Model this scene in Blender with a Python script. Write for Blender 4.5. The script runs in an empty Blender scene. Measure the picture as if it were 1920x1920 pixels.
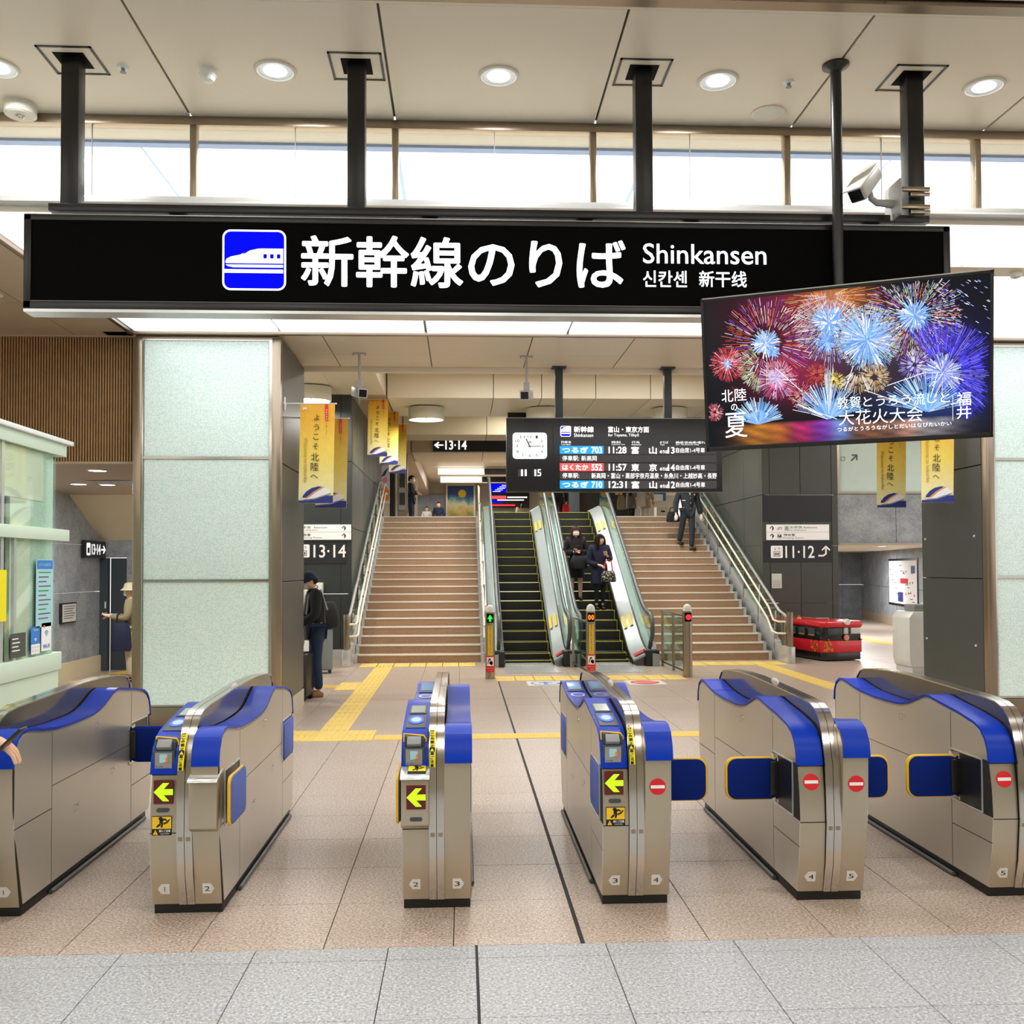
import bpy, bmesh, math, random
from mathutils import Vector, Matrix
R = math.radians
pi = math.pi
random.seed(7)
scene = bpy.context.scene
COL = scene.collection

# ------------------------------------------------------------------ camera, world, exposure
cam_d = bpy.data.cameras.new('camera')
cam = bpy.data.objects.new('camera', cam_d); COL.objects.link(cam)
cam.location = (0, 0, 1.7)
cam_d.sensor_width = 36.0
cam_d.lens = 36.0 * 1775 / 1920
cam_d.shift_x = (960 - 950.15) / 1920
cam_d.shift_y = (1019.6 - 960) / 1920
cam_d.clip_start = 0.05; cam_d.clip_end = 200
_f = Vector((math.sin(.0474) * math.cos(.0256), math.cos(.0474) * math.cos(.0256), math.sin(.0256)))
_r = Vector((math.cos(.0474), -math.sin(.0474), 0)); _d = _f.cross(_r)
_ro = .0037
_r2 = _r * math.cos(_ro) + _d * math.sin(_ro); _u2 = _r * math.sin(_ro) - _d * math.cos(_ro)
_m = Matrix((_r2, _u2, -_f)).transposed()
cam.rotation_euler = _m.to_euler()
scene.camera = cam

w = bpy.data.worlds.new('world'); scene.world = w; w.use_nodes = True
w.node_tree.nodes['Background'].inputs[0].default_value = (1.0, .97, .92, 1)
w.node_tree.nodes['Background'].inputs[1].default_value = 1.25
scene.view_settings.view_transform = 'Standard'
scene.view_settings.look = 'None'
scene.view_settings.exposure = 0.0
scene.view_settings.gamma = 1.0
scene.view_settings.use_curve_mapping = False
scene.cycles.max_bounces = 7
scene.cycles.transparent_max_bounces = 12
scene.cycles.caustics_reflective = False
scene.cycles.caustics_refractive = False
scene.cycles.sample_clamp_indirect = 6.0

LAMP_W = 30.0      # watts of each recessed downlight
PANEL_E = 2.0      # strength of the luminous ceiling panels

# ------------------------------------------------------------------ materials
def lin(c):
    if isinstance(c, str):
        c = c.lstrip('#'); c = [int(c[i:i + 2], 16) / 255 for i in (0, 2, 4)]
        return tuple(x / 12.92 if x <= .04045 else ((x + .055) / 1.055) ** 2.4 for x in c) + (1,)
    return tuple(c) + (1,)

class N:
    """tiny node helper"""
    def __init__(s, name):
        s.m = bpy.data.materials.new(name); s.m.use_nodes = True
        s.t = s.m.node_tree; s.b = s.t.nodes['Principled BSDF']; s.o = s.t.nodes['Material Output']
    def n(s, typ, **kw):
        x = s.t.nodes.new(typ)
        for k, v in kw.items():
            if k.startswith('_'): setattr(x, k[1:], v)
            else: x.inputs[k.replace('__', ' ')].default_value = v
        return x
    def l(s, a, b): s.t.links.new(a, b)
    def pos(s, scale=(1, 1, 1)):
        g = s.n('ShaderNodeNewGeometry'); mp = s.n('ShaderNodeMapping'); mp.inputs['Scale'].default_value = scale
        s.l(g.outputs['Position'], mp.inputs['Vector']); return mp.outputs['Vector']
    def obj(s, scale=(1, 1, 1)):
        g = s.n('ShaderNodeTexCoord'); mp = s.n('ShaderNodeMapping'); mp.inputs['Scale'].default_value = scale
        s.l(g.outputs['Object'], mp.inputs['Vector']); return mp.outputs['Vector']
    def noise(s, vec, scale, detail=3, rough=.55):
        x = s.n('ShaderNodeTexNoise'); x.inputs['Scale'].default_value = scale; x.inputs['Detail'].default_value = detail
        x.inputs['Roughness'].default_value = rough
        s.l(vec, x.inputs['Vector']); return x.outputs['Fac']
    def ramp(s, fac, stops):
        x = s.n('ShaderNodeValToRGB'); cr = x.color_ramp
        while len(cr.elements) < len(stops): cr.elements.new(.5)
        for e, (p, c) in zip(cr.elements, stops): e.position = p; e.color = lin(c)
        s.l(fac, x.inputs['Fac']); return x.outputs['Color']
    def mix(s, fac, a, b, blend='MIX'):
        x = s.n('ShaderNodeMix', _data_type='RGBA', _blend_type=blend)
        for sock, v in ((x.inputs[0], fac), (x.inputs[6], a), (x.inputs[7], b)):
            if hasattr(v, 'is_output'): s.l(v, sock)
            else: sock.default_value = v
        return x.outputs[2]
    def bump(s, h, strength=.2, dist=.002):
        x = s.n('ShaderNodeBump'); x.inputs['Strength'].default_value = strength; x.inputs['Distance'].default_value = dist
        s.l(h, x.inputs['Height']); s.l(x.outputs['Normal'], s.b.inputs['Normal'])

M = {}
def mat(name, col, rough=.5, metal=0., emit=None, es=0., var=.06, scale=6., coat=0., spec=.5):
    k = N(name); b = k.b
    c = lin(col)
    if var > 0:
        f = k.noise(k.pos(), scale)
        lo = tuple(x * (1 - var) for x in c[:3]) + (1,); hi = tuple(min(1, x * (1 + var)) for x in c[:3]) + (1,)
        k.l(k.mix(f, lo, hi), b.inputs['Base Color'])
    else: b.inputs['Base Color'].default_value = c
    b.inputs['Roughness'].default_value = rough; b.inputs['Metallic'].default_value = metal
    b.inputs['Specular IOR Level'].default_value = spec
    if coat: b.inputs['Coat Weight'].default_value = coat; b.inputs['Coat Roughness'].default_value = .1
    if emit: b.inputs['Emission Color'].default_value = lin(emit); b.inputs['Emission Strength'].default_value = es
    M[name] = k.m; return k.m

def granite(name, base, dark, light, rough=.38, tilevar=.05):
    k = N(name); p = k.pos()
    f = k.noise(p, 78, 4, .72)
    c = k.ramp(f, [(.40, dark), (.47, base), (.53, base), (.60, light)])
    g = k.noise(p, 240, 2, .6)
    c = k.mix(.35, c, k.ramp(g, [(.4, dark), (.6, light)]), 'MULTIPLY') if False else k.mix(.3, c, k.ramp(g, [(.38, dark), (.62, light)]))
    big = k.noise(p, .9, 3)
    c = k.mix(big, c, k.mix(.12, c, lin(dark)))
    oi = k.n('ShaderNodeObjectInfo')
    mr = k.n('ShaderNodeMapRange'); mr.inputs['To Min'].default_value = 1 - tilevar; mr.inputs['To Max'].default_value = 1 + tilevar
    k.l(oi.outputs['Random'], mr.inputs['Value'])
    hs = k.n('ShaderNodeHueSaturation'); k.l(c, hs.inputs['Color']); k.l(mr.outputs[0], hs.inputs['Value'])
    k.l(hs.outputs['Color'], k.b.inputs['Base Color'])
    k.b.inputs['Roughness'].default_value = rough
    M[name] = k.m

def steel(name, col, rough=.3, stretch=(4, 4, 160), dirt=.12, metal=1.0):
    k = N(name)
    f = k.noise(k.pos(stretch), 3, 3); d = k.noise(k.pos(), 2.2, 5)
    c = lin(col); dk = tuple(x * (1 - dirt) for x in c[:3]) + (1,)
    k.l(k.mix(d, dk, c), k.b.inputs['Base Color'])
    mr = k.n('ShaderNodeMapRange'); mr.inputs['To Min'].default_value = rough * .95; mr.inputs['To Max'].default_value = rough * 1.06
    k.l(f, mr.inputs['Value']); k.l(mr.outputs[0], k.b.inputs['Roughness'])
    k.b.inputs['Metallic'].default_value = metal
    M[name] = k.m

def glass(name, tint=(.9, 1, .95), refl=.12, rough=.02):
    k = N(name); t = k.t
    t.nodes.remove(k.b)
    tr = k.n('ShaderNodeBsdfTransparent'); tr.inputs[0].default_value = tuple(tint) + (1,)
    gl = k.n('ShaderNodeBsdfGlossy'); gl.inputs['Roughness'].default_value = rough; gl.inputs['Color'].default_value = (.95, 1, .98, 1)
    fr = k.n('ShaderNodeLayerWeight'); pw_ = k.n('ShaderNodeMath', _operation='POWER'); pw_.inputs[1].default_value = 4.0; k.l(fr.outputs['Facing'], pw_.inputs[0])
    ad = k.n('ShaderNodeMath', _operation='MULTIPLY_ADD'); ad.inputs[1].default_value = .55; ad.inputs[2].default_value = refl; k.l(pw_.outputs[0], ad.inputs[0])
    mx = k.n('ShaderNodeMixShader'); k.l(ad.outputs[0], mx.inputs[0]); k.l(tr.outputs[0], mx.inputs[1]); k.l(gl.outputs[0], mx.inputs[2])
    k.l(mx.outputs[0], k.o.inputs['Surface']); M[name] = k.m

granite('tan_granite', '#bba99a', '#705a4b', '#ecdccd', .33, .03)
granite('grey_granite', '#b0b3b6', '#74777d', '#e2e5e8', .42, .025)
granite('stair_granite', '#b08c6c', '#85644a', '#c9aa8a', .5, .02)
mat('grout', '#5a524c', .9)
mat('joint_black', '#2c2c2e', .8)
mat('tactile_yellow', '#e6c768', .6, var=.08, scale=3)
steel('gate_steel', '#d6d0c4', .32, (3, 3, 90), .07, .74)
steel('front_steel', '#c4b8a3', .31, (90, 3, 3), .14, .8)
steel('rail_steel', '#d2ccc3', .16, (60, 3, 3), .08)
steel('bright_steel', '#dde0e0', .25, (3, 60, 3), .05, .55)
mat('deck_steel', '#a9b2b2', .36, metal=.3, var=.05, spec=.3)
mat('nosing_pale', '#e9e4da', .45)
mat('panel_liner', '#15130f', .8, var=0)
mat('sign_face_white', '#f4f4f2', .5, emit='#ffffff', es=.12, var=0)
mat('pale_glazing', '#cfe3dc', .12, var=.04)
steel('bronze_steel', '#a89a88', .3, (3, 3, 80), .08)
mat('plinth_black', '#121212', .45)
mat('gate_blue', '#0436b0', .32, var=.02, spec=.22)
mat('flap_blue', '#09267a', .8, var=.08, scale=40, spec=.15)
mat('flap_pale_blue', '#5a6cb8', .75, var=.08, scale=40)
mat('flap_yellow', '#f0c018', .45)
mat('smoked_panel', '#3b3832', .12, var=.05, coat=.6)
mat('dark_grey_plastic', '#3e464c', .4)
mat('mid_grey', '#8d9092', .5)
mat('black', '#0b0b0c', .45)
mat('satin_black', '#1a1a1a', .35)
mat('matt_black', '#050505', .7, var=0, spec=.06)
mat('white_print', '#f2f2f0', .6, var=0)
mat('black_print', '#111111', .7, var=0)
mat('grey_print', '#5a5f66', .7, var=0)
mat('red_print', '#d8151f', .5, var=0)
mat('yellow_print', '#f4e600', .5, var=0)
mat('amber_print', '#f2c51c', .5, var=0)
mat('green_print', '#1c9b52', .6, var=0)
mat('blue_print', '#2f63b0', .6, var=0)
mat('pale_blue_print', '#a9d4da', .6, var=0)
mat('pink_print', '#e58aa0', .6, var=0)
mat('orange_print', '#e8832a', .6, var=0)
mat('navy_print', '#2a3580', .6, var=0)
mat('plate_white', '#d9d7d2', .5)
mat('ceiling_beige', '#e6dcc6', .42, var=.02, scale=2)
mat('ceiling_brown', '#b39f86', .45, var=.03, scale=2)
mat('soffit_beige', '#dccfb0', .6, var=.02)
mat('cove_white', '#eee6d6', .6, var=.02)
mat('wall_beige', '#c8c0ac', .6)
mat('slat_wood', '#a98256', .55, var=.25, scale=9)
mat('slat_back', '#150803', .9, spec=.1)
mat('dark_panel', '#4b4e49', .36, var=.10, scale=1.5, spec=.4)
mat('darker_panel', '#35393a', .4, var=.08, scale=1.5)
mat('sign_panel_dark', '#26272c', .5)
mat('door_slate', '#3d4750', .5)
mat('booth_pale', '#cfe2cc', .45, var=.03)
mat('booth_cream', '#eef0dc', .55)
mat('skin', '#e3b796', .55, var=.05, scale=30)
mat('lip', '#b5645a', .5)
mat('hair_black', '#17110e', .7, spec=.15)
mat('hair_brown', '#3b261b', .7, spec=.15)
mat('cloth_black', '#17181b', .85)
mat('cloth_navy', '#161c38', .85)
mat('cloth_charcoal', '#2a3138', .8)
mat('denim', '#1d2f4c', .85, var=.2, scale=20)
mat('cloth_beige', '#bdb293', .85, var=.1)
mat('cloth_khaki', '#8c8266', .85, var=.15)
mat('cloth_grey', '#77716a', .85)
mat('cloth_white', '#e6e6e4', .8)
mat('stocking', '#dba99c', .6)
mat('shoe_brown', '#8a5f38', .6)
mat('shoe_black', '#0c0c0d', .3)
mat('case_silver', '#8b9598', .3, metal=.4)
mat('case_black', '#15120f', .3)
mat('train_red', '#d81828', .22, var=.04, coat=.5)
mat('train_black', '#0d0d0f', .25, coat=.5)
mat('train_gold', '#c99a3a', .35, metal=.5)
mat('lamp_shell', '#d8d6c8', .5)
mat('camera_grey', '#b5b4ae', .4)
mat('lens_black', '#080808', .15)
mat('gate_white_plastic', '#e8ebe6', .3)
mat('lcd_grey', '#a8b4aa', .15)
mat('glass_reader', '#7aa0c8', .1)
mat('lamp_glow', '#ffffff', .5, emit='#f4f8ff', es=14, var=0)
mat('lamp_well', '#dfe6ea', .3, metal=.2)
mat('cove_glow', '#ffffff', .5, emit='#fffaf0', es=1.0, var=0)
mat('corridor_glow', '#ffffff', .5, emit='#ffffff', es=4, var=0)
mat('sign_white_glow', '#ffffff', .5, emit='#eef6ff', es=1.25, var=0)
mat('sign_blue_glow', '#000060', .6, emit='#0008ff', es=.95, var=0, spec=.05)
mat('sign_lilac_glow', '#c8c8f4', .5, emit='#ccccf6', es=1.0, var=0)
mat('led_white', '#ffffff', .5, emit='#ffffff', es=1.1, var=0)
mat('led_blue', '#1e90e8', .5, emit='#1e90e8', es=1.0, var=0)
mat('led_red', '#f04848', .5, emit='#f25050', es=1.0, var=0)
mat('led_row', '#4c4a4c', .6, var=0)
mat('led_green_arrow', '#9cff10', .5, emit='#a8f410', es=1.2, var=.0)
mat('led_panel_red', '#5a1014', .4, var=.05)
mat('lamp_green', '#30ff40', .5, emit='#20e838', es=1.6, var=0)
mat('lamp_red', '#ff2020', .5, emit='#ff2430', es=1.6, var=0)
mat('lamp_orange', '#ff7a10', .5, emit='#ff7a18', es=1.6, var=0)
mat('pad_glow', '#3a5cff', .4, emit='#2f50ff', es=.9, var=0)
mat('pad_glow_core', '#8aa0ff', .4, emit='#8ca4ff', es=.9, var=0)
mat('clock_face', '#eef6f2', .4, emit='#eefaf4', es=.75, var=0)
mat('escal_black', '#141615', .5)
mat('escal_yellow', '#d8d234', .5)
mat('rubber', '#55595a', .35)
mat('sticker_blue', '#2f7fd0', .5, var=0)
glass('window_glass', (.93, .95, .97), .03)
glass('rail_glass', (.86, .97, .92), .05)
glass('booth_glass', (.93, .98, .95), .05)
def concrete():
    k = N('concrete'); p = k.pos()
    a = k.noise(p, 3.0, 5, .65); b = k.noise(p, 22, 3)
    c = k.ramp(a, [(.3, '#7f858b'), (.5, '#999fa5'), (.7, '#b2b8bc')])
    k.l(k.mix(.25, c, k.ramp(b, [(.35, '#6f757b'), (.65, '#b9bec2')])), k.b.inputs['Base Color'])
    k.b.inputs['Roughness'].default_value = .6; M['concrete'] = k.m
concrete()
def luminous():
    k = N('luminous'); k.b.inputs['Base Color'].default_value = (.9, .9, .9, 1)
    k.b.inputs['Emission Color'].default_value = lin('#f6f8ff'); k.b.inputs['Emission Strength'].default_value = PANEL_E
    k.b.inputs['Roughness'].default_value = .5; M['luminous'] = k.m
    k = N('luminous_soft'); k.b.inputs['Base Color'].default_value = (.9, .9, .9, 1)
    k.b.inputs['Emission Color'].default_value = lin('#fbfbfb'); k.b.inputs['Emission Strength'].default_value = 1.5
    M['luminous_soft'] = k.m
    mat('lum_joint_blue', '#9db4e0', .5)
luminous()
def washi_glass():
    # pale mint laminated glass with a woven dot pattern, faint glow added to brighten it
    k = N('mint_glass'); p = k.pos((1, 1, 1))
    v = k.n('ShaderNodeTexVoronoi'); v.inputs['Scale'].default_value = 52; v.inputs['Randomness'].default_value = .45
    k.l(p, v.inputs['Vector'])
    c = k.ramp(v.outputs['Distance'], [(.12, '#f8fffc'), (.40, '#e4f5ee'), (.64, '#c6e3d8')])
    bg = k.noise(p, 3.2, 3); c = k.mix(bg, c, k.mix(.25, c, lin('#dcefe8')))
    k.l(c, k.b.inputs['Base Color']); k.l(c, k.b.inputs['Emission Color']); k.b.inputs['Emission Strength'].default_value = .08
    k.b.inputs['Roughness'].default_value = .18; M['mint_glass'] = k.m
washi_glass()
def booth_frost():
    k = N('booth_frost'); p = k.pos()
    v = k.n('ShaderNodeTexVoronoi'); v.inputs['Scale'].default_value = 55; v.inputs['Randomness'].default_value = .4
    k.l(p, v.inputs['Vector'])
    c = k.ramp(v.outputs['Distance'], [(.2, '#e4f1e6'), (.6, '#c3dfd0')])
    k.l(c, k.b.inputs['Base Color']); k.b.inputs['Roughness'].default_value = .2; M['booth_frost'] = k.m
booth_frost()
def banner_cloth():
    k = N('banner_cloth')
    tc = k.n('ShaderNodeTexCoord'); sp = k.n('ShaderNodeSeparateXYZ'); k.l(tc.outputs['Object'], sp.inputs[0])
    mr = k.n('ShaderNodeMapRange'); mr.inputs['From Min'].default_value = -1.1; mr.inputs['From Max'].default_value = 0
    k.l(sp.outputs['Z'], mr.inputs['Value'])
    c = k.ramp(mr.outputs[0], [(.1, '#f3ecb4'), (.45, '#efd565'), (.85, '#e2ac2c'), (1, '#dda22a')])
    f = k.noise(k.obj(), 14, 5, .7); c = k.mix(.25, c, k.ramp(f, [(.35, '#d79a20'), (.65, '#fff0b0')]), 'SOFT_LIGHT')
    k.l(c, k.b.inputs['Base Color']); k.b.inputs['Roughness'].default_value = .6; M['banner_cloth'] = k.m
banner_cloth()
def painting_mat():
    k = N('painting'); p = k.pos()
    sp = k.n('ShaderNodeSeparateXYZ'); k.l(p, sp.inputs[0])
    mr = k.n('ShaderNodeMapRange'); mr.inputs['From Min'].default_value = 3.9; mr.inputs['From Max'].default_value = 5.4
    k.l(sp.outputs['Z'], mr.inputs['Value'])
    f = k.noise(p, 2.6, 5, .65)
    ad = k.n('ShaderNodeMath', _operation='MULTIPLY_ADD'); ad.inputs[1].default_value = .6; k.l(f, ad.inputs[0]); 
    sb = k.n('ShaderNodeMath', _operation='SUBTRACT'); k.l(mr.outputs[0], sb.inputs[0]); sb.inputs[1].default_value = .3
    k.l(sb.outputs[0], ad.inputs[2])
    c = k.ramp(ad.outputs[0], [(.05, '#3f7a48'), (.22, '#d9b850'), (.42, '#e4e3b4'), (.58, '#4fa0a8'), (.72, '#0e4a96'), (.95, '#0a2f70')])
    k.l(c, k.b.inputs['Base Color']); k.b.inputs['Roughness'].default_value = .4; M['painting'] = k.m
painting_mat()
def bag_pattern():
    k = N('bag_pattern'); v = k.n('ShaderNodeTexVoronoi'); v.inputs['Scale'].default_value = 34
    k.l(k.pos(), v.inputs['Vector'])
    k.l(k.ramp(v.outputs['Distance'], [(.3, '#e0dcc8'), (.36, '#24231f')]), k.b.inputs['Base Color']); M['bag_pattern'] = k.m
bag_pattern()
def screen_mat():
    k = N('screen_light'); a = k.n('ShaderNodeAttribute'); a.attribute_name = 'Col'
    k.b.inputs['Base Color'].default_value = (.01, .01, .01, 1); k.b.inputs['Roughness'].default_value = .3; k.b.inputs['Specular IOR Level'].default_value = .08
    k.l(a.outputs['Color'], k.b.inputs['Emission Color']); k.b.inputs['Emission Strength'].default_value = 1.15
    M['screen_light'] = k.m
screen_mat()

# ------------------------------------------------------------------ temporary scene for text and skin evaluation
TS = bpy.data.scenes.new('tmp_eval'); TVL = TS.view_layers[0]
_tc = bpy.data.curves.new('tmp_text', 'FONT'); _to = bpy.data.objects.new('tmp_text', _tc); TS.collection.objects.link(_to)
_tcache = {}
def glyphs(s, emb=0.0, space=1.0):
    key = (s, emb, space)
    if key not in _tcache:
        _tc.body = s; _tc.offset = emb; _tc.space_character = space; _tc.resolution_u = 3
        TVL.update(); dg = TVL.depsgraph
        me = bpy.data.meshes.new_from_object(_to.evaluated_get(dg))
        vs = [tuple(v.co[:2]) for v in me.vertices]; fs = [tuple(p.vertices) for p in me.polygons]
        bpy.data.meshes.remove(me)
        if vs:
            xs = [v[0] for v in vs]; ys = [v[1] for v in vs]
            bb = (min(xs), max(xs), min(ys), max(ys))
        else: bb = (0, 1, 0, 1)
        _tcache[key] = (vs, fs, bb)
    return _tcache[key]

# ------------------------------------------------------------------ geometry builder
class G:
    def __init__(s): s.v = []; s.f = []; s.m = []; s.c = None
    def add(s, vs, fs, m=0):
        b = len(s.v); s.v += [tuple(v) for v in vs]; s.f += [tuple(i + b for i in f) for f in fs]; s.m += [m] * len(fs); return s
    def box(s, x0, x1, y0, y1, z0, z1, m=0):
        if x0 > x1: x0, x1 = x1, x0
        if y0 > y1: y0, y1 = y1, y0
        if z0 > z1: z0, z1 = z1, z0
        v = [(x0, y0, z0), (x1, y0, z0), (x1, y1, z0), (x0, y1, z0), (x0, y0, z1), (x1, y0, z1), (x1, y1, z1), (x0, y1, z1)]
        return s.add(v, [(0, 3, 2, 1), (4, 5, 6, 7), (0, 1, 5, 4), (1, 2, 6, 5), (2, 3, 7, 6), (3, 0, 4, 7)], m)
    def prism(s, pts, axis, a, b, m=0):
        """pts 2-D polygon; axis 'x': pts are (y,z); 'y': (x,z); 'z': (x,y)"""
        n = len(pts)
        def p(q, t): return (t, q[0], q[1]) if axis == 'x' else ((q[0], t, q[1]) if axis == 'y' else (q[0], q[1], t))
        v = [p(q, a) for q in pts] + [p(q, b) for q in pts]
        f = [tuple(range(n))[::-1], tuple(range(n, 2 * n))] + [(i, (i + 1) % n, n + (i + 1) % n, n + i) for i in range(n)]
        return s.add(v, f, m)
    def strip(s, pts, axis, a, b, th, m=0):
        """open polyline thickened by th along its left normal, extruded along axis"""
        n = len(pts); nr = []
        for i in range(n):
            p0 = pts[max(0, i - 1)]; p1 = pts[min(n - 1, i + 1)]
            dx, dy = p1[0] - p0[0], p1[1] - p0[1]; L = math.hypot(dx, dy) or 1
            nr.append((-dy / L, dx / L))
        out = [(p[0] + q[0] * th, p[1] + q[1] * th) for p, q in zip(pts, nr)]
        def P(q, t): return (t, q[0], q[1]) if axis == 'x' else ((q[0], t, q[1]) if axis == 'y' else (q[0], q[1], t))
        v = [P(q, a) for q in pts] + [P(q, a) for q in out] + [P(q, b) for q in pts] + [P(q, b) for q in out]
        f = []
        for i in range(n - 1):
            f += [(i, i + 1, n + i + 1, n + i), (2 * n + i, 3 * n + i, 3 * n + i + 1, 2 * n + i + 1),
                  (n + i, n + i + 1, 3 * n + i + 1, 3 * n + i), (i, 2 * n + i, 2 * n + i + 1, i + 1)]
        f += [(0, n, 3 * n, 2 * n), (n - 1, 3 * n - 1, 4 * n - 1, 2 * n - 1)]
        return s.add(v, f, m)
    def quad(s, a, b, c, d, m=0): return s.add([a, b, c, d], [(0, 1, 2, 3)], m)
    def tube(s, path, r, n=10, m=0, cap=True):
        path = [Vector(p) for p in path]; k = len(path); rr = r if isinstance(r, (list, tuple)) else [r] * k
        v = []; prev = None
        for i, p in enumerate(path):
            t = (path[min(i + 1, k - 1)] - path[max(i - 1, 0)]).normalized()
            ref = Vector((0, 0, 1)) if abs(t.z) < .95 else Vector((1, 0, 0))
            if prev is not None and prev.cross(t).length > 1e-4: ref = prev
            a = (ref - t * ref.dot(t)).normalized(); b = t.cross(a); prev = a
            for j in range(n):
                an = 2 * pi * j / n; v.append(p + (a * math.cos(an) + b * math.sin(an)) * rr[i])
        f = [(i * n + j, i * n + (j + 1) % n, (i + 1) * n + (j + 1) % n, (i + 1) * n + j) for i in range(k - 1) for j in range(n)]
        if cap: f += [tuple(range(n))[::-1], tuple(range((k - 1) * n, k * n))]
        return s.add(v, f, m)
    def lathe(s, prof, c=(0, 0, 0), n=20, m=0, axis='z', sx=1, sy=1):
        """prof [(radius, height)]"""
        v = []; f = []; k = len(prof)
        for r, h in prof:
            for j in range(n):
                a = 2 * pi * j / n; x, y = r * math.cos(a) * sx, r * math.sin(a) * sy
                q = (x, y, h) if axis == 'z' else ((x, -h, y) if axis == 'y' else (h, x, y))
                v.append((c[0] + q[0], c[1] + q[1], c[2] + q[2]))
        for i in range(k - 1):
            for j in range(n): f.append((i * n + j, i * n + (j + 1) % n, (i + 1) * n + (j + 1) % n, (i + 1) * n + j))
        f += [tuple(range(n))[::-1], tuple(range((k - 1) * n, k * n))]
        return s.add(v, f, m)
    def ball(s, c, r, n=12, k=8, m=0, sc=(1, 1, 1)):
        prof = [(max(1e-4, r * math.sin(pi * i / k)), -r * math.cos(pi * i / k)) for i in range(k + 1)]
        b = len(s.v); s.lathe(prof, (0, 0, 0), n, m)
        for i in range(b, len(s.v)):
            x, y, z = s.v[i]; s.v[i] = (c[0] + x * sc[0], c[1] + y * sc[1], c[2] + z * sc[2])
        return s
    def loft(s, rings, m=0):
        """rings [(cx,cy,z,rx,ry)]"""
        n = 18; v = []; k = len(rings)
        for cx, cy, z, rx, ry in rings:
            for j in range(n): a = 2 * pi * j / n; v.append((cx + rx * math.cos(a), cy + ry * math.sin(a), z))
        f = [(i * n + j, i * n + (j + 1) % n, (i + 1) * n + (j + 1) % n, (i + 1) * n + j) for i in range(k - 1) for j in range(n)]
        f += [tuple(range(n))[::-1], tuple(range((k - 1) * n, k * n))]
        return s.add(v, f, m)
    def text(s, t, o, w=None, h=None, u=(1, 0, 0), v=(0, 0, 1), m=0, emb=0.0, al='C', space=1.0):
        """text fitted to a w x h box centred at o (al 'L': o is the left middle), in the plane u,v"""
        vs, fs, bb = glyphs(t, emb, space); bw = max(1e-6, bb[1] - bb[0]); bh = max(1e-6, bb[3] - bb[2])
        bold = 0.0
        if emb > 0: bold = emb; vs, fs, bb = glyphs(t, 0.0, space); bw = max(1e-6, bb[1] - bb[0]); bh = max(1e-6, bb[3] - bb[2])
        if w is None: kx = ky = h / bh
        elif h is None: kx = ky = w / bw
        else: kx, ky = w / bw, h / bh
        cx = (bb[0] + bb[1]) / 2 if al == 'C' else bb[0]; cy = (bb[2] + bb[3]) / 2
        o = Vector(o); u = Vector(u); v = Vector(v); nn = u.cross(v) * .00012
        if bold:
            for q, (dx, dy) in enumerate(((1, 0), (-1, 0), (0, 1), (0, -1), (.7, .7), (-.7, .7), (.7, -.7), (-.7, -.7))):
                s.add([o + nn * (q + 1) + u * ((p[0] - cx + dx * bold) * kx) + v * ((p[1] - cy + dy * bold) * ky) for p in vs], fs, m)
        return s.add([o + u * ((p[0] - cx) * kx) + v * ((p[1] - cy) * ky) for p in vs], fs, m)
    def vtext(s, t, o, size, pitch, u=(1, 0, 0), v=(0, 0, 1), m=0, emb=0.0):
        """vertical writing; o is the centre of the first character"""
        o = Vector(o); vv = Vector(v)
        for i, ch in enumerate(t):
            if ch == ' ': continue
            vs, fs, bb = glyphs(ch, 0.0); cx = (bb[0] + bb[1]) / 2; cy = (bb[2] + bb[3]) / 2
            c = o - vv * pitch * i; uu = Vector(u)
            s.add([c + uu * ((p[0] - cx) * size) + vv * ((p[1] - cy) * size) for p in vs], fs, m)
        return s
    def poly(s, pts, o, u=(1, 0, 0), v=(0, 0, 1), m=0):
        o = Vector(o); u = Vector(u); v = Vector(v)
        return s.add([o + u * p[0] + v * p[1] for p in pts], [tuple(range(len(pts)))], m)
    def disc(s, o, rx, ry=None, u=(1, 0, 0), v=(0, 0, 1), m=0, n=24):
        ry = ry or rx
        return s.poly([(rx * math.cos(2 * pi * i / n), ry * math.sin(2 * pi * i / n)) for i in range(n)], o, u, v, m)
    def rrect(s, o, w, h, r, u=(1, 0, 0), v=(0, 0, 1), m=0): return s.poly(rr_pts(w, h, r), o, u, v, m)
    def xf(s, mtx, start=0):
        for i in range(start, len(s.v)): s.v[i] = tuple(mtx @ Vector(s.v[i]))
        return s
    def build(s, name, mats, parent=None, smooth=None, bevel=0, loc=None, seg=2):
        me = bpy.data.meshes.new(name); me.from_pydata(s.v, [], s.f)
        mats = mats if isinstance(mats, (list, tuple)) else [mats]
        for q in mats: me.materials.append(M[q])
        if len(mats) > 1: me.polygons.foreach_set('material_index', s.m)
        if bevel:
            bm = bmesh.new(); bm.from_mesh(me); bmesh.ops.remove_doubles(bm, verts=bm.verts, dist=1e-5)
            ed = [e for e in bm.edges if len(e.link_faces) == 2 and e.calc_face_angle(0) > .5]
            bmesh.ops.bevel(bm, geom=ed, offset=bevel, segments=seg, profile=.5, affect='EDGES'); bm.to_mesh(me); bm.free()
        if smooth or bevel:
            me.polygons.foreach_set('use_smooth', [True] * len(me.polygons)); me.set_sharp_from_angle(angle=R(smooth or 35))
        me.update()
        o = bpy.data.objects.new(name, me); COL.objects.link(o)
        if parent is not None: o.parent = parent
        if loc: o.location = loc
        return o
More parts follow.
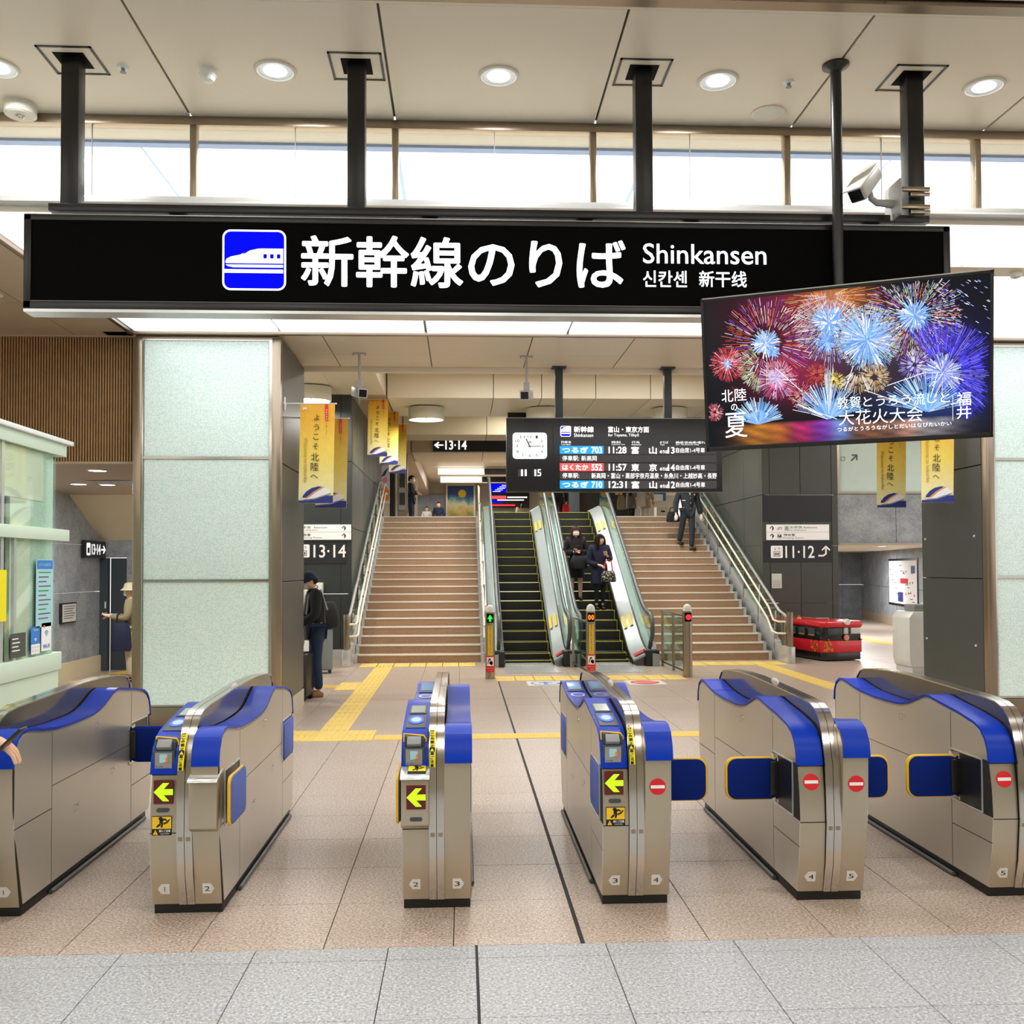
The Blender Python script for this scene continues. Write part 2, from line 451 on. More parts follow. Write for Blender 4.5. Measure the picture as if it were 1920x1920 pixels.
def rr_pts(w, h, r, n=5):
    p = []
    for cx, cy, a0 in ((w / 2 - r, h / 2 - r, 0), (-w / 2 + r, h / 2 - r, 90), (-w / 2 + r, -h / 2 + r, 180), (w / 2 - r, -h / 2 + r, 270)):
        for i in range(n + 1): a = R(a0 + 90 * i / n); p.append((cx + r * math.cos(a), cy + r * math.sin(a)))
    return p
def thing(name, label, cat, loc=(0, 0, 0), rz=0, group=None):
    o = bpy.data.objects.new(name, None); COL.objects.link(o); o.location = loc; o.rotation_euler = (0, 0, rz)
    o.empty_display_size = .1
    o['label'] = label; o['category'] = cat
    if group: o['group'] = group
    return o
def tag(o, label, cat, group=None):
    o['label'] = label; o['category'] = cat
    if group: o['group'] = group
    return o
def struct(o, label=None):
    o['kind'] = 'structure'
    if label: o['label'] = label
    return o
def sroot(name, label=None):
    o = bpy.data.objects.new(name, None); COL.objects.link(o); o['kind'] = 'structure'
    if label: o['label'] = label
    return o
def link_copy(src, parent, loc, scale=None):
    o = src.copy(); COL.objects.link(o); o.parent = parent; o.location = loc
    if scale: o.scale = scale
    return o
def copy_tree(o, parent=None):
    c = o.copy(); COL.objects.link(c)
    if parent is not None: c.parent = parent
    for ch in list(o.children): copy_tree(ch, c)
    return c
def area(name, loc, size, watts, col=(1, 1, 1), rot=(0, 0, 0), sy=None, spread=None, shape='DISK'):
    d = bpy.data.lights.new(name, 'AREA'); d.shape = shape; d.size = size; d.energy = watts; d.color = col
    if sy: d.size_y = sy
    if spread: d.spread = R(spread)
    o = bpy.data.objects.new(name, d); COL.objects.link(o); o.location = loc; o.rotation_euler = rot
    return o

# ================================================================== FLOOR
_mi = _m.transposed()
def px(x, y, z=0.0):
    v = _mi @ (Vector((x, y, z)) - cam.location)
    if v.z > -.05: return None
    return (950.15 + 1775 * v.x / -v.z, 1019.6 - 1775 * v.y / -v.z)
def in_view(x, y, z=0.0, mg=90):
    p = px(x, y, z); return p is not None and -mg < p[0] < 1920 + mg and -mg < p[1] < 1920 + mg

fl = sroot('floor', 'speckled tan granite floor of the station hall')
G().box(-14, 16, -10, 4.3, -.06, -.016).box(-14, 16, 4.3, 43.5, -.06, -.016).build('screed', 'grout', fl)
TW, TD = .5830, .5755
def tile_mesh(name, w, d, m):
    return G().box(0, w - .004, 0, d - .004, -.016, 0).build(name, m, fl, bevel=.0012, seg=1)
def lay(xs, ys, proto_for, name_far, mfar, limit):
    cells = []
    for j in range(len(ys) - 1):
        for i in range(len(xs) - 1):
            x0, x1, y0, y1 = xs[i], xs[i + 1], ys[j], ys[j + 1]
            vis = any(in_view(a, b) for a in (x0, x1) for b in (y0, y1))
            cells.append((0 if vis else 1, y0, x0, x1, y1))
    cells.sort(key=lambda c: (c[0], c[1], abs(c[2])))
    far = G(); n = 0
    for vis, y0, x0, x1, y1 in cells:
        if vis == 0 and n < limit:
            proto_for(x0, x1, y0, y1); n += 1
        else: far.box(x0, x1 - .004, y0, y1 - .004, -.016, 0)
    if far.v:
        o = far.build(name_far, mfar, fl); o['kind'] = 'stuff'
protos = {}
def put_tile(m):
    def f(x0, x1, y0, y1):
        key = (m, round(x1 - x0, 3), round(y1 - y0, 3))
        if key not in protos:
            o = tile_mesh('floor_tile', x1 - x0, y1 - y0, m); protos[key] = o; o.location = (x0, y0, 0)
        else: link_copy(protos[key], fl, (x0, y0, random.uniform(-.0006, 0)))
    return f
xs = [.543 + TW * i for i in range(-22, 25)]
ys = [4.315 + TD * j for j in range(0, 24)]
xs_g = [-.331 - .587 * i for i in range(9, -1, -1)] + [.062 + .585 * i for i in range(0, 11)]
ys_g = [4.179 - .5505 * i for i in range(24, -1, -1)] + [4.315]
lay(xs_g, ys_g, put_tile('grey_granite'), 'paving_field', 'grey_granite', 50)
lay(xs, ys, put_tile('tan_granite'), 'far_tile_field', 'tan_granite', 250)
# floor beyond the tiled rows: the material carries on
G().box(-14, 16, 4.315 + TD * 23, 43, -.016, 0).build('far_paving', 'tan_granite', fl)
G().box(.533, .553, 4.315, 14.2, -.004, .0012).build('movement_joint', 'joint_black', fl)
G().box(.055, .067, 2.6, 4.315, -.004, .0012).build('movement_joint', 'joint_black', fl)

# yellow tactile blocks
def guide_block():
    g = G().box(0, .296, 0, .296, 0, .005)
    for i in range(4): g.box(.03 + i * .068, .062 + i * .068, .012, .284, .005, .0095)
    return g
def warn_block():
    g = G().box(0, .296, 0, .296, 0, .005)
    for i in range(5):
        for j in range(5):
            x, y = .03 + i * .059, .03 + j * .059
            g.add([(x - .014, y - .014, .005), (x + .014, y - .014, .005), (x + .014, y + .014, .005), (x - .014, y + .014, .005), (x - .006, y - .006, .0095), (x + .006, y - .006, .0095), (x + .006, y + .006, .0095), (x - .006, y + .006, .0095)],
                  [(4, 5, 6, 7), (0, 1, 5, 4), (1, 2, 6, 5), (2, 3, 7, 6), (3, 0, 4, 7)])
    return g
gb = guide_block().build('tactile_block', 'tactile_yellow', fl); wb = warn_block().build('tactile_block', 'tactile_yellow', fl)
gb.location = (-1.49, 10.03, 0); wb.location = (-1.49, 9.44, 0)
def blk(src, x, y, rot=False):
    o = link_copy(src, fl, (x, y, 0))
    if rot: o.rotation_euler = (0, 0, pi / 2); o.location = (x + .296, y, 0)
for i in range(1, 22): blk(gb, -1.49, 10.03 + .298 * i)
for i in range(-2, 2):
    for j in range(2):
        if (i, j) != (0, 0): blk(wb if i == 0 else gb, -1.49 + .298 * i, 9.44 + .298 * j)
for i in range(7):
    for j in range(2): blk(wb, -1.775 + .285 * i, 16.44 + .285 * j)
for j in range(3): blk(wb, -1.79, 13.36 + .29 * j)
for i in range(3): blk(gb, -2.09 - .298 * i, 13.63, True)
for i in range(10):
    for j in range(2): blk(wb, .52 + .288 * i, 14.26 + .288 * j)
for i in range(6):
    for j in range(2): blk(wb, 3.98 + .28 * i, 16.25 + .285 * j)
for i in range(12): blk(gb, 5.10, 12.7 + .298 * i)
for i in range(9): blk(gb, 9.2 + .012 * i, 19.3 + .3 * i)
for i in range(8): blk(gb, -5.95 + .05 * i, 14.5 + .28 * i)
bar = G().box(0, .576, 0, .27, 0, .005)
for i in range(3): bar.box(.012, .564, .03 + i * .08, .07 + i * .08, .005, .009)
bt = bar.build('tactile_strip', 'tactile_yellow', fl); bt.location = (-.88, 9.47, 0)
for i in range(1, 11): link_copy(bt, fl, (-.88 + .58 * i, 9.47, 0))
for i in range(1, 4): link_copy(bt, fl, (-2.1 - .58 * i, 9.47, 0))

# floor decals before the escalators
def decal(x, y, label, red):
    g = G().box(x, x + .53 + (.02 if red else 0), y, y + .53, .0002, .0022, 0)
    c = (x + .27, y + .265, .0032); U, V = (1, 0, 0), (0, 1, 0)
    if red:
        g.disc(c, .215, .215, U, V, 1); g.poly([(-.17, -.035), (.17, -.035), (.17, .035), (-.17, .035)], (c[0], c[1], .0042), U, V, 0)
    else:
        g.disc(c, .22, .22, U, V, 1); g.disc((c[0], c[1], .0042), .185, .185, U, V, 0)
        g.poly([(-.03, -.15), (.03, -.15), (.03, .02), (.1, -.02), (.1, .05), (0, .14), (-.1, .05), (-.1, -.02), (-.03, .02)], (c[0], c[1], .0052), U, V, 1)
    tag(g.build('floor_sticker', ['plate_white', 'red_print' if red else 'sticker_blue']), label, 'sticker')
decal(.955, 13.68, 'white floor sticker with a blue ringed arrow before the left escalator', False)
decal(2.43, 13.68, 'white floor sticker with a red no entry disc before the right escalator', True)

# ================================================================== CEILINGS
ZC, ZF, ZU = 4.28, 4.939, 5.0
# front ceiling: beige panels with recessed joints
fc = sroot('ceiling', 'beige panelled ceiling over the ticket gates')
G().box(-14, 16, -10, 6.8, ZF + .03, ZF + .08).build('ceiling_back', 'satin_black', fc)
JX = [-1.93 + 1.4545 * i for i in range(-5, 9)]
for i in range(len(JX) - 1):
    G().box(JX[i] + .008, JX[i + 1] - .008, 5.375, 6.80, ZF, ZF + .03).build('ceiling_panel', 'ceiling_beige', fc, bevel=.003, seg=1)
for i in range(len(JX) - 1):
    for (a, b) in ((3.6, 5.2), (1.9, 3.59), (.2, 1.89), (-1.5, .19), (-3.2, -1.51)):
        if a > 3 and 1: G().box(JX[i] + .008, JX[i + 1] - .008, a, b, ZF, ZF + .03).build('ceiling_panel', 'ceiling_beige', fc)
G().box(-14, 16, -10, 3.59, ZF, ZF + .03).build('ceiling_field', 'ceiling_beige', fc)
G().box(-12, 14, 5.215, 5.30, ZF - .03, ZF + .03).build('edge_rail', 'bronze_steel', fc)
G().box(-12, 14, 5.305, 5.36, ZF - .008, ZF + .03).build('edge_rail', 'ceiling_beige', fc)

# clerestory window between the front ceiling and the lower one
wn = sroot('window_1', 'long clerestory window with bronze mullions above the sign')
YW = 6.813
G().box(-8, 10, YW - .03, YW + .06, 4.875, ZF).build('window_frame', 'bronze_steel', wn, bevel=.006)
G().box(-8, 10, YW - .05, YW + .06, 4.30, 4.352).build('window_sill', 'bright_steel', wn, bevel=.006)
for i in range(-4, 6):
    x = -1.914 + 1.4395 * i
    G().box(x - .024, x + .024, YW - .02, YW + .05, 4.35, 4.878).build('mullion', 'bronze_steel', wn, bevel=.005)
    G().box(x + .7165, x + .7215, YW + .008, YW + .022, 4.352, 4.876).build('pane_joint', 'mid_grey', wn)
    for k in (0, 1):
        G().box(x + .026 + .698 * k, x + .022 + .698 * k + .690, YW + .012, YW + .020, 4.352, 4.876).build('pane', 'window_glass', wn)
# upper void behind the window: beige strip then luminous panels
struct(G().box(-9, 11, 6.88, 10.4, 4.345, 4.35).build('bounce_board', 'cove_white'), 'added white bounce board over the lower ceiling behind the clerestory window')  # reflector added to bounce light up onto the ceiling strip
uv = sroot('ceiling', 'bright luminous ceiling seen through the clerestory window')
G().box(-9, 11, 6.87, 7.19, ZF, ZF + .03).build('ceiling_strip', 'cove_white', uv)
G().box(-9, 11, 7.19, 7.27, ZF - .02, ZF + .03).build('light_trim', 'lum_joint_blue', uv)
G().box(-9, 11, 7.2, 10.6, ZF + .03, ZF + .06).build('light_back', 'lum_joint_blue', uv)
for i in range(-3, 5):
    x = -.495 + 1.963 * i
    G().box(x + .018, x + 1.945, 7.275, 10.4, ZF, ZF + .02).build('light_panel', 'luminous_soft', uv)
G().box(-9, 11, 10.4, 10.5, 4.4, 5.1).build('end_panel', 'cove_white', uv)

# lower ceiling with the luminous panels
lc = sroot('ceiling', 'lower ceiling of luminous panels and beige panels behind the sign')
G().box(-9, 13, 6.87, 12.14, ZC + .025, ZC + .06).build('ceiling_back', 'satin_black', lc)
LX = [-3.545, -1.975, -.388, 1.172, 2.74, 4.305, 5.87, 7.44, 9.0]
for i in range(len(LX) - 1):
    for a, b in ((6.90, 7.885), (8.15, 9.395), (9.405, 10.345)):
        G().box(LX[i] + .016, LX[i + 1] - .016, a, b, ZC, ZC + .025).build('light_panel', 'luminous', lc)
G().box(-3.56, 9.0, 7.895, 8.14, ZC - .004, ZC + .025).build('ceiling_strip', 'ceiling_beige', lc)
G().box(-3.60, -3.55, 6.87, 10.4, ZC - .03, ZC + .025).build('edge_rail', 'bronze_steel', lc, bevel=.004)
G().box(-3.56, 9.0, 10.35, 10.40, ZC - .03, ZC + .025).build('edge_rail', 'bronze_steel', lc, bevel=.004)
G().box(-3.56, 9.0, 6.86, 6.895, ZC - .01, ZC + .025).build('edge_rail', 'cove_white', lc)
CX2 = [-3.9, -2.71, -1.54, -.378, .80, 1.955, 3.12, 4.29, 5.46, 6.63, 7.8, 8.97]
for i in range(len(CX2) - 1):
    for a, b in ((10.405, 11.415), (11.422, 12.115)):
        G().box(CX2[i] + .006, CX2[i + 1] - .006, a, b, ZC, ZC + .025).build('ceiling_panel', 'ceiling_beige', lc, bevel=.002, seg=1)
for a, b in ((6.90, 9.3), (9.31, 10.6)):
    for x0, x1 in ((-9, -5.8), (-5.79, -4.25), (-4.24, -3.605)):
        G().box(x0, x1, a, b, ZC, ZC + .025).build('ceiling_panel', 'ceiling_brown', lc)  # beige panels coloured brown to paint in the reflected wood
G().box(-3.9, 9, 12.12, 12.20, 4.215, 4.31).build('ceiling_lip', 'cove_white', lc, bevel=.004)
G().box(-3.9, 9, 12.20, 12.24, 4.25, 5.6).build('lip_back', 'ceiling_beige', lc)

# coffered ceiling over the stairs
cc = sroot('ceiling', 'coffered beige ceiling over the stairs and escalators')
G().box(-8, 16, 12.2, 44, 5.56, 5.62).build('ceiling_field', 'ceiling_beige', cc)
BX = [-1.44, .62, 1.56, 2.62, 3.7, 5.1, 6.3, 7.6]
for (a, b, zb) in ((18.3, 20.55, 5.0), (23.35, 24.45, 5.0), (27.15, 29.6, 5.02)):
    for i in range(len(BX) - 1):
        G().box(BX[i] + .006, BX[i + 1] - .006, a, b, zb, 5.56).build('beam_panel', 'soffit_beige' if a > 20 else 'ceiling_beige', cc, bevel=.004, seg=1)
for (a, b, zb, zt) in ((36, 36.3, 5.24, 5.5), (40, 40.3, 5.32, 5.56)):
    G().box(-.9, .85, a, b, zb, zt).build('cove_light', 'cove_glow', cc)
    G().box(.87, 7, a, b, zb, zt).build('cove_panel', 'satin_black', cc)
    G().box(-.9, 7, a - .12, a, zb - .03, zb + .01).build('cove_edge', 'cove_white', cc)
for x0, x1 in ((-4.3, -3.2), (-3.195, -2.35), (-2.345, -1.45)):
    for a, b in ((12.3, 14.4), (14.41, 16.0), (16.01, 18.0), (18.01, 23), (23.01, 30), (30.01, 43)):
        G().box(x0, x1, a, b, ZU, 5.54).build('soffit_panel', 'ceiling_beige' if b < 19 else 'ceiling_brown', cc)
for a, b in ((12.3, 18), (18.01, 24), (24.01, 43)):
    G().box(5.95, 15.5, a, b, ZU, 5.54).build('soffit_panel', 'ceiling_beige', cc)

# ================================================================== COLUMNS clad in mint glass
def column(x0, name_label):
    """front face at y 10.45, 1.59 wide, 1.5 deep, local to x0 (left edge)"""
    c = sroot('column', name_label)
    x1 = x0 + 1.59
    G().box(x0 + .06, x1 - .06, 10.55, 12.0, 0, ZC).build('core', 'dark_grey_plastic', c)
    for a, b in ((x0, x0 + .088), (x1 - .095, x1)):
        G().box(a, b, 10.44, 10.56, .0, 4.235).build('post_trim', 'bronze_steel', c, bevel=.006)
    G().box(x0 + .02, x1 - .02, 10.452, 10.56, 4.215, ZC).build('head_trim', 'bronze_steel', c)
    for a, b in ((2.93, 4.205), (1.587, 2.902), (.225, 1.562)):
        G().box(x0 + .108, x1 - .128, 10.47, 10.50, a, b).build('glass_panel', 'mint_glass', c, bevel=.003, seg=1)
        fr = G()
        fr.box(x0 + .088, x0 + .106, 10.452, 10.50, a - .012, b + .012).box(x1 - .126, x1 - .096, 10.452, 10.50, a - .012, b + .012)
        fr.box(x0 + .088, x1 - .096, 10.456, 10.50, b, b + .014).box(x0 + .088, x1 - .096, 10.456, 10.50, a - .014, a)
        fr.build('panel_frame', 'rail_steel', c)
    G().box(x0 + .088, x1 - .096, 10.46, 10.5, 0, .205).build('kick_plate', 'bronze_steel', c, bevel=.003)
    for sx, d in ((x1, -1), (x0, 1)):
        for a, b, z0, z1 in ((10.57, 11.98, .22, 1.55), (10.57, 11.98, 1.562, 2.86), (10.57, 11.98, 2.872, 4.23)):
            G().box(sx, sx + d * .03, a, b, z0, z1).build('side_panel', 'dark_panel', c, bevel=.003, seg=1)
        G().box(sx - d * .004, sx + d * .03, 10.57, 11.99, 0, .205).build('side_kick', 'wall_beige', c)
    return c
colL = column(-3.57, 'square column faced with three tall mint glass panels beside the booth')
colR = column(5.95, 'column faced with mint glass panels on the side with the red train')
g = G()
for y in (10.72, 12.0 - .12):
    for z in (.78, 2.05): g.ball((5.945, y, z), .016, 8, 6)
g.build('panel_stud', 'plate_white', colR)

# ================================================================== LEFT: slat wall, corridor
sw = sroot('wall_left', 'wall of narrow vertical timber slats above the corridor')
G().box(-8, -3.45, 10.62, 10.7, 2.87, ZC).build('backing', 'slat_back', sw)
sl = None
for i in range(58):
    x = -5.2 + .0298 * i
    if sl is None: sl = G().box(0, .0150, 10.57, 10.62, 2.885, 4.262).build('slat', 'slat_wood', sw); sl.location = (x, 0, 0)
    else: link_copy(sl, sw, (x, 0, 0))
G().box(-8, -3.45, 10.57, 10.62, 4.262, ZC).build('head_strip', 'ceiling_brown', sw)
G().box(-8, -3.45, 10.57, 10.7, 2.86, 2.885).build('bottom_strip', 'ceiling_brown', sw)
co = sroot('ceiling', 'low beige soffit of the corridor behind the slat wall')
G().box(-7, -3.4, 10.7, 14.98, 2.87, 2.92).build('soffit_panel', 'ceiling_brown', co)
G().add([(-6.3, 14.98, 2.86), (-3.4, 14.98, 2.86), (-3.4, 16.26, 2.19), (-6.3, 16.26, 2.19), (-6.3, 14.98, 2.92), (-3.4, 14.98, 2.92), (-3.4, 16.26, 2.25), (-6.3, 16.26, 2.25)],
        [(0, 1, 2, 3), (4, 7, 6, 5), (0, 4, 5, 1), (2, 6, 7, 3), (0, 3, 7, 4), (1, 5, 6, 2)]).build('sloped_soffit', 'soffit_beige', co)
G().add([(-5.0, 12.6, 2.862), (-3.45, 12.6, 2.862), (-3.45, 13.9, 2.862)], [(0, 1, 2)]).build('soffit_inset', 'concrete', co)
for (x, y, on) in ((-4.27, 11.3, 1), (-4.95, 11.35, 0), (-5.2, 13.1, 1), (-4.85, 13.2, 1)):
    t = thing('corridor_downlight', {(-4.27): 'lit round downlight in the corridor soffit nearest the glass column', (-4.95): 'unlit round fitting in the corridor soffit beside a lit downlight', (-5.2): 'lit downlight over the booth end of the corridor', (-4.85): 'lit downlight near the sloped part of the corridor soffit'}[x], 'downlight', (x, y, 2.87))
    G().lathe([(.12, 0), (.12, -.012), (.10, -.014), (.10, -.008)], n=20).build('trim_ring', 'lamp_well', t)
    G().lathe([(.098, -.006), (.098, -.011)], n=20).build('lens', 'corridor_glow' if on else 'lamp_shell', t)
area('corridor_lamp', (-4.9, 13.0, 2.82), .5, 80, (1, .98, .95))
wc = sroot('wall_left', 'dark mottled concrete corridor wall with a beige base')
for y0, y1 in ((11.2, 13.6), (13.61, 15.37), (15.38, 16.23)):
    for z0, z1 in ((.0, 1.33), (1.34, 2.1), (2.11, 2.87)):
        G().box(-6.2, -6.08, y0, y1, z0, z1).build('concrete_panel', 'concrete', wc)
bb = struct(G().box(-6.09, -6.05, 11.2, 16.23, 0, .27).build('baseboard_left', 'soffit_beige'), 'beige base along the concrete corridor wall')
wd = sroot('wall_back', 'grey concrete wall at the end of the corridor around the slate door')
G().box(-5.66, -3.6, 16.30, 16.4, 0, 2.25).build('concrete_panel', 'concrete', wd)
G().box(-6.2, -5.66, 16.30, 16.4, 1.90, 2.25).build('concrete_panel', 'concrete', wd)
dr = sroot('door_1', 'slate blue door at the end of the corridor')
G().box(-6.08, -5.95, 16.22, 16.34, 0, 1.895).build('door_side', 'door_slate', dr)
G().box(-5.945, -5.66, 16.36, 16.39, 0, 1.89).build('door_leaf', 'door_slate', dr)
G().box(-5.99, -5.97, 16.20, 16.22, 1.05, 1.16).build('push_plate', 'white_print', dr)
t = thing('platform_sign', 'small black corridor sign with white 13·14 and a right arrow', 'sign', (-6.02, 15.8, 1.91))
G().box(-.03, .03, -.42, .44, -.02, .26).build('sign_box', 'satin_black', t)
g = G(); U, V = (0, 1, 0), (0, 0, 1)
g.rrect((.032, -.30, .12), .15, .2, .02, U, V, 0); g.text('13·14', (.032, .02, .12), .36, .17, U, V, 0, .012)
g.text('→', (.032, .33, .12), .17, .13, U, V, 0, .03); g.rrect((.034, -.30, .10), .09, .09, .005, U, V, 1)
g.build('lettering', ['led_white', 'black_print'], t)
t = thing('framed_notice', 'black framed white notice on the concrete corridor wall', 'notice', (-6.05, 14.9, .88))
G().box(-.03, .01, -.28, .28, 0, .31).build('frame', 'satin_black', t, bevel=.004)
g = G().box(.01, .014, -.25, .25, .02, .29, 0)
for i in range(6): g.box(.0145, .0155, -.21, .21 - .05 * (i % 3), .25 - .036 * i, .262 - .036 * i, 1)
g.build('paper', ['plate_white', 'grey_print'], t)

# ================================================================== dark walls beside the stairs
wl = sroot('wall_left', 'dark panelled wall left of the stairs carrying the 13·14 sign')
YL = 18.0
for x0, x1 in ((-4.4, -3.3), (-3.29, -2.29), (-2.28, -2.08)):
    for z0, z1 in ((.18, 1.22), (1.23, 2.47), (2.48, 3.72), (3.73, 5.0)):
        G().box(x0, x1, YL, YL + .1, z0, z1).build('wall_panel', 'darker_panel', wl, bevel=.003, seg=1)
struct(G().box(-4.4, -2.08, YL - .02, YL, 0, .18).build('baseboard_left', 'bright_steel'), 'steel base under the dark wall left of the stairs')
wl2 = sroot('wall_left', 'dark glossy side wall running back along the left stairs')
for i in range(6):
    for z0, z1 in ((0, 1.22), (1.23, 2.47), (2.48, 3.72), (3.73, 5.0)):
        G().box(-2.18, -2.08, 18.11 + 1.1 * i, 18.1 + 1.1 * i + 1.09, z0, z1).build('wall_panel', 'dark_panel', wl2, bevel=.003, seg=1)
wr = sroot('wall_right', 'dark panelled wall right of the stairs carrying the 11·12 sign')
YR = 18.5
for x0, x1 in ((5.95, 6.1), (6.11, 6.72), (6.73, 7.35), (7.36, 7.48)):
    for z0, z1 in ((0, .98), (.99, 2.12), (2.13, 3.13), (3.14, 4.2), (4.21, 5.0)):
        G().box(x0, x1, YR, YR + .1, z0, z1).build('wall_panel', 'dark_panel', wr, bevel=.003, seg=1)
wr2 = sroot('wall_right', 'dark side wall running back along the right stairs')
for i in range(5):
    for z0, z1 in ((0, 2.12), (2.13, 3.13), (3.14, 4.2), (4.21, 5.0)):
        G().box(5.95, 6.05, 18.61 + 1.1 * i, 18.6 + 1.1 * i + 1.09, z0, z1).build('wall_panel', 'dark_panel', wr2, bevel=.003, seg=1)
# right-hand passage with concrete walls
rp = sroot('wall_right', 'mottled grey concrete lintel over the passage behind the red train')
for x0, x1 in ((7.49, 8.68), (8.69, 9.6), (9.61, 15)):
    G().box(x0, x1, 18.55, 18.7, 2.16, 3.16).build('concrete_panel', 'concrete', rp)
G().box(7.49, 15, 18.5, 18.56, 2.13, 2.17).build('lintel_trim', 'bronze_steel', rp)
wg = sroot('window_2', 'pale glazing band above the concrete lintel')
for x0, x1 in ((7.5, 8.6), (8.61, 9.7), (9.71, 10.8)): G().box(x0, x1, 18.56, 18.58, 3.2, 4.9).build('pane', 'pale_glazing', wg)
G().box(7.49, 11, 18.52, 18.6, 3.16, 3.2).build('window_sill', 'bronze_steel', wg)
G().box(7.49, 7.53, 18.52, 18.6, 3.2, 5).build('mullion', 'bronze_steel', wg)
g = G().text('□', (7.62, 18.555, 3.86), None, .08, m=0).text('↗', (7.85, 18.555, 3.88), None, .13, m=0, emb=.02)
g.build('lettering', 'grey_print', wg)
rc = sroot('ceiling', 'low passage ceiling with small downlights on the red train side')
G().box(7.49, 15, 18.7, 33, 2.17, 2.25).build('soffit_panel', 'ceiling_beige', rc)
for x, y, l in ((8.0, 19.2, 'lit passage downlight nearest the dark 11·12 wall'), (8.6, 19.3, 'lit passage downlight in the middle of the near row'), (9.15, 19.2, 'lit passage downlight nearest the column in the near row'), (8.5, 21.3, 'lit downlight of the second passage row, above the dark recess'), (9.5, 21.0, 'lit downlight of the second passage row, above the framed map')):
    t = thing('passage_downlight', l, 'downlight', (x, y, 2.17), group='passage downlights')
    G().lathe([(.11, 0), (.11, -.01), (.09, -.012)], n=14).build('trim_ring', 'lamp_well', t)
    G().lathe([(.088, -.004), (.088, -.013)], n=14).build('lens', 'corridor_glow', t)
area('passage_lamp', (9.6, 22.0, 2.1), 1.2, 115, (1, .98, .95)); area('passage_lamp', (11.0, 26.5, 2.1), .8, 90, (.95, .97, 1))
pw = sroot('wall_right', 'grey concrete passage walls around the framed map')
Ang = Vector((13.3 - 11.0, 31 - 20.9, 0)); 
def ang_panel(t0, t1, z0, z1):
    a = Vector((11.0, 20.9, 0)) + Ang * t0; b = Vector((11.0, 20.9, 0)) + Ang * t1; n = Vector((Ang.y, -Ang.x, 0)).normalized() * .12
    return G().prism([(a.x, a.y), (b.x, b.y), (b.x + n.x, b.y + n.y), (a.x + n.x, a.y + n.y)], 'z', z0, z1)
for t0, t1 in ((-.1, .2), (.203, .5), (.503, .8), (.803, 1.0)):
    for z0, z1 in ((.28, 1.1), (1.11, 2.2)): ang_panel(t0, t1, z0, z1).build('concrete_panel', 'concrete', pw)
    ang_panel(t0, t1, 0, .28).build('base_panel', 'ceiling_brown', pw)
for x0, x1 in ((12.0, 12.65), (12.66, 13.3)):
    for z0, z1 in ((0, 1.1), (1.11, 2.2)): G().box(x0, x1, 31, 31.12, z0, z1).build('concrete_panel', 'concrete', pw)
G().box(10.4, 11.99, 30.6, 30.7, 0, 2.2).build('dark_recess', 'door_slate', pw)
t = thing('framed_map', 'framed white route map with a red area on the passage wall', 'map', (11.63, 23.6, .62))
ux = Ang.normalized(); nx = Vector((-ux.y, ux.x, 0)); g = G()
def onw(a, z, d=.02): p = ux * a + nx * d; return (p.x, p.y, z)
def rectw(g, a0, a1, z0, z1, d, m): g.add([onw(a0, z0, d), onw(a1, z0, d), onw(a1, z1, d), onw(a0, z1, d)], [(0, 1, 2, 3)], m)
def boxw(g, a0, a1, z0, z1, d0, d1, m):
    v = [onw(a, z, d) for d in (d0, d1) for a, z in ((a0, z0), (a1, z0), (a1, z1), (a0, z1))]
    g.add(v, [(0, 3, 2, 1), (4, 5, 6, 7), (0, 1, 5, 4), (1, 2, 6, 5), (2, 3, 7, 6), (3, 0, 4, 7)], m)
boxw(g, 0, 3.4, 0, 1.3, -.02, .03, 0); g.build('frame', 'satin_black', t); g = G()
boxw(g, .1, 3.3, .06, 1.24, .03, .036, 0)
rectw(g, 1.0, 1.9, .62, .76, .037, 1); rectw(g, .25, .7, .9, 1.1, .037, 2); rectw(g, 1.6, 2.2, .12, .38, .037, 2)
for i in range(16): a = .3 + (i * .53) % 2.8; z = .14 + (i * .37) % 1.0; rectw(g, a, a + .28, z, z + .02, .038, 3)
for i in range(10): a = .3 + (i * .71) % 1.2; z = .3 + (i * .29) % .85; rectw(g, a, a + .1, z, z + .05, .038, 3 if i % 3 else 1)
g.build('map_sheet', ['white_print', 'red_print', 'navy_print', 'grey_print'], t)

# ================================================================== upper concourse beyond the stairs
uf = sroot('floor', 'upper concourse floor at the head of the stairs')
G().box(-4.3, .50, 23.05, 43.5, 2.80, 2.96).box(.5, 3.5, 24.6, 43.5, 2.80, 2.96).box(3.5, 9, 23.05, 43.5, 2.80, 2.96).build('slab', 'tan_granite', uf)
ub = sroot('wall_back', 'beige end wall of the upper concourse')
G().box(-5, 10, 43.3, 43.5, 2.96, 5.6).build('plaster', 'wall_beige', ub)
G().box(-2.2, -.55, 43.15, 43.3, 2.96, 5.05).build('slate_recess', 'concrete', ub)
G().box(.3, 2.3, 43.1, 43.3, 2.96, 4.3).build('pale_dado', 'booth_pale', ub)
G().box(3.1, 6.0, 33.0, 33.2, 2.96, 5.0).build('dark_screen', 'satin_black', ub)
G().box(3.75, 4.1, 32.8, 33.0, 2.96, 5.0).build('screen_post', 'dark_grey_plastic', ub)
us = sroot('wall_left', 'dark wall openings at the head of the left stairs')
G().box(-2.6, -2.2, 26.5, 26.7, 2.96, 5.0).build('dark_panel', 'satin_black', us)
G().box(-2.0, -1.86, 26.4, 26.7, 2.96, 5.0).build('dark_panel', 'satin_black', us)
G().box(-1.84, -1.56, 27.2, 27.5, 2.96, 5.0).build('steel_post', 'bronze_steel', us)
G().box(-2.3, -1.6, 34, 34.2, 2.96, 5.0).build('brown_panel', 'ceiling_brown', us)
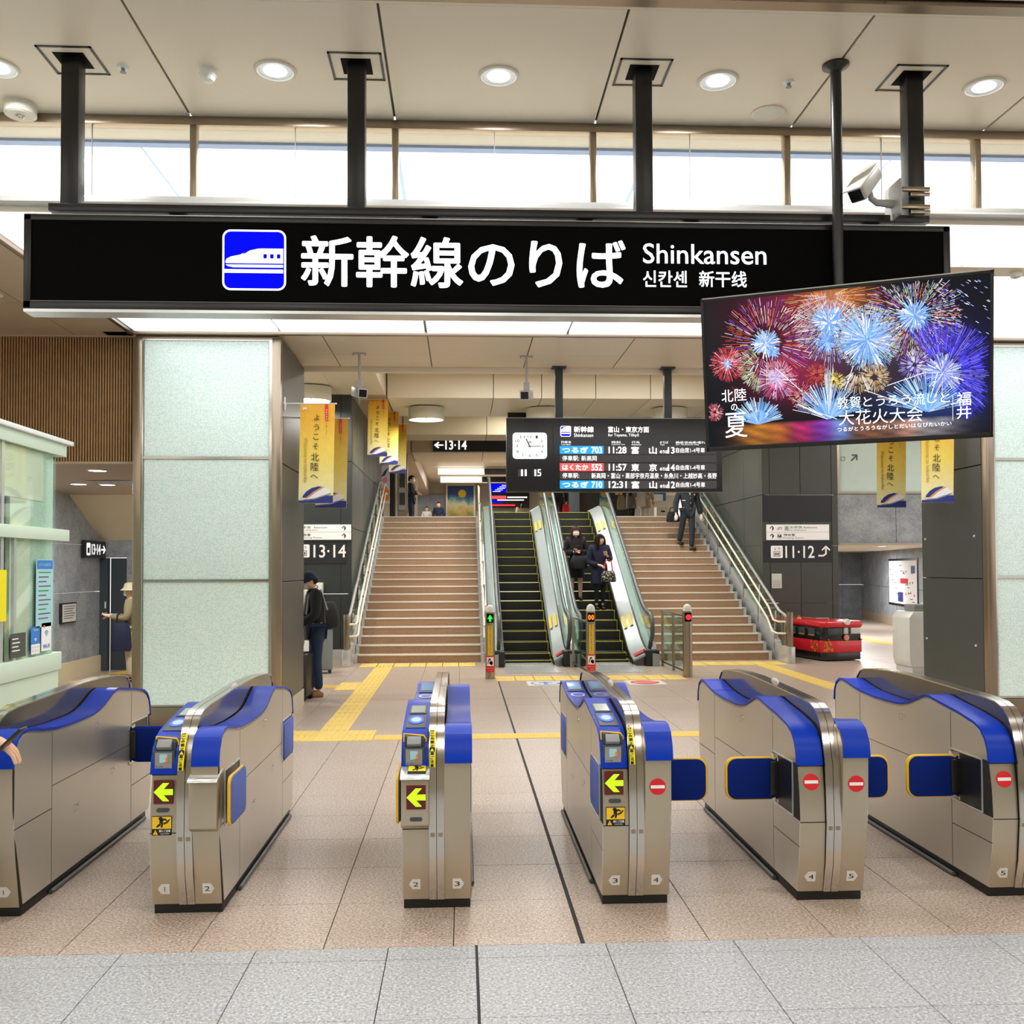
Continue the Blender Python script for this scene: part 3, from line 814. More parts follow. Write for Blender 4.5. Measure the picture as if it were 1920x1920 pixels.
# back of the hall, behind the camera, closes the room
bk = struct(G().box(-14, 16, -10.2, -10, 0, 5).build('wall_front', 'wall_beige'), 'plain beige wall behind the viewer')
for i in range(-3, 4):  # unseen fill lights added over the hall, no fittings modelled
    area('hall_fill', (i * 2.4, -2.2, ZF - .05), 1.4, 60, (1, .95, .88), shape='SQUARE')
    area('hall_fill', (i * 2.4, 2.2, ZF - .05), .9, 40, (1, .95, .88), shape='SQUARE')
area('stair_fill', (.8, 16.0, 5.45), 2.2, 105, (1, .97, .92), shape='SQUARE'); area('stair_fill', (3.6, 16.0, 5.45), 2.2, 105, (1, .97, .92), shape='SQUARE')  # fill lights added in the ceiling recess, no fitting there
area('stair_fill', (1.8, 21.9, 5.5), 2.0, 115, (1, .97, .92), shape='SQUARE'); area('concourse_fill', (2.0, 31.5, 5.5), 2.4, 260, (1, .97, .9), shape='SQUARE')  # added fills over stair head and concourse, without fittings
area('concourse_fill', (0, 38, 5.5), 1.6, 120, (1, .97, .9), shape='SQUARE')  # another fill added for the far concourse
area('side_fill', (9.5, 15.0, 4.9), 2.0, 110, (1, .97, .92), shape='SQUARE'); area('side_fill', (-3.0, 15.0, 4.9), .8, 60, (1, .95, .8), shape='SQUARE')  # side fills added to brighten both flanks, no lamp hangs here

# ================================================================== TICKET GATES
YC = 5.735
PA = [(4.785, .05), (4.752, .2), (4.733, .40), (4.742, .55), (4.764, .69), (4.778, .76), (4.80, .81), (4.84, .848), (4.90, .872), (5.05, .90), (5.20, .919), (5.31, .934), (5.37, .943), (5.42, .942), (5.47, .930),
      (5.53, .908), (5.59, .886), (5.65, .867), (5.72, .853), (5.80, .845), (5.95, .842), (6.12, .843), (6.31, .852), (6.45, .869), (6.55, .887), (6.62, .897), (6.68, .893), (6.73, .868), (6.765, .81), (6.776, .74),
      (6.770, .55), (6.735, .3), (6.690, .05)]
PA = [(y - YC, z) for y, z in PA]
FIN = [(4.785, .05), (4.745, .2), (4.724, .40), (4.735, .69), (4.760, .78), (4.782, .85), (4.815, .91), (4.86, .952), (4.93, .975), (5.055, .986), (5.30, .993), (5.60, 1.002), (5.90, 1.008), (6.2, 1.004), (6.45, .99), (6.58, .976),
       (6.65, .955), (6.70, .91), (6.725, .8), (6.73, .55), (6.72, .3), (6.66, .05)]
FIN = [(y - YC, z) for y, z in FIN]
def ztop(y, prof=PA):
    pts = prof[4:30]
    for a, b in zip(pts, pts[1:]):
        if a[0] <= y <= b[0]: return a[1] + (b[1] - a[1]) * (y - a[0]) / (b[0] - a[0] + 1e-9)
    return pts[0][1] if y < pts[0][0] else pts[-1][1]
HW = .172   # half width
XI = .038   # half width of the centre guard
def side_core(rot):
    """steel half cabinet on the -x side (rot=False) or turned half way round (rot=True)"""
    g = G(); g.prism(PA, 'x', -HW + .004, -XI - .001)
    return g
def finish(g, rot):
    if rot: g.xf(Matrix.Rotation(pi, 4, 'Z'))
    return g
def band(y0, y1, z0, z1):
    """side panel polygon clipped under the top profile"""
    top = [(y, z) for y, z in PA[4:30] if y0 < y < y1]
    zt0, zt1 = ztop(y0) - .012, ztop(y1) - .012
    if z1 is not None: return [(y0, z0), (y1, z0), (y1, z1), (y0, z1)]
    return [(y0, z0), (y1, z0), (y1, zt1)] + [(y, z - .012) for y, z in reversed(top)] + [(y0, zt0)]
def side_panels(gate, rot, recess):
    j = .0035; xo = -HW
    inner = [(y * .995, z if z > .06 else z + .004) for y, z in PA[:4]] + [(y * .993, z - .016) for y, z in PA[4:30]] + [(y * .995, z) for y, z in PA[30:]]
    finish(G().prism(inner, 'x', xo + .0022, xo + .005), rot).build('panel_liner', 'panel_liner', gate)
    e0, e1 = -.985, 1.00
    def pan(pts, name='side_panel'):
        g = G().prism(pts, 'x', xo, xo + .006); finish(g, rot).build(name, 'gate_steel', gate)
    fr = -.596; rr = .602
    # front lower, main lower, rear lower, upper (above the long seam), front upper
    pan([(-.949, .055), (fr - j, .055), (fr - j, .285), (-.991, .285), (-.981, .2)])
    pan([(-.991, .29), (fr - j, .29), (fr - j, .418), (-1.001, .418), (-1.001, .40)])
    pan(band(fr + j, rr - j, .055, .558))
    pan([(rr + j, .055), (.925, .055), (.985, .3), (1.02, .44), (rr + j, .44)])
    if recess == 'rear':
        pan(band(-.995, fr - j, .70, None)); pan(band(fr + j, rr - j, .562, None)); pan(band(rr + j, 1.015, .695, None))
        pan([(-.998, .422), (fr - j, .422), (fr - j, .697), (-.97, .697)])
    else:
        pan(band(-.965, fr - j, .70, None)); pan(band(fr + j, rr - j, .562, None)); pan(band(rr + j, 1.022, .445, None))
    # small lock plates
    for y, z in ((-.05, .79), (-.3, .47), (.25, .38)):
        g = G(); g.lathe([(.009, 0), (.009, .004)], (0, 0, 0), 10, axis='x'); g.xf(Matrix.Translation((xo - .004, y, z)))
        finish(g, rot).build('lock', 'rail_steel', gate)
        g = G(); o = (xo - .0006, y + .045, z - .012)
        for a in ((-.022, -.018, .022, -.0165), (-.022, .0165, .022, .018), (-.022, -.018, -.0205, .018), (.0205, -.018, .022, .018)):
            g.add([(o[0], o[1] + a[0], o[2] + a[1]), (o[0], o[1] + a[2], o[2] + a[1]), (o[0], o[1] + a[2], o[2] + a[3]), (o[0], o[1] + a[0], o[2] + a[3])], [(0, 1, 2, 3)])
        finish(g, rot).build('inspection_plate', 'grey_print', gate)
def half(gate, rot, recess_front, recess_rear):
    g = side_core(rot); finish(g, rot).build('cabinet', 'front_steel', gate, smooth=25)
    side_panels(gate, rot, 'front')
    # blue cover running over the whole top
    pts = [PA[4]] + PA[5:30]
    g = G().strip(pts, 'x', -HW - .004, -XI - .003, .013); finish(g, rot).build('top_cover', 'gate_blue', gate, smooth=30)
    g = G().strip([(y - .0035, z - .006) for y, z in pts[:2]], 'x', -HW - .002, -XI - .003, .003)
    # thin dark joint between cover halves
    yj = 6.35 - YC; z = ztop(yj) + .0135
    g = G().box(-HW - .002, -XI - .004, yj, yj + .004, z - .001, z + .0006); finish(g, rot).build('cover_joint', 'matt_black', gate)
    # seams on the end faces
    g = G().box(-HW + .003, -XI - .002, -1.0035, -.98, .409, .413).box(-HW + .003, -XI - .002, -.974, -.96, .686, .690)
    finish(g, rot).build('face_seam', 'plinth_black', gate)
    # recess for the flap at both ends
    for y0, y1, deep in ((-.905, -.60, recess_front), (.62, .92, recess_rear)):
        if deep:
            g = G().box(-HW - .001, -HW + .004, y0, y1, .428, .692); finish(g, rot).build('flap_recess', 'satin_black', gate)
            g = G()
            for a in ((y0 - .006, y0, .42, .70), (y1, y1 + .006, .42, .70), (y0, y1, .692, .70), (y0, y1, .42, .428)): g.box(-HW - .004, -HW + .004, a[0], a[1], a[2], a[3])
            finish(g, rot).build('recess_frame', 'bright_steel', gate)
def flap_panel(w=.27, h=.225):
    return rr_pts(w, h, .05)
def flap_closed(gate, side, y, yellow=True, name='flap'):
    """a flap standing out of the side (-1 left, +1 right) across the lane"""
    x0 = side * (HW - .01); cx = x0 + side * .145
    g = G().prism([(cx + a, .558 + b) for a, b in rr_pts(.292, .232, .055)], 'y', y - .012, y + .012)
    f = g.build(name, 'flap_yellow' if yellow else 'flap_blue', gate, bevel=.008)
    g = G().prism([(cx + side * -.006 + a, .557 + b) for a, b in rr_pts(.280, .218, .05)], 'y', y - .018, y + .018)
    g.build('flap_pad', 'flap_blue', f, bevel=.006)
    g = G().box(x0 - side * .01, x0 + side * .05, y - .03, y + .03, .47, .65).build('flap_hinge', 'satin_black', gate, bevel=.006)
    for a, b in ((.655, .688), (.43, .458)): G().box(x0 - side * .005, x0 + side * .018, y - .045, y + .06, a, b).build('hinge_bracket', 'rail_steel', gate, bevel=.004)
def flap_open(gate, side, y0, y1, out=0.0):
    x = side * (HW + .004 + out)
    g = G().prism([((y0 + y1) / 2 + a, .56 + b) for a, b in rr_pts(abs(y1 - y0), .245, .04)], 'x', x - .004, x + .010)
    f = g.build('flap', 'flap_yellow' if out else 'flap_pale_blue', gate, bevel=.003)
    if out:
        g = G().prism([((y0 + y1) / 2 + .006 + a, .56 + b) for a, b in rr_pts(abs(y1 - y0) - .02, .235, .04)], 'x', x + .005, x + .016)
        g.build('flap_pad', 'flap_pale_blue', f, bevel=.003)
YF = 4.735 - YC - .0045    # just proud of the end face
def face_y(z):
    pts = PA[:5]
    for a, b in zip(pts, pts[1:]):
        if a[1] <= z <= b[1]: return a[0] + (b[0] - a[0]) * (z - a[1]) / (b[1] - a[1])
    return PA[4][0]
def on_face(g, x, z):
    fy_ = face_y if x < 0 else face_yr
    sl = (fy_(z + .02) - fy_(z - .02)) / .04
    return g.xf(Matrix.Translation((x, fy_(z), z)) @ Matrix.Rotation(-math.atan(sl), 4, 'X'))
def face_yr(z):
    pts = [(-y, q) for y, q in reversed(PA[29:])]
    for a, b in zip(pts, pts[1:]):
        if a[1] <= z <= b[1]: return a[0] + (b[0] - a[0]) * (z - a[1]) / (b[1] - a[1])
    return pts[-1][0]
def number_plate(gate, x, n, right):
    z = .13; d = 1 if right else -1
    g = G().prism([(-d * .026, -.026), (d * .014, -.026), (d * .031, 0), (d * .014, .026), (-d * .026, .026)], 'y', -.003, .002)
    g.text(n, (-d * .003, -.0036, 0), None if n == '1' else .026, .024, m=1); on_face(g, x, z).build('lane_number', ['plate_white', 'black_print'], gate)
def no_entry(gate, x):
    z = .61
    g = G(); g.lathe([(.041, -.002), (.041, .003)], (0, 0, 0), 28, axis='y')
    g.poly([(-.035, -.008), (.035, -.008), (.035, .008), (-.035, .008)], (0, -.0038, 0), m=1)
    on_face(g, x, z).build('no_entry_sign', ['red_print', 'white_print'], gate)
def led_arrow(gate, x, z, y):
    g = G().box(x - .047, x + .047, y, y + .006, z - .058, z + .058, 0)
    a = [(-.046, 0), (-.002, .044), (.028, .044), (.001, .014), (.046, .014), (.046, -.014), (.001, -.014), (.028, -.044), (-.002, -.044)]
    g.poly(a, (x, y - .0012, z), m=1)
    g.build('direction_display', ['led_panel_red', 'led_green_arrow'], gate)
RUN = [[(-.02, .028), (-.008, .036), (.004, .032), (.008, .02), (-.002, .012), (-.014, .014)],
       [(-.012, .012), (.006, .024), (.022, .026), (.034, .014), (.028, .008), (.020, .016), (.008, .010), (.010, -.008), (.004, -.030), (-.006, -.030), (-.002, -.008), (-.014, -.002)],
       [(-.034, -.024), (-.012, -.004), (-.002, -.012), (-.024, -.030)], [(.010, -.002), (.030, .006), (.046, .022), (.050, .016), (.036, -.002), (.014, -.012)]]
def caution(gate, x, z, y, tilt=None):
    g = G(); g.box(x - .048, x + .048, y, y + .003, z - .046, z + .046, 1)
    g.poly([(-.046, -.014), (.046, -.014), (.046, .044), (-.046, .044)], (x, y - .0008, z), m=0)
    for p in RUN: g.poly([(a * .8, b * .8 + .016) for a, b in p], (x, y - .0016, z), m=1)
    g.poly([(-.042, -.042), (-.018, -.042), (-.030, -.018)], (x, y - .0008, z), m=0); g.text('!', (x - .030, y - .0016, z - .032), None, .014, m=1)
    g.text('扉にご注意', (x + .015, y - .0012, z - .024), .055, .012, m=2, emb=.02); g.text('CAUTION', (x + .015, y - .0012, z - .038), .04, .006, m=2)
    g.build('caution_sticker', ['amber_print', 'black_print', 'white_print'], gate)
def on_top(y, lift=.0145):
    """point and slope of the left top cover at local y"""
    z = ztop(y); dz = (ztop(y + .01) - ztop(y - .01)) / .02
    L = math.hypot(1, dz); return (y - dz / L * lift * 0, z + lift), (1 / L, dz / L)
def reader(gate):
    x = -.112
    def plate(y0, y1, x0, x1, th, m, name, lift=.013):
        pts = [(y0 + (y1 - y0) * i / 8, 0) for i in range(9)]
        pts = [(y, ztop(y) + lift) for y, _ in pts]
        return G().strip(pts, 'x', x0, x1, th).build(name, m, gate, smooth=40)
    plate(-.63, -.47, x - .042, x + .048, .004, 'dark_grey_plastic', 'display_bezel')
    plate(-.615, -.485, x - .034, x + .040, .006, 'lcd_grey', 'display')
    plate(-.845, -.655, x - .048, x + .052, .004, 'dark_grey_plastic', 'card_reader')
    (yy, zz), (uy, uz) = on_top(-.745, .020)
    g = G(); g.disc((x, yy, zz), .038, .06, (1, 0, 0), (0, uy, uz), 0); g.disc((x, yy, zz + .001), .026, .036, (1, 0, 0), (0, uy, uz), 1); g.build('touch_pad', ['pad_glow', 'pad_glow_core'], gate)
    # ticket slot with yellow rim, on the curved front
    yb, zb = -.945, .795
    g = G()
    fr = [(x - .053, .765), (x + .040, .765), (x + .058, .785), (x + .058, .842), (x + .046, .856), (x - .053, .866)]
    g.tube([(a, -.950 + (z - .765) * .32, z) for a, z in fr] + [(fr[0][0], -.950, fr[0][1])], .0055, 8); g.build('slot_rim', 'flap_yellow', gate, smooth=60)
    g = G().prism([(x - .049, .770), (x + .052, .770), (x + .052, .845), (x - .049, .86)], 'y', -.952, -.90); 
    g.build('slot_cowl', 'dark_grey_plastic', gate)
    G().box(x - .034, x + .030, -.962, -.95, .772, .792).build('ticket_slot', 'amber_print', gate, bevel=.003)
    G().prism([(-.985, .826), (-.95, .86), (-.93, .83), (-.955, .80)], 'x', x - .036, x + .034).build('slot_lip', 'mid_grey', gate, bevel=.003)
    g = G().box(x - .052, x + .052, -.974, -.95, .700, .806, 0).build('label_surround', 'dark_grey_plastic', gate, bevel=.003)
    g = G().box(x - .042, x + .040, -.978, -.97, .708, .798, 0); y = -.979
    for i, (a, b, mm) in enumerate(((-.020, .018, 1), (-.010, .014, 1), (.002, .012, 1))): g.poly([(a, -.008 + .002 * i), (a + .016, -.008 + .002 * i), (a + .016, .034), (a, .034)], (x, y - .0004 * i, .756), m=mm)
    g.poly([(.010, -.006), (.022, -.006), (.022, .018), (.010, .018)], (x, y - .002, .756), m=2)
    g.text('きっぷを', (x - .020, y - .001, .730), .034, .009, m=3); g.text('おひらき', (x + .018, y - .001, .730), .036, .009, m=4); g.text('お入れください', (x, y - .001, .717), .062, .009, m=3)
    g.build('ticket_label', ['mid_grey', 'pale_blue_print', 'orange_print', 'black_print', 'pink_print'], gate)
def rear_unit(gate):
    x = -.108
    for y0, y1, m, nm, a, b in ((.62, .86, 'dark_grey_plastic', 'display_bezel', -.05, .054), (.66, .84, 'glass_reader', 'display', -.042, .046)):
        pts = [(y0 + (y1 - y0) * i / 6, ztop(y0 + (y1 - y0) * i / 6) + .013) for i in range(7)]
        G().strip(pts, 'x', x + a, x + b, .004 if m[0] == 'd' else .006).build(nm, m, gate, smooth=40)
    (yy, zz), (uy, uz) = on_top(.50, .016); g = G(); g.disc((x, yy, zz), .046, .07, (1, 0, 0), (0, uy, uz), 0); g.disc((x, yy, zz + .001), .036, .052, (1, 0, 0), (0, uy, uz), 1)
    g.build('touch_ring', ['plate_white', 'gate_blue'], gate)
def centre_guard(gate, yellow_left, white_knob=True):
    G().prism(FIN, 'x', -XI + .006, XI - .006).build('guard_panel', 'smoked_panel', gate, smooth=25)
    for a, b in ((-XI, -.0015), (.0015, XI)):
        G().strip(FIN, 'x', a, b, .007).build('guard_rail', 'rail_steel', gate, smooth=25)
    if yellow_left:
        top = [(-.999 + .0, .72), (-.997, .755), (-.985, .80), (-.967, .845), (-.935, .895), (-.905, .93), (-.885, .948)]
        pts = [(fy - .0105, fz) for fy, fz in ((-1.0, .715), (-.9985, .74), (-.990, .765), (-.9755, .80), (-.9555, .845), (-.934, .88), (-.915, .905))]
        g = G().strip(pts, 'x', -XI + .004, -.006, .0012); g.m = [0] * len(g.f)
        n = len(pts); chars = '意注ご扉!止禁みこけか'
        # characters run down the curve
        L = [0]
        for p, q in zip(pts, pts[1:]): L.append(L[-1] + math.hypot(q[0] - p[0], q[1] - p[1]))
        for i, ch in enumerate(chars):
            s = L[-1] * (i + .5) / len(chars)
            for k in range(n - 1):
                if L[k] <= s <= L[k + 1]: break
            f = (s - L[k]) / (L[k + 1] - L[k]); p = pts[k]; q = pts[k + 1]
            c = Vector((-.022, p[0] + (q[0] - p[0]) * f, p[1] + (q[1] - p[1]) * f)); t = Vector((0, q[0] - p[0], q[1] - p[1])).normalized()
            c += Vector((0, -t.z, t.y)) * .0022
            if ch == '!':
                g.poly([(-.013, -.011), (.013, -.011), (.013, .011), (-.013, .011)], c - Vector((0, .0002, 0)), (1, 0, 0), t, 1)
                g.poly([(-.010, -.008), (.010, -.008), (0, .009)], c + Vector((0, -t.z, t.y)) * .0006, (1, 0, 0), t, 0); continue
            g.text(ch, c, .017, .015, (1, 0, 0), t, 1, .03)
        g.build('warning_strip', ['yellow_print', 'black_print'], gate)
    g = G().box(-XI + .008, -.008, -1.003, -.995, .702 - .02, .702 - .004).box(.008, XI - .008, -1.003, -.995, .702 - .02, .702 - .004).box(-XI + .008, -.008, -1.018, -1.0, .375, .395).box(.008, XI - .008, -1.018, -1.0, .375, .395)
    g.build('rail_clip', 'bronze_steel', gate)
    if white_knob:
        y = -.08; G().ball((.018, y, ztop(y, FIN[:-4] * 2) if 0 else 1.008), .03, 10, 6, 0, (.55, 2.0, .75)).build('sensor_cap', 'plate_white', gate, smooth=60)
def plinth(gate):
    G().box(-.166, .166, -.935, .90, 0, .052).build('plinth', 'plinth_black', gate, bevel=.003)
    for s in (-1, 1): G().tube([(s * .178, -.62, .014), (s * .178, .85, .014)], .012, 8).box(s * .164, s * .180, -.62, .85, .0, .008).build('floor_rail', 'rubber', gate, smooth=60)
def hood(gate, side):
    """flap storage box standing proud of the front face"""
    x0, x1 = (side * .036, side * .172); y = -1.075
    prof = [(-.97, .428), (-1.05, .428), (y, .447), (y, .675), (-.985, .702), (-.955, .702)]
    G().prism(prof, 'x', min(x0, x1), max(x0, x1)).build('flap_housing', 'front_steel', gate, bevel=.006)
    G().strip([(y - .006, .668), (y - .002, .678), (-.965, .706)], 'x', min(x0, x1) - .004, max(x0, x1) + .004, .012).build('housing_lid', 'bright_steel', gate, bevel=.003)
    return y
GX = [-2.335, -1.356, -.128, .870, 1.870, 2.870]
def gate(i, label):
    t = thing('ticket_gate', label, 'ticket gate', (GX[i], YC, 0), group='row of blue and steel ticket gates')
    plinth(t); half(t, False, i >= 1, i in (1, 2, 3)); half(t, True, True, i >= 1)
    centre_guard(t, i in (1, 2, 3), i in (1, 2, 3, 4))
    return t
labels = ['steel ticket gate cut by the frame edge beside the pale booth', 'steel ticket gate with lane numbers 1 and 2 and a green arrow',
          'steel ticket gate with lane numbers 2 and 3 seen end on', 'steel ticket gate numbered 3 and 4 with arrow and no entry disc',
          'steel ticket gate numbered 4 and 5 with two no entry discs', 'steel ticket gate numbered 5 with one red disc by the frame edge']
gates = [gate(i, l) for i, l in enumerate(labels)]
FY = 5.09 - YC
# lane 1: far flaps closed, lane 2, 3 open, lanes 4, 5 shut at the near end
flap_closed(gates[0], 1, 6.33 - YC, False); flap_closed(gates[1], -1, 6.33 - YC, False)
flap_open(gates[1], 1, -1.02, -.69, .035); flap_open(gates[1], 1, .60, .93)
flap_open(gates[2], -1, -1.03, -.69, .02)
flap_open(gates[3], -1, -.90, -.605); flap_open(gates[3], -1, .63, .91)
flap_closed(gates[3], 1, FY); flap_closed(gates[4], -1, FY); flap_closed(gates[4], 1, FY); flap_closed(gates[5], -1, FY)
for i, (a, b) in enumerate((('1', '1'), ('1', '2'), ('2', '3'), ('3', '4'), ('4', '5'), ('5', '6'))):
    if i: number_plate(gates[i], -.108, a, False)
    if i < 5: number_plate(gates[i], .104, b, True)
hy = hood(gates[1], 1); hood(gates[2], -1)
led_arrow(gates[1], -.106, .610, face_y(.56) - .007); led_arrow(gates[3], -.112, .622, face_y(.56) - .007); led_arrow(gates[2], -.098, .585, hy - .006)
caution(gates[1], -.112, .447, face_y(.45) - .004); caution(gates[3], -.106, .457, face_y(.45) - .004)
# the same sticker lies on the sloping lid of the flap housing
g = G(); n0 = len(g.v)
g.box(-.045, .045, 0, .002, -.04, .04, 0); g.poly([(-.043, -.012), (.043, -.012), (.043, .038), (-.043, .038)], (0, -.0008, 0), m=1)
for p in RUN: g.poly([(a * .75, b * .75 + .014) for a, b in p], (0, -.0016, 0), m=0)
g.xf(Matrix.Translation((-.096, -1.024, .7065)) @ Matrix.Rotation(R(-72), 4, 'X')); g.build('caution_sticker', ['black_print', 'yellow_print'], gates[2])
for k, z in ((1, .522), (3, .533)):
    G().prism([(-.108 + a, z + b) for a, b in rr_pts(.062, .02, .01)], 'y', face_y(.5) - .004, face_y(.5) + .01).build('sensor_window', 'dark_grey_plastic', gates[k])
G().prism([(-.098 + a, .478 + b) for a, b in rr_pts(.062, .02, .01)], 'y', hy - .002, hy + .01).build('sensor_window', 'dark_grey_plastic', gates[2])
for k in (1, 2, 3): reader(gates[k])
for k in (2, 3): rear_unit(gates[k])
no_entry(gates[3], .100); no_entry(gates[4], -.104); no_entry(gates[4], .106); no_entry(gates[5], -.100)

# ================================================================== MAIN SIGN
S = thing('hanging_sign', 'long black hanging sign reading 新幹線のりば above the ticket gates', 'sign', (0, 6.0, 3.30))
def sz(z): return z - 3.30
L0, L1 = -2.715, 3.18; zb, zt = .025, .612
G().box(L0, L1, -.02, .10, zb, zt).build('housing', 'satin_black', S, bevel=.006)
g = G()
for a in ((L0, L1, zb - .003, zb + .045), (L0, L1, zt - .035, zt + .002), (L0, L0 + .045, zb, zt), (L1 - .045, L1, zb, zt)): g.box(a[0], a[1], -.035, -.018, a[2], a[3])
g.build('frame', 'satin_black', S, bevel=.003)
G().box(L0 + .045, L1 - .045, -.026, -.02, zb + .045, zt - .035).build('face_panel', 'matt_black', S)
G().box(L0 + .045, L1 - .045, -.032, -.026, zb + .044, zb + .048).build('face_trim', 'mid_grey', S)
G().box(L0, L1, -.03, .11, zb - .022, zb - .003).build('bottom_tray', 'bright_steel', S)
G().box(L0, L1, -.025, .11, zt + .002, zt + .008).build('top_tray', 'bright_steel', S)
YS = -.028
def P(x, z): return (x, YS, sz(z))
K = 5.97 / 5.97
g = G(); c = (-1.299, YS - .001, sz(3.641))
g.rrect(c, .396, .384, .05, m=0); g.rrect((c[0], YS - .002, c[2]), .372, .360, .04, m=1)
def ic(pts): return [(a * .396, b * .384) for a, b in pts]
y2 = YS - .003
g.poly(ic([(-.455, -.035), (-.43, .02), (-.36, .055), (-.22, .085), (-.13, .14), (-.04, .175), (.1, .19), (.455, .19), (.455, -.055), (-.44, -.055)]), (c[0], y2, c[2]), m=0)
g.poly(ic([(-.19, .10), (-.09, .165), (.06, .195), (.04, .18), (-.07, .155), (-.15, .10)]), (c[0], y2 - .001, c[2]), m=1)
g.poly(ic([(-.45, -.075), (.455, -.075), (.455, -.125), (-.33, -.125), (-.42, -.105)]), (c[0], y2, c[2]), m=2)
g.poly(ic([(-.47, -.155), (.455, -.155), (.455, -.215), (-.47, -.215)]), (c[0], y2, c[2]), m=0)
for k in range(3): g.rrect((c[0] + .068 + .042 * k, y2 - .001, c[2] + .024), .022, .028, .005, m=1)
g.build('train_symbol', ['sign_white_glow', 'sign_blue_glow', 'sign_lilac_glow'], S)
G().text('新幹線のりば', P(.022, 3.642), 2.05, .320, emb=.017).build('lettering', 'sign_white_glow', S)
G().text('Shinkansen', P(1.566, 3.714), .80, .128, emb=.006).build('lettering', 'sign_white_glow', S)
G().text('신칸센', P(1.306, 3.551), .282, .103, emb=.012).text('新干线', P(1.682, 3.553), .308, .103, emb=.012).build('lettering', 'sign_white_glow', S)
G().box(-2.58, 3.06, -.01, .09, sz(3.945), sz(3.995)).build('support_beam', 'satin_black', S, bevel=.006)
for x in (-2.46, -.668, 1.186, 2.985):
    p = G().box(x - .056, x + .056, .012, .118, sz(3.985), sz(4.97)).build('post', 'satin_black', S, bevel=.006)
    g = G()
    for a in ((-.17, .17, -.17, -.155), (-.17, .17, .155, .17), (-.17, -.155, -.17, .17), (.155, .17, -.17, .17)): g.box(x + a[0], x + a[1], .065 + a[2], .065 + a[3], sz(4.934), sz(4.941))
    g.build('ceiling_collar', 'black', S)
    G().box(x - .095, x + .095, -.03, .16, sz(4.936), sz(4.9405)).build('ceiling_cutout', 'matt_black', S)
    g = G(); 
    for s in (-1, 1): g.lathe([(.012, -.02), (.012, .02)], (x + s * .066, .065, sz(4.0)), 8, axis='x')
    g.build('bolt', 'black', S)
for x in (-1.8, -.2, 1.5, 2.7, .8): G().box(x - .05, x + .05, .03, .08, sz(3.91), sz(3.94)).build('hanger_block', 'satin_black', S)

# ================================================================== TELEVISION on its ceiling pole
TY, TXc, TZ, TYAW, TTILT, TROLL, TW_, TH_ = 5.5, 2.2594, 2.8936, .3771, .2035, .0093, 1.6209, .932
tu = Vector((math.cos(TYAW), -math.sin(TYAW), 0)); tn = Vector((-math.sin(TYAW), -math.cos(TYAW), 0)); tv = Vector((0, 0, 1)) * math.cos(TTILT) + tn * math.sin(TTILT)
tn2 = tu.cross(tv) * 1.0
tu, tv = tu * math.cos(TROLL) + tv * math.sin(TROLL), -tu * math.sin(TROLL) + tv * math.cos(TROLL)
tn2 = tu.cross(tv)      # towards the viewer
T = thing('television', 'black television showing fireworks, tilted on a ceiling pole', 'television', (TXc, TY, TZ))
TM = Matrix((tu, -tn2, tv)).transposed().to_4x4()    # local x right, y into the set, z up
def tvb(g): return g.xf(TM)
tvb(G().box(-TW_ / 2, TW_ / 2, 0, .05, -TH_ / 2, TH_ / 2)).build('housing', 'satin_black', T, bevel=.006)
g = G(); b = .018
for a in ((-TW_ / 2, TW_ / 2, TH_ / 2 - b, TH_ / 2), (-TW_ / 2, TW_ / 2, -TH_ / 2, -TH_ / 2 + b * 1.5), (-TW_ / 2, -TW_ / 2 + b, -TH_ / 2, TH_ / 2), (TW_ / 2 - b, TW_ / 2, -TH_ / 2, TH_ / 2)): g.box(a[0], a[1], -.006, .002, a[2], a[3])
tvb(g).build('bezel', 'satin_black', T, bevel=.002)
tvb(G().box(-TW_ / 2 + .01, TW_ / 2 - .01, -.004, .052, TH_ / 2, TH_ / 2 + .006)).build('top_edge', 'bright_steel', T)
SW, SH = TW_ - 2 * b, TH_ - 2.5 * b; sc0 = b * .25
# ---- the picture on the screen: coloured flat triangles (a displayed image)
sv, sf, scol = [], [], []
def spt(a, b_, d): return (-SW / 2 + a * SW, -.0015 - d, sc0 + SH / 2 - b_ * SH)
def addp(pts, col, d):
    i0 = len(sv)
    for q in pts: sv.append(spt(min(1, max(0, q[0])), min(1, max(0, q[1])), d)); scol.append(col if not isinstance(col, list) else col[len(sv) - 1 - i0])
    sf.append(tuple(range(i0, len(sv))))
def cp(x, y):
    """position in the photographed screen -> 0..1"""
    a = (x - 118) / 1632.0; top = 190 - 165 * a; bot = 1025 - 82 * a; return (a, (y - top) / (bot - top))
def lc3(h): return lin(h)[:3]
def mixc(a, b_, f): return tuple(p * (1 - f) + q * f for p, q in zip(a, b_))
rs = random.Random(3)
glows = [(560, 260, 330, 200, '#5a0a14', 1.1), (800, 170, 250, 120, '#b8381c', .9), (900, 150, 140, 70, '#e8a030', .9), (690, 560, 190, 150, '#a01848', 1.1), (560, 640, 200, 120, '#7a1440', 1.0), (1350, 420, 220, 130, '#6a4038', .9), (1080, 440, 240, 200, '#5a4a58', .8),
         (1560, 560, 210, 220, '#16108c', 1.0), (850, 420, 200, 160, '#3a3a60', .8), (520, 200, 160, 90, '#3c0c50', .8), (1420, 760, 260, 100, '#3a60b8', .7), (160, 400, 120, 300, '#1b2524', .8), (1130, 650, 150, 80, '#4a3018', .8)]
GNX, GNY = 70, 40
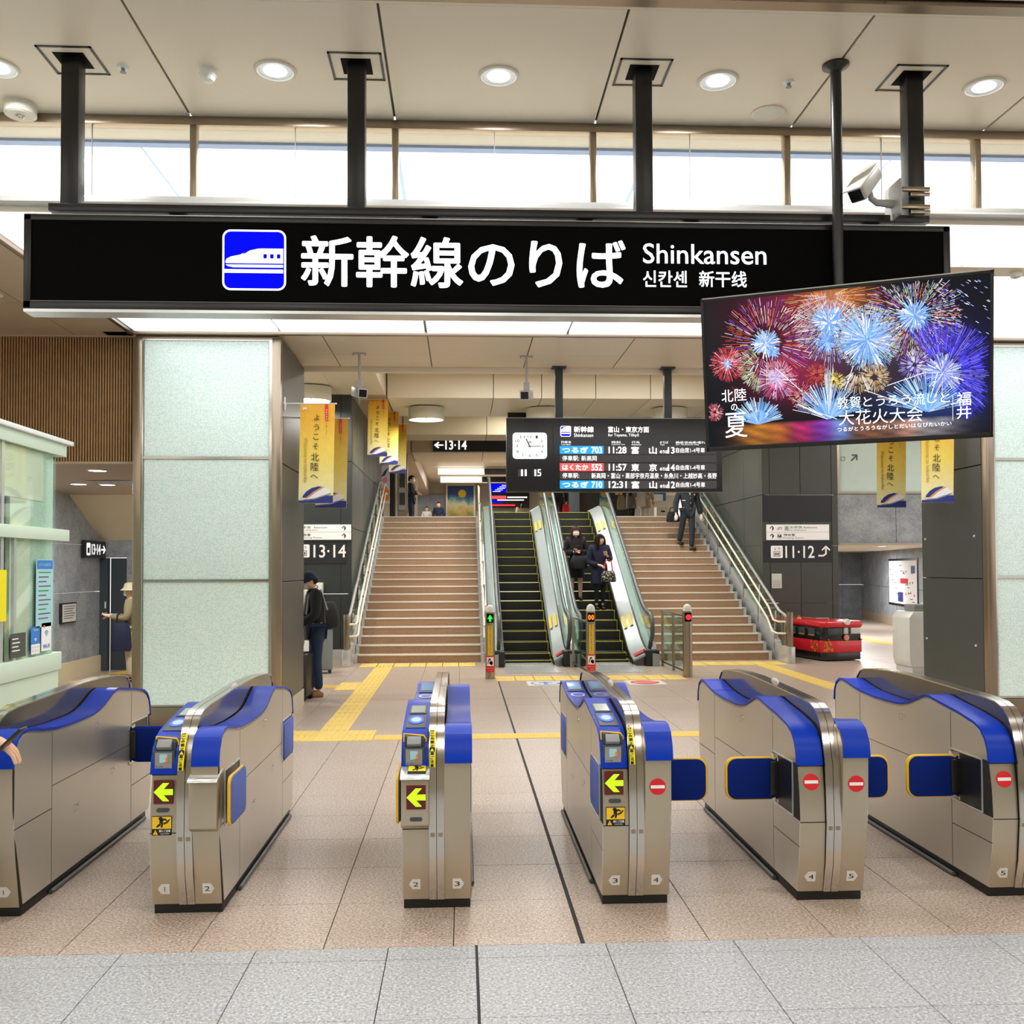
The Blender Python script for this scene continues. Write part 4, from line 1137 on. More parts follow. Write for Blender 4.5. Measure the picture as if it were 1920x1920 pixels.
def bgcol(a, b_):
    x = 118 + a * 1632; top = 190 - 165 * a; bot = 1025 - 82 * a; y = top + b_ * (bot - top)
    c = [.004, .005, .008]
    for gx, gy, rx, ry, h, k in glows:
        d = ((x - gx) / rx) ** 2 + ((y - gy) / ry) ** 2; f = .42 * k * math.exp(-d)
        q = lc3(h); c = [p + q_ * f for p, q_ in zip(c, q)]
    hz = 905 - 65 * a
    if y > hz:      # water with coloured reflections
        fade = max(0, 1 - (y - hz) / 150)
        for gx, wx, h in ((420, 110, '#d88a2a'), (560, 60, '#c8682a'), (690, 70, '#d02c70'), (830, 80, '#8a3cc0'), (920, 50, '#5aa0e8'), (1100, 150, '#a06a4a'), (1420, 140, '#a8a0a0'), (1300, 60, '#c07a50')):
            f = math.exp(-((x - gx) / wx) ** 2) * (.35 + .65 * fade) * (.7 + .3 * math.sin(y * .7 + gx)); q = lc3(h); c = [p + q_ * f for p, q_ in zip(c, q)]
    return tuple(min(1, v) for v in c)
for j in range(GNY):
    for i in range(GNX):
        q = [(i / GNX, j / GNY), ((i + 1) / GNX, j / GNY), ((i + 1) / GNX, (j + 1) / GNY), (i / GNX, (j + 1) / GNY)]
        addp(q, [bgcol(*t_) for t_ in q], 0)
lay_d = [.0003]
def burst(x, y, r0, r1, n, cols, w=2.2, a0=0, a1=360, droop=0, seg=3, gap=.35, jit=.25):
    lay_d[0] += .00004
    for i in range(n):
        an = R(a0 + (a1 - a0) * (i + rs.random()) / n); L = r0 + (r1 - r0) * (1 - jit * rs.random()); ca = rs.choice(cols); ca = lc3(ca)
        st = r0 + (L - r0) * .25 * rs.random()
        for k in range(seg):
            f0 = k / seg; f1 = (k + 1 - gap * rs.random()) / seg
            ra, rb = st + (L - st) * f0, st + (L - st) * f1
            if rs.random() < .12: continue
            P0 = (x + ra * math.cos(an), y - ra * math.sin(an) + droop * (ra / r1) ** 2 * r1); P1 = (x + rb * math.cos(an), y - rb * math.sin(an) + droop * (rb / r1) ** 2 * r1)
            ww = w * (.6 + .6 * rs.random()); nx_, ny_ = -math.sin(an) * ww / 2, -math.cos(an) * ww / 2
            br = .55 + .6 * rs.random(); c_ = tuple(min(1.2, v * br + .02) for v in ca)
            q = [cp(P0[0] - nx_, P0[1] - ny_), cp(P1[0] - nx_, P1[1] - ny_), cp(P1[0] + nx_, P1[1] + ny_), cp(P0[0] + nx_, P0[1] + ny_)]
            if all(0 <= t_[0] <= 1 and 0 <= t_[1] <= 1 for t_ in q): addp(q, c_, lay_d[0] + rs.random() * .00003)
def core(x, y, r, n, cols, w=5): burst(x, y, 0, r, n, cols, w, seg=2, gap=.15, jit=.45)
W_, BL, LB = '#ffffff', '#6aa8ff', '#a8ccff'
burst(880, 150, 20, 330, 120, ['#e8a040', '#ffd890', '#e86a30', '#fff0d0', '#d04830'], 2.4, 150, 390)
burst(500, 420, 90, 290, 190, ['#d83a20', '#a02018', '#ff7a50', '#e8c8ff', '#8a40d0', '#ffffff'], 2.6); burst(470, 560, 60, 170, 70, ['#b8d8a0', '#e8e8c0', '#88a070'], 2.2, 120, 260, seg=2)
core(490, 420, 98, 130, [BL, LB, W_, LB]); core(530, 470, 50, 40, [BL, LB])
burst(250, 540, 20, 118, 110, ['#e82840', '#ff5a6a', '#c01830', '#ffd0d8'], 2.6, seg=2); core(250, 540, 45, 40, [LB, '#c0a0ff', W_], 3)
burst(870, 330, 70, 230, 170, ['#ffffff', '#d0d8ff', '#8aa0ff', '#e8f0ff', '#c8a8e8'], 2.2); core(865, 300, 110, 150, [BL, LB, W_, '#7ab0ff'], 5.5); core(850, 410, 80, 60, [LB, BL], 5)
burst(1085, 390, 90, 205, 230, ['#ffffff', '#a0c8ff', '#70b0ff', '#c0fff0', '#d0e8ff'], 2.6); core(1080, 400, 165, 260, [BL, LB, W_, '#78b0ff', '#8cc0ff'], 6)
burst(1345, 260, 80, 285, 210, ['#ffffff', '#e0e8ff', '#a8e0a8', '#8a70ff', '#ffe0c8', '#d04040'], 2.4, seg=4, gap=.5); core(1345, 260, 110, 150, [BL, LB, W_, '#78b0ff'], 5)
burst(1500, 590, 90, 330, 260, ['#2a20d8', '#3a30ff', '#5a50ff', '#8a80ff', '#2418a0'], 3.0, -70, 130); burst(1345, 545, 10, 105, 90, ['#ffffff', '#c8b8ff', '#8a70ff'], 2.2, seg=2)
core(1500, 590, 130, 170, ['#7a80ff', LB, '#b0b0f0', W_, '#6a70e8'], 5)
burst(550, 630, 15, 135, 120, ['#ff90b8', '#ffd8e8', '#e84888', '#ffffff', '#c8a0ff'], 2.4, seg=2); core(545, 615, 70, 60, ['#e8a8e0', LB, '#ffc8e0'], 4)
burst(790, 600, 8, 85, 60, ['#e85a30', '#ff8a50', '#c83020'], 2.2, seg=2); burst(885, 640, 5, 75, 60, ['#f8e040', '#ffe880', '#d8b020'], 2.6, seg=2); burst(1120, 615, 15, 100, 90, ['#e8c080', '#c89050', '#fff0d0'], 2.2, seg=2)
burst(160, 820, 5, 62, 60, ['#d02838', '#e86070', '#ffc8d0'], 2.2, seg=2); burst(690, 720, 5, 90, 50, ['#e86090', '#ffd0a0', '#d84070'], 2.4, seg=2); burst(290, 715, 5, 55, 30, ['#5a1c18', '#803028'], 2.2, seg=2)
burst(1030, 560, 40, 170, 40, ['#ffffff', '#ffe8c8', '#d0a878'], 2.2, 215, 300, seg=2)
for fx, fy, rr_, a0, a1 in ((430, 893, 190, 18, 165), (850, 862, 260, 20, 160), (1410, 822, 280, 15, 165)):
    burst(fx, fy, 4, rr_, 70, [BL, LB, W_, '#78c0ff', '#a0d8ff'], 4.2, a0, a1, droop=.12, seg=2, gap=.1); burst(fx, fy, 2, rr_ * .5, 50, [BL, '#78c0ff', LB], 6, a0 + 20, a1 - 20, seg=1)
burst(855, 850, 5, 330, 14, [W_, LB], 3, 84, 96, seg=2, gap=.05)
for (x0, y0, x1, y1) in ((1190, 665, 1400, 590), (1290, 620, 1350, 720), (1060, 690, 1330, 790), (540, 560, 700, 700), (1000, 550, 950, 690), (700, 790, 900, 860), (1230, 670, 1390, 800)):
    dx, dy = x1 - x0, y1 - y0; L = math.hypot(dx, dy); nx_, ny_ = -dy / L * 2, dx / L * 2
    addp([cp(x0 - nx_, y0 - ny_), cp(x1 - nx_, y1 - ny_), cp(x1 + nx_, y1 + ny_), cp(x0 + nx_, y0 + ny_)], (1, 1, 1), .0016)
for i in range(60):
    x = rs.uniform(1450, 1740); y = rs.uniform(60, 360); addp([cp(x, y), cp(x + 16, y + 9), cp(x + 14, y + 12), cp(x - 1, y + 3)], mixc((1, 1, 1), (.2, .3, 1), rs.random()), .0015)
me = bpy.data.meshes.new('picture'); me.from_pydata([tuple(TM @ Vector(q)) for q in sv], [], sf); ca_ = me.color_attributes.new('Col', 'FLOAT_COLOR', 'POINT')
ca_.data.foreach_set('color', [x for c_ in scol for x in (*c_, 1)]); me.materials.append(M['screen_light'])
o = bpy.data.objects.new('screen', me); COL.objects.link(o); o.parent = T
def tvt(g, s, x, y, wpx, hpx, m=0, emb=.0):
    a, b_ = cp(x, y); a2, _ = cp(x + wpx, y); top = 190 - 165 * a; bot = 1025 - 82 * a
    o_ = spt(a, b_, .0025); return g.text(s, o_, wpx / 1632 * SW, hpx / (bot - top) * SH, m=m, emb=emb)
g = G(); tvt(g, '北', 243, 724, 72, 72); tvt(g, '陸', 325, 716, 72, 72); tvt(g, 'の', 283, 790, 38, 38); tvt(g, '夏', 290, 895, 138, 145)
for i, ch in enumerate('敦賀とうろう流しと'): tvt(g, ch, 935 + i * 72, 765 - i * 3.6, 62 if i < 2 or i == 6 else 50, 70 if i < 2 or i == 6 else 55, emb=-.005)
for i, ch in enumerate('大花火大会'): tvt(g, ch, 955 + i * 97, 853 - i * 5, 88, 86, emb=-.005)
tvt(g, 'つるがとうろうながしとだいはなびたいかい', 1222, 905, 645, 26); tvt(g, '福', 1612, 745, 78, 80); tvt(g, '井', 1612, 825, 80, 74)
a_, b_ = cp(1552, 800); g.poly([(-.001, -.07), (.001, -.07), (.001, .07), (-.001, .07)], spt(a_, b_, .0025))
tvb(g).build('lettering', 'sign_white_glow', T)
pb = Vector((2.419 - TXc, 5.924 - TY, 0))
G().tube([(pb.x, pb.y, 0.10), (pb.x, pb.y, ZF - TZ)], .034, 20).build('pole', 'satin_black', T, smooth=50)
G().lathe([(.03, -.05), (.045, -.03), (.085, -.012), (.085, .0)], (pb.x, pb.y, ZF - TZ), 24).build('ceiling_flange', 'satin_black', T, smooth=40)
G().box(pb.x - .05, pb.x + .05, pb.y - .05, pb.y + .05, -.10, .14).tube([(pb.x, pb.y, .02), (.03, .10, 0)], .035, 10).build('bracket', 'satin_black', T)

# ================================================================== ceiling fittings of the front ceiling
dls = [(-2.985, 6.17, 'recessed round downlight cut by the frame edge'), (-1.204, 6.136, 'lit downlight between the smoke detector and the second sign post'), (.25, 6.144, 'lit downlight alone in the middle ceiling panel'),
       (1.71, 6.147, 'lit downlight between the third sign post and the small sprinkler'), (3.529, 6.151, 'lit downlight beyond the post that carries the camera')]
for x, y, l in dls:
    t = thing('downlight', l, 'downlight', (x, y, ZF), group='recessed downlights over the gates')
    G().lathe([(.135, .0), (.135, -.008), (.118, -.012), (.112, -.004)], n=32).build('trim_ring', 'lamp_shell', t, smooth=50)
    g = G().lathe([(.112, -.0045), (.088, -.0015), (.08, -.0012)], n=32); g.build('reflector', 'lamp_well', t, smooth=60)
    G().lathe([(.074, -.006), (.05, -.016), (.0, -.018)], n=24).build('lamp', 'lamp_glow', t, smooth=60)
    area('downlight_beam', (x, y, ZF - .03), .14, LAMP_W, (1, .98, .96))
t = thing('smoke_detector', 'white round smoke detector on the front ceiling', 'smoke detector', (-1.64, 6.154, ZF))
G().lathe([(.056, 0), (.056, -.03), (.05, -.045)], n=24).build('base', 'gate_white_plastic', t, smooth=40); G().lathe([(.046, -.045), (.046, -.05), (.036, -.07), (.01, -.074)], n=24).build('sensor_head', 'gate_white_plastic', t, smooth=50)
G().lathe([(.034, -.0505), (.040, -.0515), (.040, -.056)], n=24).build('vent_slot', 'dark_grey_plastic', t)
t = thing('emergency_lamp', 'cream drum emergency lamp on the ceiling beside the far sign post', 'lamp', (-3.06, 6.66, ZF))
G().lathe([(.105, 0), (.105, -.075), (.098, -.08)], n=28).build('shell', 'lamp_shell', t, smooth=40); G().lathe([(.096, -.0805), (.09, -.084)], n=28).build('face_plate', 'lamp_shell', t); g = G()
for k in range(5): a = 2 * pi * k / 5; g.ball((.022 * math.cos(a), .022 * math.sin(a), -.085), .011, 8, 5)
g.build('lamp_cluster', 'rail_steel', t, smooth=60)
for x, y, l in ((-2.175, 6.136, 'tiny ceiling sprinkler between the far post and the smoke detector'), (2.19, 6.149, 'tiny ceiling sprinkler between a downlight and the television pole')):
    t = thing('sprinkler', l, 'sprinkler', (x, y, ZF), group='ceiling sprinklers'); G().lathe([(.038, 0), (.034, -.008), (.014, -.01)], n=18).build('escutcheon', 'gate_white_plastic', t, smooth=50); G().lathe([(.012, -.008), (.01, -.03), (.02, -.032), (.02, -.035)], n=12).build('nozzle', 'mid_grey', t)
t = thing('ceiling_speaker', 'flat round ceiling speaker grille near the television pole', 'speaker', (2.19, 6.579, ZF)); G().lathe([(.118, 0), (.118, -.006), (.11, -.009)], n=30).build('rim', 'ceiling_beige', t, smooth=40); G().lathe([(.109, -.0085), (.06, -.012), (.0, -.0125)], n=30).build('grille', 'lamp_shell', t, smooth=60)
t = thing('ceiling_disc', 'pale flat ceiling disc over the slat wall', 'speaker', (-4.42, 9.0, ZC)); G().lathe([(.13, 0), (.13, -.008), (.115, -.012)], n=26).build('rim', 'lamp_shell', t, smooth=40); G().lathe([(.114, -.011), (.0, -.014)], n=26).build('grille', 'lamp_shell', t, smooth=60)
t = thing('small_ceiling_lamp', 'small cream lamp on the strip between luminous panels beside the television', 'lamp', (4.86, 8.02, ZC)); G().lathe([(.05, 0), (.05, -.03), (.04, -.05)], n=18).build('shell', 'lamp_shell', t, smooth=40); G().lathe([(.02, -.05), (.015, -.06)], n=12).build('lens', 'rail_steel', t)

# security camera clamped to the sign post
t = thing('security_camera', 'white security camera clamped to the sign post near the television', 'camera', (2.93, 5.98, 4.10))
G().box(-.135, -.12, -.13, .09, -.15, .08).build('mount_plate', 'camera_grey', t, bevel=.004)
G().tube([(-.12, -.02, -.05), (-.24, -.03, -.045), (-.28, -.035, -.02), (-.295, -.04, .03)], [.028, .022, .02, .018], 12).build('arm', 'camera_grey', t, smooth=60)
CMX = Matrix.Translation((-.325, -.06, .075)) @ Matrix.Rotation(R(-52), 4, 'Z') @ Matrix.Rotation(R(44), 4, 'X')
G().box(-.055, .055, -.17, .13, -.05, .05).xf(CMX).build('housing', 'camera_grey', t, bevel=.018, seg=3)
G().box(-.062, .062, -.20, .12, .048, .06).xf(CMX).build('sun_shield', 'gate_white_plastic', t, bevel=.004)
G().box(-.04, .04, -.175, -.168, -.035, .035).xf(CMX).build('lens_window', 'lens_black', t)
for z in (.055, -.06): G().box(-.13, .12, -.02, .0, z - .014, z + .014).box(-.01, .115, -.028, -.018, z - .05, z - .025).build('clamp', 'bronze_steel', t, bevel=.003)

# ================================================================== STAIRCASES
SR, ST, SY0 = .148, .308, 17.19
def staircase(x0, x1, label, n=20):
    t = thing('staircase', label, 'staircase', (x0, SY0, 0))
    W = x1 - x0; st0 = ns0 = None
    for i in range(n):
        if st0 is None:
            st0 = G().box(0, W, 0, ST + .03, -SR, -.012).build('step', 'stair_granite', t); st0.location = (0, 0, SR)
            ns0 = G().box(0, W, -.012, .05, -.024, .0).build('nosing', 'nosing_pale', st0, bevel=.003)
        else:
            s = link_copy(st0, t, (0, ST * i, SR * (i + 1))); c = ns0.copy(); COL.objects.link(c); c.parent = s
    tr = G()
    for i in range(n): tr.box(0, W, ST * i + .05, ST * (i + 1), SR * (i + 1) - .012, SR * (i + 1) - .001)
    tr.build('treads', 'tan_granite', t)
    for xx in (-.06, W):
        pr = [(-.02, 0)] + [p for i in range(n) for p in ((ST * i - .02, SR * (i + 1) + .01), (ST * (i + 1) - .02, SR * (i + 1) + .01))] + [(ST * n, 0)]
        G().prism(pr, 'x', xx, xx + .06).build('stringer', 'bright_steel', t)
    return t
staircase(-1.88, .34, 'brown granite staircase with steel nosings between the dark wall and the escalators')
staircase(3.60, 5.62, 'brown granite staircase the uniformed person walks down')
SL = SR / ST
def zs(y): return max(0, (y - SY0) * SL + SR)
def stair_rail(x, inner, label, plinth=True):
    """glass balustrade at x with two round handrails on the inner side (sign)"""
    t = thing('stair_railing', label, 'railing', (x, 16.55, 0))
    def q(dx, y, dz): return (dx, y - 16.55, zs(y) + dz)
    y1 = 23.1
    G().tube([(0, 0, .80), (0, .15, .82), q(0, 17.1, .80), q(0, y1, .82), (0, y1 + .5 - 16.55, zs(y1) + .82)], .026, 8).build('top_rail', 'bright_steel', t, smooth=60)
    G().add([(0, .1, .14), (0, y1 - 16.55, zs(y1) + .05), (0, y1 - 16.55, zs(y1) + .76), (0, .45, .78), (0, .1, .76), (.01, .1, .14), (.01, y1 - 16.55, zs(y1) + .05), (.01, y1 - 16.55, zs(y1) + .76), (.01, .45, .78), (.01, .1, .76)],
            [(0, 1, 2, 3, 4), (9, 8, 7, 6, 5), (0, 5, 6, 1), (3, 8, 9, 4)]).build('glass_panel', 'rail_glass', t)
    for dz, dx in ((.76, .13), (.55, .15)):
        G().tube([(inner * .02, .15, dz - .04), (inner * dx, .22, dz - .04), (inner * dx, .5, dz - .02), q(inner * dx, 17.3, dz), q(inner * dx, y1, dz), (inner * dx, y1 + .6 - 16.55, zs(y1) + dz), (inner * .02, y1 + .6 - 16.55, zs(y1) + dz - .02)], .019, 8).build('handrail', 'cove_white', t, smooth=60)
    for k in range(7):
        y = 17.25 + .95 * k; G().tube([q(inner * .03, y, .0), q(inner * .03, y, .72)], .024, 8).box(inner * .03, inner * .14, y - 16.57, y - 16.53, zs(y) + .52, zs(y) + .55).build('post', 'rail_steel', t, smooth=40)
    G().box(-.045, .045, -.045, .045, .27, .90).build('newel_post', 'bronze_steel', t, bevel=.004)
    G().box(-.03, .03, .3, .36, .2, .86).build('newel_post', 'bronze_steel', t, bevel=.004)
    G().box(-.07, .07, -.07, .62, 0, .29).build('base_block', 'bright_steel', t, bevel=.004)
    G().prism([(.5, .0), (.62, .34), (y1 - 16.55, zs(y1) + .14), (y1 - 16.55, zs(y1) - .12), (.95, 0)], 'x', -.04, .05).build('string_cap', 'bright_steel', t)
    return t
stair_rail(-2.00, 1, 'glass and steel stair railing beside the dark 13·14 wall')
stair_rail(5.80, -1, 'glass and steel stair railing ending beside the red train')
t = thing('stair_railing', 'handrail on the stair side next to the escalator going up', 'railing', (.40, 16.9, 0))
for dz in (.76, .55):
    G().tube([(0, .15, dz - .1), (0, .4, zs(17.3) + dz - .06), (0, 23.0 - 16.9, zs(23.0) + dz), (0, 23.6 - 16.9, zs(23) + dz)], .019, 8).build('handrail', 'cove_white', t, smooth=60)
for k in range(7): y = 17.2 + .95 * k; G().tube([(.02, y - 16.9, zs(y)), (.02, y - 16.9, zs(y) + .78)], .02, 8).build('post', 'rail_steel', t, smooth=40)

# ================================================================== ESCALATORS
EY, EZ, ER, ET = 17.4, .343, .177, .305      # nosing of step 1
def ez(y): return max(.0, EZ + (y - EY) * ER / ET)
def path(dz, y0=16.25, y1=22.3):
    """side line of the incline, eased at foot and head"""
    pts = []
    for i in range(25):
        y = y0 + (y1 - y0) * i / 24; z = EZ + (y - EY) * ER / ET
        z0 = .0; zt = 2.96
        # smooth max / min
        k = 9.0; z = math.log(math.exp(k * (z - .02)) + 1) / k; z = zt - math.log(math.exp(k * (zt - z)) + 1) / k if z < zt + 2 else zt
        pts.append((y, z + dz))
    return pts
def escalator(x0, x1, xl, xr, label):
    t = thing('escalator', label, 'escalator', (0, 0, 0)); W = x1 - x0
    s0 = None
    for i in range(-1, 17):
        z = EZ + ER * (i - 1); y = EY + ET * (i - 1)
        if z < .1: z = .07 if i < 0 else .12
        if s0 is None or i in (-1, 0):
            s = G().box(0, W, .0, ET + .03, -ER if i > 0 else -.1, -.008).build('step', 'escal_black', t)
            e = G().box(0, W, -.004, .016, -.010, 0).box(W - .012, W, 0, ET, -.010, 0).box(W - .013, W - .002, -.003, 0, -ER if i > 0 else -.06, 0).build('step_edge', 'escal_yellow', s)
            s.location = (x0, y if i > 0 else 16.72 + .3 * (i + 1), z)
            if i == 1: s0 = (s, e)
            elif i < 1: s0 = None
        else:
            s = link_copy(s0[0], t, (x0, y, z)); c = s0[1].copy(); COL.objects.link(c); c.parent = s
    g = G().box(x0 - .03, x1 + .03, 15.27, 16.62, 0, .012)
    for k in range(11): g.box(x0 + .0 + k * W / 10 - .004, x0 + k * W / 10 + .004, 15.29, 16.6, .012, .016)
    g.build('landing_plate', 'bright_steel', t)
    G().box(x0, x1, 16.56, 16.62, .01, .035).build('comb_plate', 'bright_steel', t)
    for sgn, xi, xh in ((-1, x0, xl), (1, x1, xr)):
        b = path(0); a = path(0, 16.1)
        xs_ = sorted((xi, xi + sgn * .02)); G().strip([(y, z - .30) for y, z in path(.0, 16.5)], 'x', xs_[0], xs_[1], .40).build('skirt_panel', 'escal_black', t)
        # inner deck slopes from the steps up to the glass
        p = path(.10, 16.3); v = []; n = len(p)
        xg = xh - sgn * .03
        for y, z in p: v += [(xi + sgn * .005, y, z), (xg, y, z + .13), (xg, y, z + .09), (xi + sgn * .005, y, z - .03)]
        f = []
        for i in range(n - 1):
            for k in range(4): f.append((4 * i + k, 4 * i + (k + 1) % 4, 4 * i + 4 + (k + 1) % 4, 4 * i + 4 + k))
        f += [(0, 3, 2, 1), (4 * n - 4, 4 * n - 3, 4 * n - 2, 4 * n - 1)]
        G().add(v, f).build('inner_deck', 'deck_steel', t, smooth=40)
        # glass
        lo = path(.22, 16.35); hi = path(.86, 16.35)
        v = []
        for (ya, za), (yb, zb_) in zip(lo, hi): v += [(xh - .006, ya, za), (xh - .006, yb, zb_), (xh + .006, yb, zb_), (xh + .006, ya, za)]
        f = []
        for i in range(n - 1):
            for k in range(4): f.append((4 * i + k, 4 * i + (k + 1) % 4, 4 * i + 4 + (k + 1) % 4, 4 * i + 4 + k))
        f += [(0, 3, 2, 1), (4 * n - 4, 4 * n - 3, 4 * n - 2, 4 * n - 1)]
        G().add(v, f).build('glass_panel', 'rail_glass', t)
        G().tube([(xh, y, z) for y, z in path(.83, 16.4)], .022, 8).build('rail_guide', 'bright_steel', t, smooth=60)
        # handrail with its turned end
        top = path(.89, 16.4); arc = [(xh, 16.4 - .24 * math.sin(R(a)), .65 + .24 * math.cos(R(a))) for a in range(165, 0, -15)]
        G().tube([(xh, 16.42, .30), (xh, 16.36, .38)] + arc + [(xh, y, z) for y, z in top], .036, 10).build('handrail', 'rubber', t, smooth=60)
        # outer deck and cladding
        p = path(.14, 16.2); xo = xh + sgn * .13
        v = []
        for y, z in p: v += [(xh + sgn * .008, y, z + .08), (xo, y, z + .06), (xo, y, max(0, z - .75)), (xh + sgn * .008, y, max(0, z - .75))]
        f = []
        for i in range(n - 1):
            for k in range(4): f.append((4 * i + k, 4 * i + (k + 1) % 4, 4 * i + 4 + (k + 1) % 4, 4 * i + 4 + k))
        f += [(0, 3, 2, 1), (4 * n - 4, 4 * n - 3, 4 * n - 2, 4 * n - 1)]
        G().add(v, f).build('outer_cladding', 'deck_steel', t, smooth=40)
        G().box(min(xh - sgn * .10, xo), max(xh - sgn * .10, xo), 16.22, 16.5, 0, .27).build('newel_base', 'satin_black', t, bevel=.01)
        for yy, m in ((17.55, 'flap_yellow'), (20.9, 'flap_yellow')):
            if sgn > 0:
                
                for k in (0, 1):
                    f0, f1 = .18 + .4 * k, .40 + .4 * k; q = [(xi + (xg - xi) * f, yy + dy, ez(yy + dy) + .112 + .13 * f) for f, dy in ((f0, 0), (f1, 0), (f1, .34), (f0, .34))]
                    G().add(q, [(0, 1, 2, 3)]).build('warning_label', m, t)
        z = ez(16.6) + .20; 
        if sgn > 0: G().add([(xi + .05, 16.42, .165), (xg - .03, 16.42, .262), (xg - .03, 16.60, .275), (xi + .05, 16.60, .178)], [(0, 1, 2, 3)]).build('warning_label', 'red_print', t)
    return t
escalator(.745, 1.585, .63, 1.84, 'escalator with empty black steps and yellow edges, green arrow bollard before it')
escalator(2.13, 2.965, 2.03, 3.27, 'escalator carrying two people down between glass sides')
# deck between the two escalators
p = path(.24, 16.4); n = len(p)
struct(G().strip([(y, z) for y, z in p], 'x', 1.97, 1.90, .02).build('trim_1', 'bright_steel'), 'steel strip between the two escalators')

def bollard(x, y, label, disp):
    t = thing('escalator_bollard', label, 'bollard', (x, y, 0), group='steel bollards before the escalators')
    h = 1.10
    G().lathe([(.073, 0), (.073, h - .08)], n=24).build('post', 'bronze_steel', t, smooth=50)
    G().lathe([(.070, h - .08), (.066, h - .03), (.05, h + .01), (.02, h + .03), (0, h + .032)], n=24).build('dome_cap', 'gate_white_plastic', t, smooth=60)
    def front(g, x0, x1, z0, z1, r, m):
        k = 7; v = []
        for i in range(k):
            a = math.asin(max(-1, min(1, (x0 + (x1 - x0) * i / (k - 1)) / .0735))); v += [(r * math.sin(a), -r * math.cos(a), z0), (r * math.sin(a), -r * math.cos(a), z1)]
        g.add(v, [(2 * i, 2 * i + 2, 2 * i + 3, 2 * i + 1) for i in range(k - 1)], m)
    g = G(); front(g, -.058, .058, .86, 1.0, .0738, 0); g.build('display', 'matt_black', t)
    yy = -.0765
    if disp == 'up': g = G().poly([(-.016, -.05), (.016, -.05), (.016, -.005), (.042, -.012), (0, .055), (-.042, -.012), (-.016, -.005)], (0, yy, .93)); g.build('display_symbol', 'lamp_green', t)
    elif disp == 'num': G().text('0', (-.028, yy, .93), .036, .075, emb=.03).text('0', (.020, yy, .93), .036, .075, emb=.03).build('display_symbol', 'lamp_orange', t)
    else: G().disc((0, yy, .93), .043).build('display_symbol', 'lamp_red', t)
    if disp != 'stop':
        g = G(); front(g, -.034, .034, .36, .82, .0742, 0); g.vtext('手すりにおつかまりください', (0, yy, .80), .034, .0345, m=1, emb=.02); g.build('yellow_notice', ['amber_print', 'black_print'], t)
        g = G(); front(g, -.065, .065, .10, .355, .0746, 0); front(g, -.052, .052, .20, .335, .0752, 1)
        for c_, r_ in (((.012, yy - .001, .25), .026), ((.018, yy - .001, .235), .02), ((-.005, yy - .001, .30), .014)): g.disc(c_, r_, m=2)
        g.poly([(-.03, -.03), (-.02, -.03), (.0, .05), (-.012, .05)], (-.012, yy - .001, .26), m=2)
        g.text('おやめください', (0, yy - .0012, .165), .09, .016, m=1); g.text('ご注意', (0, yy - .0012, .13), .06, .014, m=1)
        g.build('red_notice', ['red_print', 'white_print', 'black_print'], t)
    return t
bollard(.43, 14.62, 'steel bollard with a lit green arrow before the left escalator', 'up')
bollard(2.005, 14.72, 'steel bollard with an orange lit number between the escalators', 'num')
bollard(3.50, 14.60, 'plain steel bollard with a red lamp at the end of the glass barrier', 'stop')
def barrier(xa, ya, xb, yb, label, h=.95, posts=3):
    t = thing('glass_barrier', label, 'barrier', (xa, ya, 0)); dx, dy = xb - xa, yb - ya
    for i in range(posts):
        f = i / max(1, posts - 1); G().box(dx * f - .02, dx * f + .02, dy * f - .02, dy * f + .02, 0, h - .04 * f).build('post', 'bronze_steel', t, bevel=.003)
    G().tube([(0, 0, h), (dx, dy, h - .02)], .016, 8).build('top_rail', 'rail_steel', t, smooth=60); G().tube([(0, 0, .07), (dx, dy, .07)], .018, 8).build('bottom_rail', 'dark_grey_plastic', t, smooth=60)
    L = math.hypot(dx, dy); nx_, ny_ = -dy / L * .004, dx / L * .004
    G().prism([(-nx_, -ny_), (dx - nx_, dy - ny_), (dx + nx_, dy + ny_), (nx_, ny_)], 'z', .1, h - .03).build('glass_panel', 'rail_glass', t)
barrier(3.47, 16.3, 3.50, 14.75, 'glass barrier between the right escalator and the red lamp bollard')
barrier(1.90, 16.2, 1.98, 14.95, 'small glass barrier behind the orange number bollard', .85, 2)

# ================================================================== DEPARTURE BOARD
B = thing('departure_board', 'hanging black departure board with a clock and lit train times', 'board', (1.955, 11.99, 2.67))
bx0, bx1 = -1.385, 1.39
G().box(bx0, bx1, 0, .16, 0, .935).build('housing', 'satin_black', B, bevel=.006)
G().box(bx0, bx1, -.004, .16, .935, .945).build('top_edge', 'mid_grey', B)
G().box(bx0 + .590, bx0 + .596, -.006, 0, .01, .93).build('panel_joint', 'black', B)
for x in (-.705, .705): G().box(x - .048, x + .048, .04, .13, .94, ZC - 2.67).build('post', 'dark_grey_plastic', B, bevel=.004); G().box(x - .09, x + .09, .0, .17, ZC - 2.67 - .02, ZC - 2.67).build('ceiling_plate', 'dark_grey_plastic', B)
def bp(x, y):
    """photograph crop pixel (4.8 per px from 960,560) -> local point on the board face"""
    X = 960 + x / 4.8; Y = 560 + y / 4.8
    return ((X - 950.4) / 403.5 * (bx1 - bx0) + bx0, 0, .935 - (Y - 786) / 136.3 * .935)
def bt_(g, s, x0, y0, x1, y1, m=0, emb=.0, d=.008):
    emb = 0.0 if len(s) > 7 else min(emb, .018)
    a = bp(x0, y1); c = bp(x1, y0); g.text(s, ((a[0] + c[0]) / 2, -d, (a[2] + c[2]) / 2), c[0] - a[0], c[2] - a[2], m=m, emb=emb)
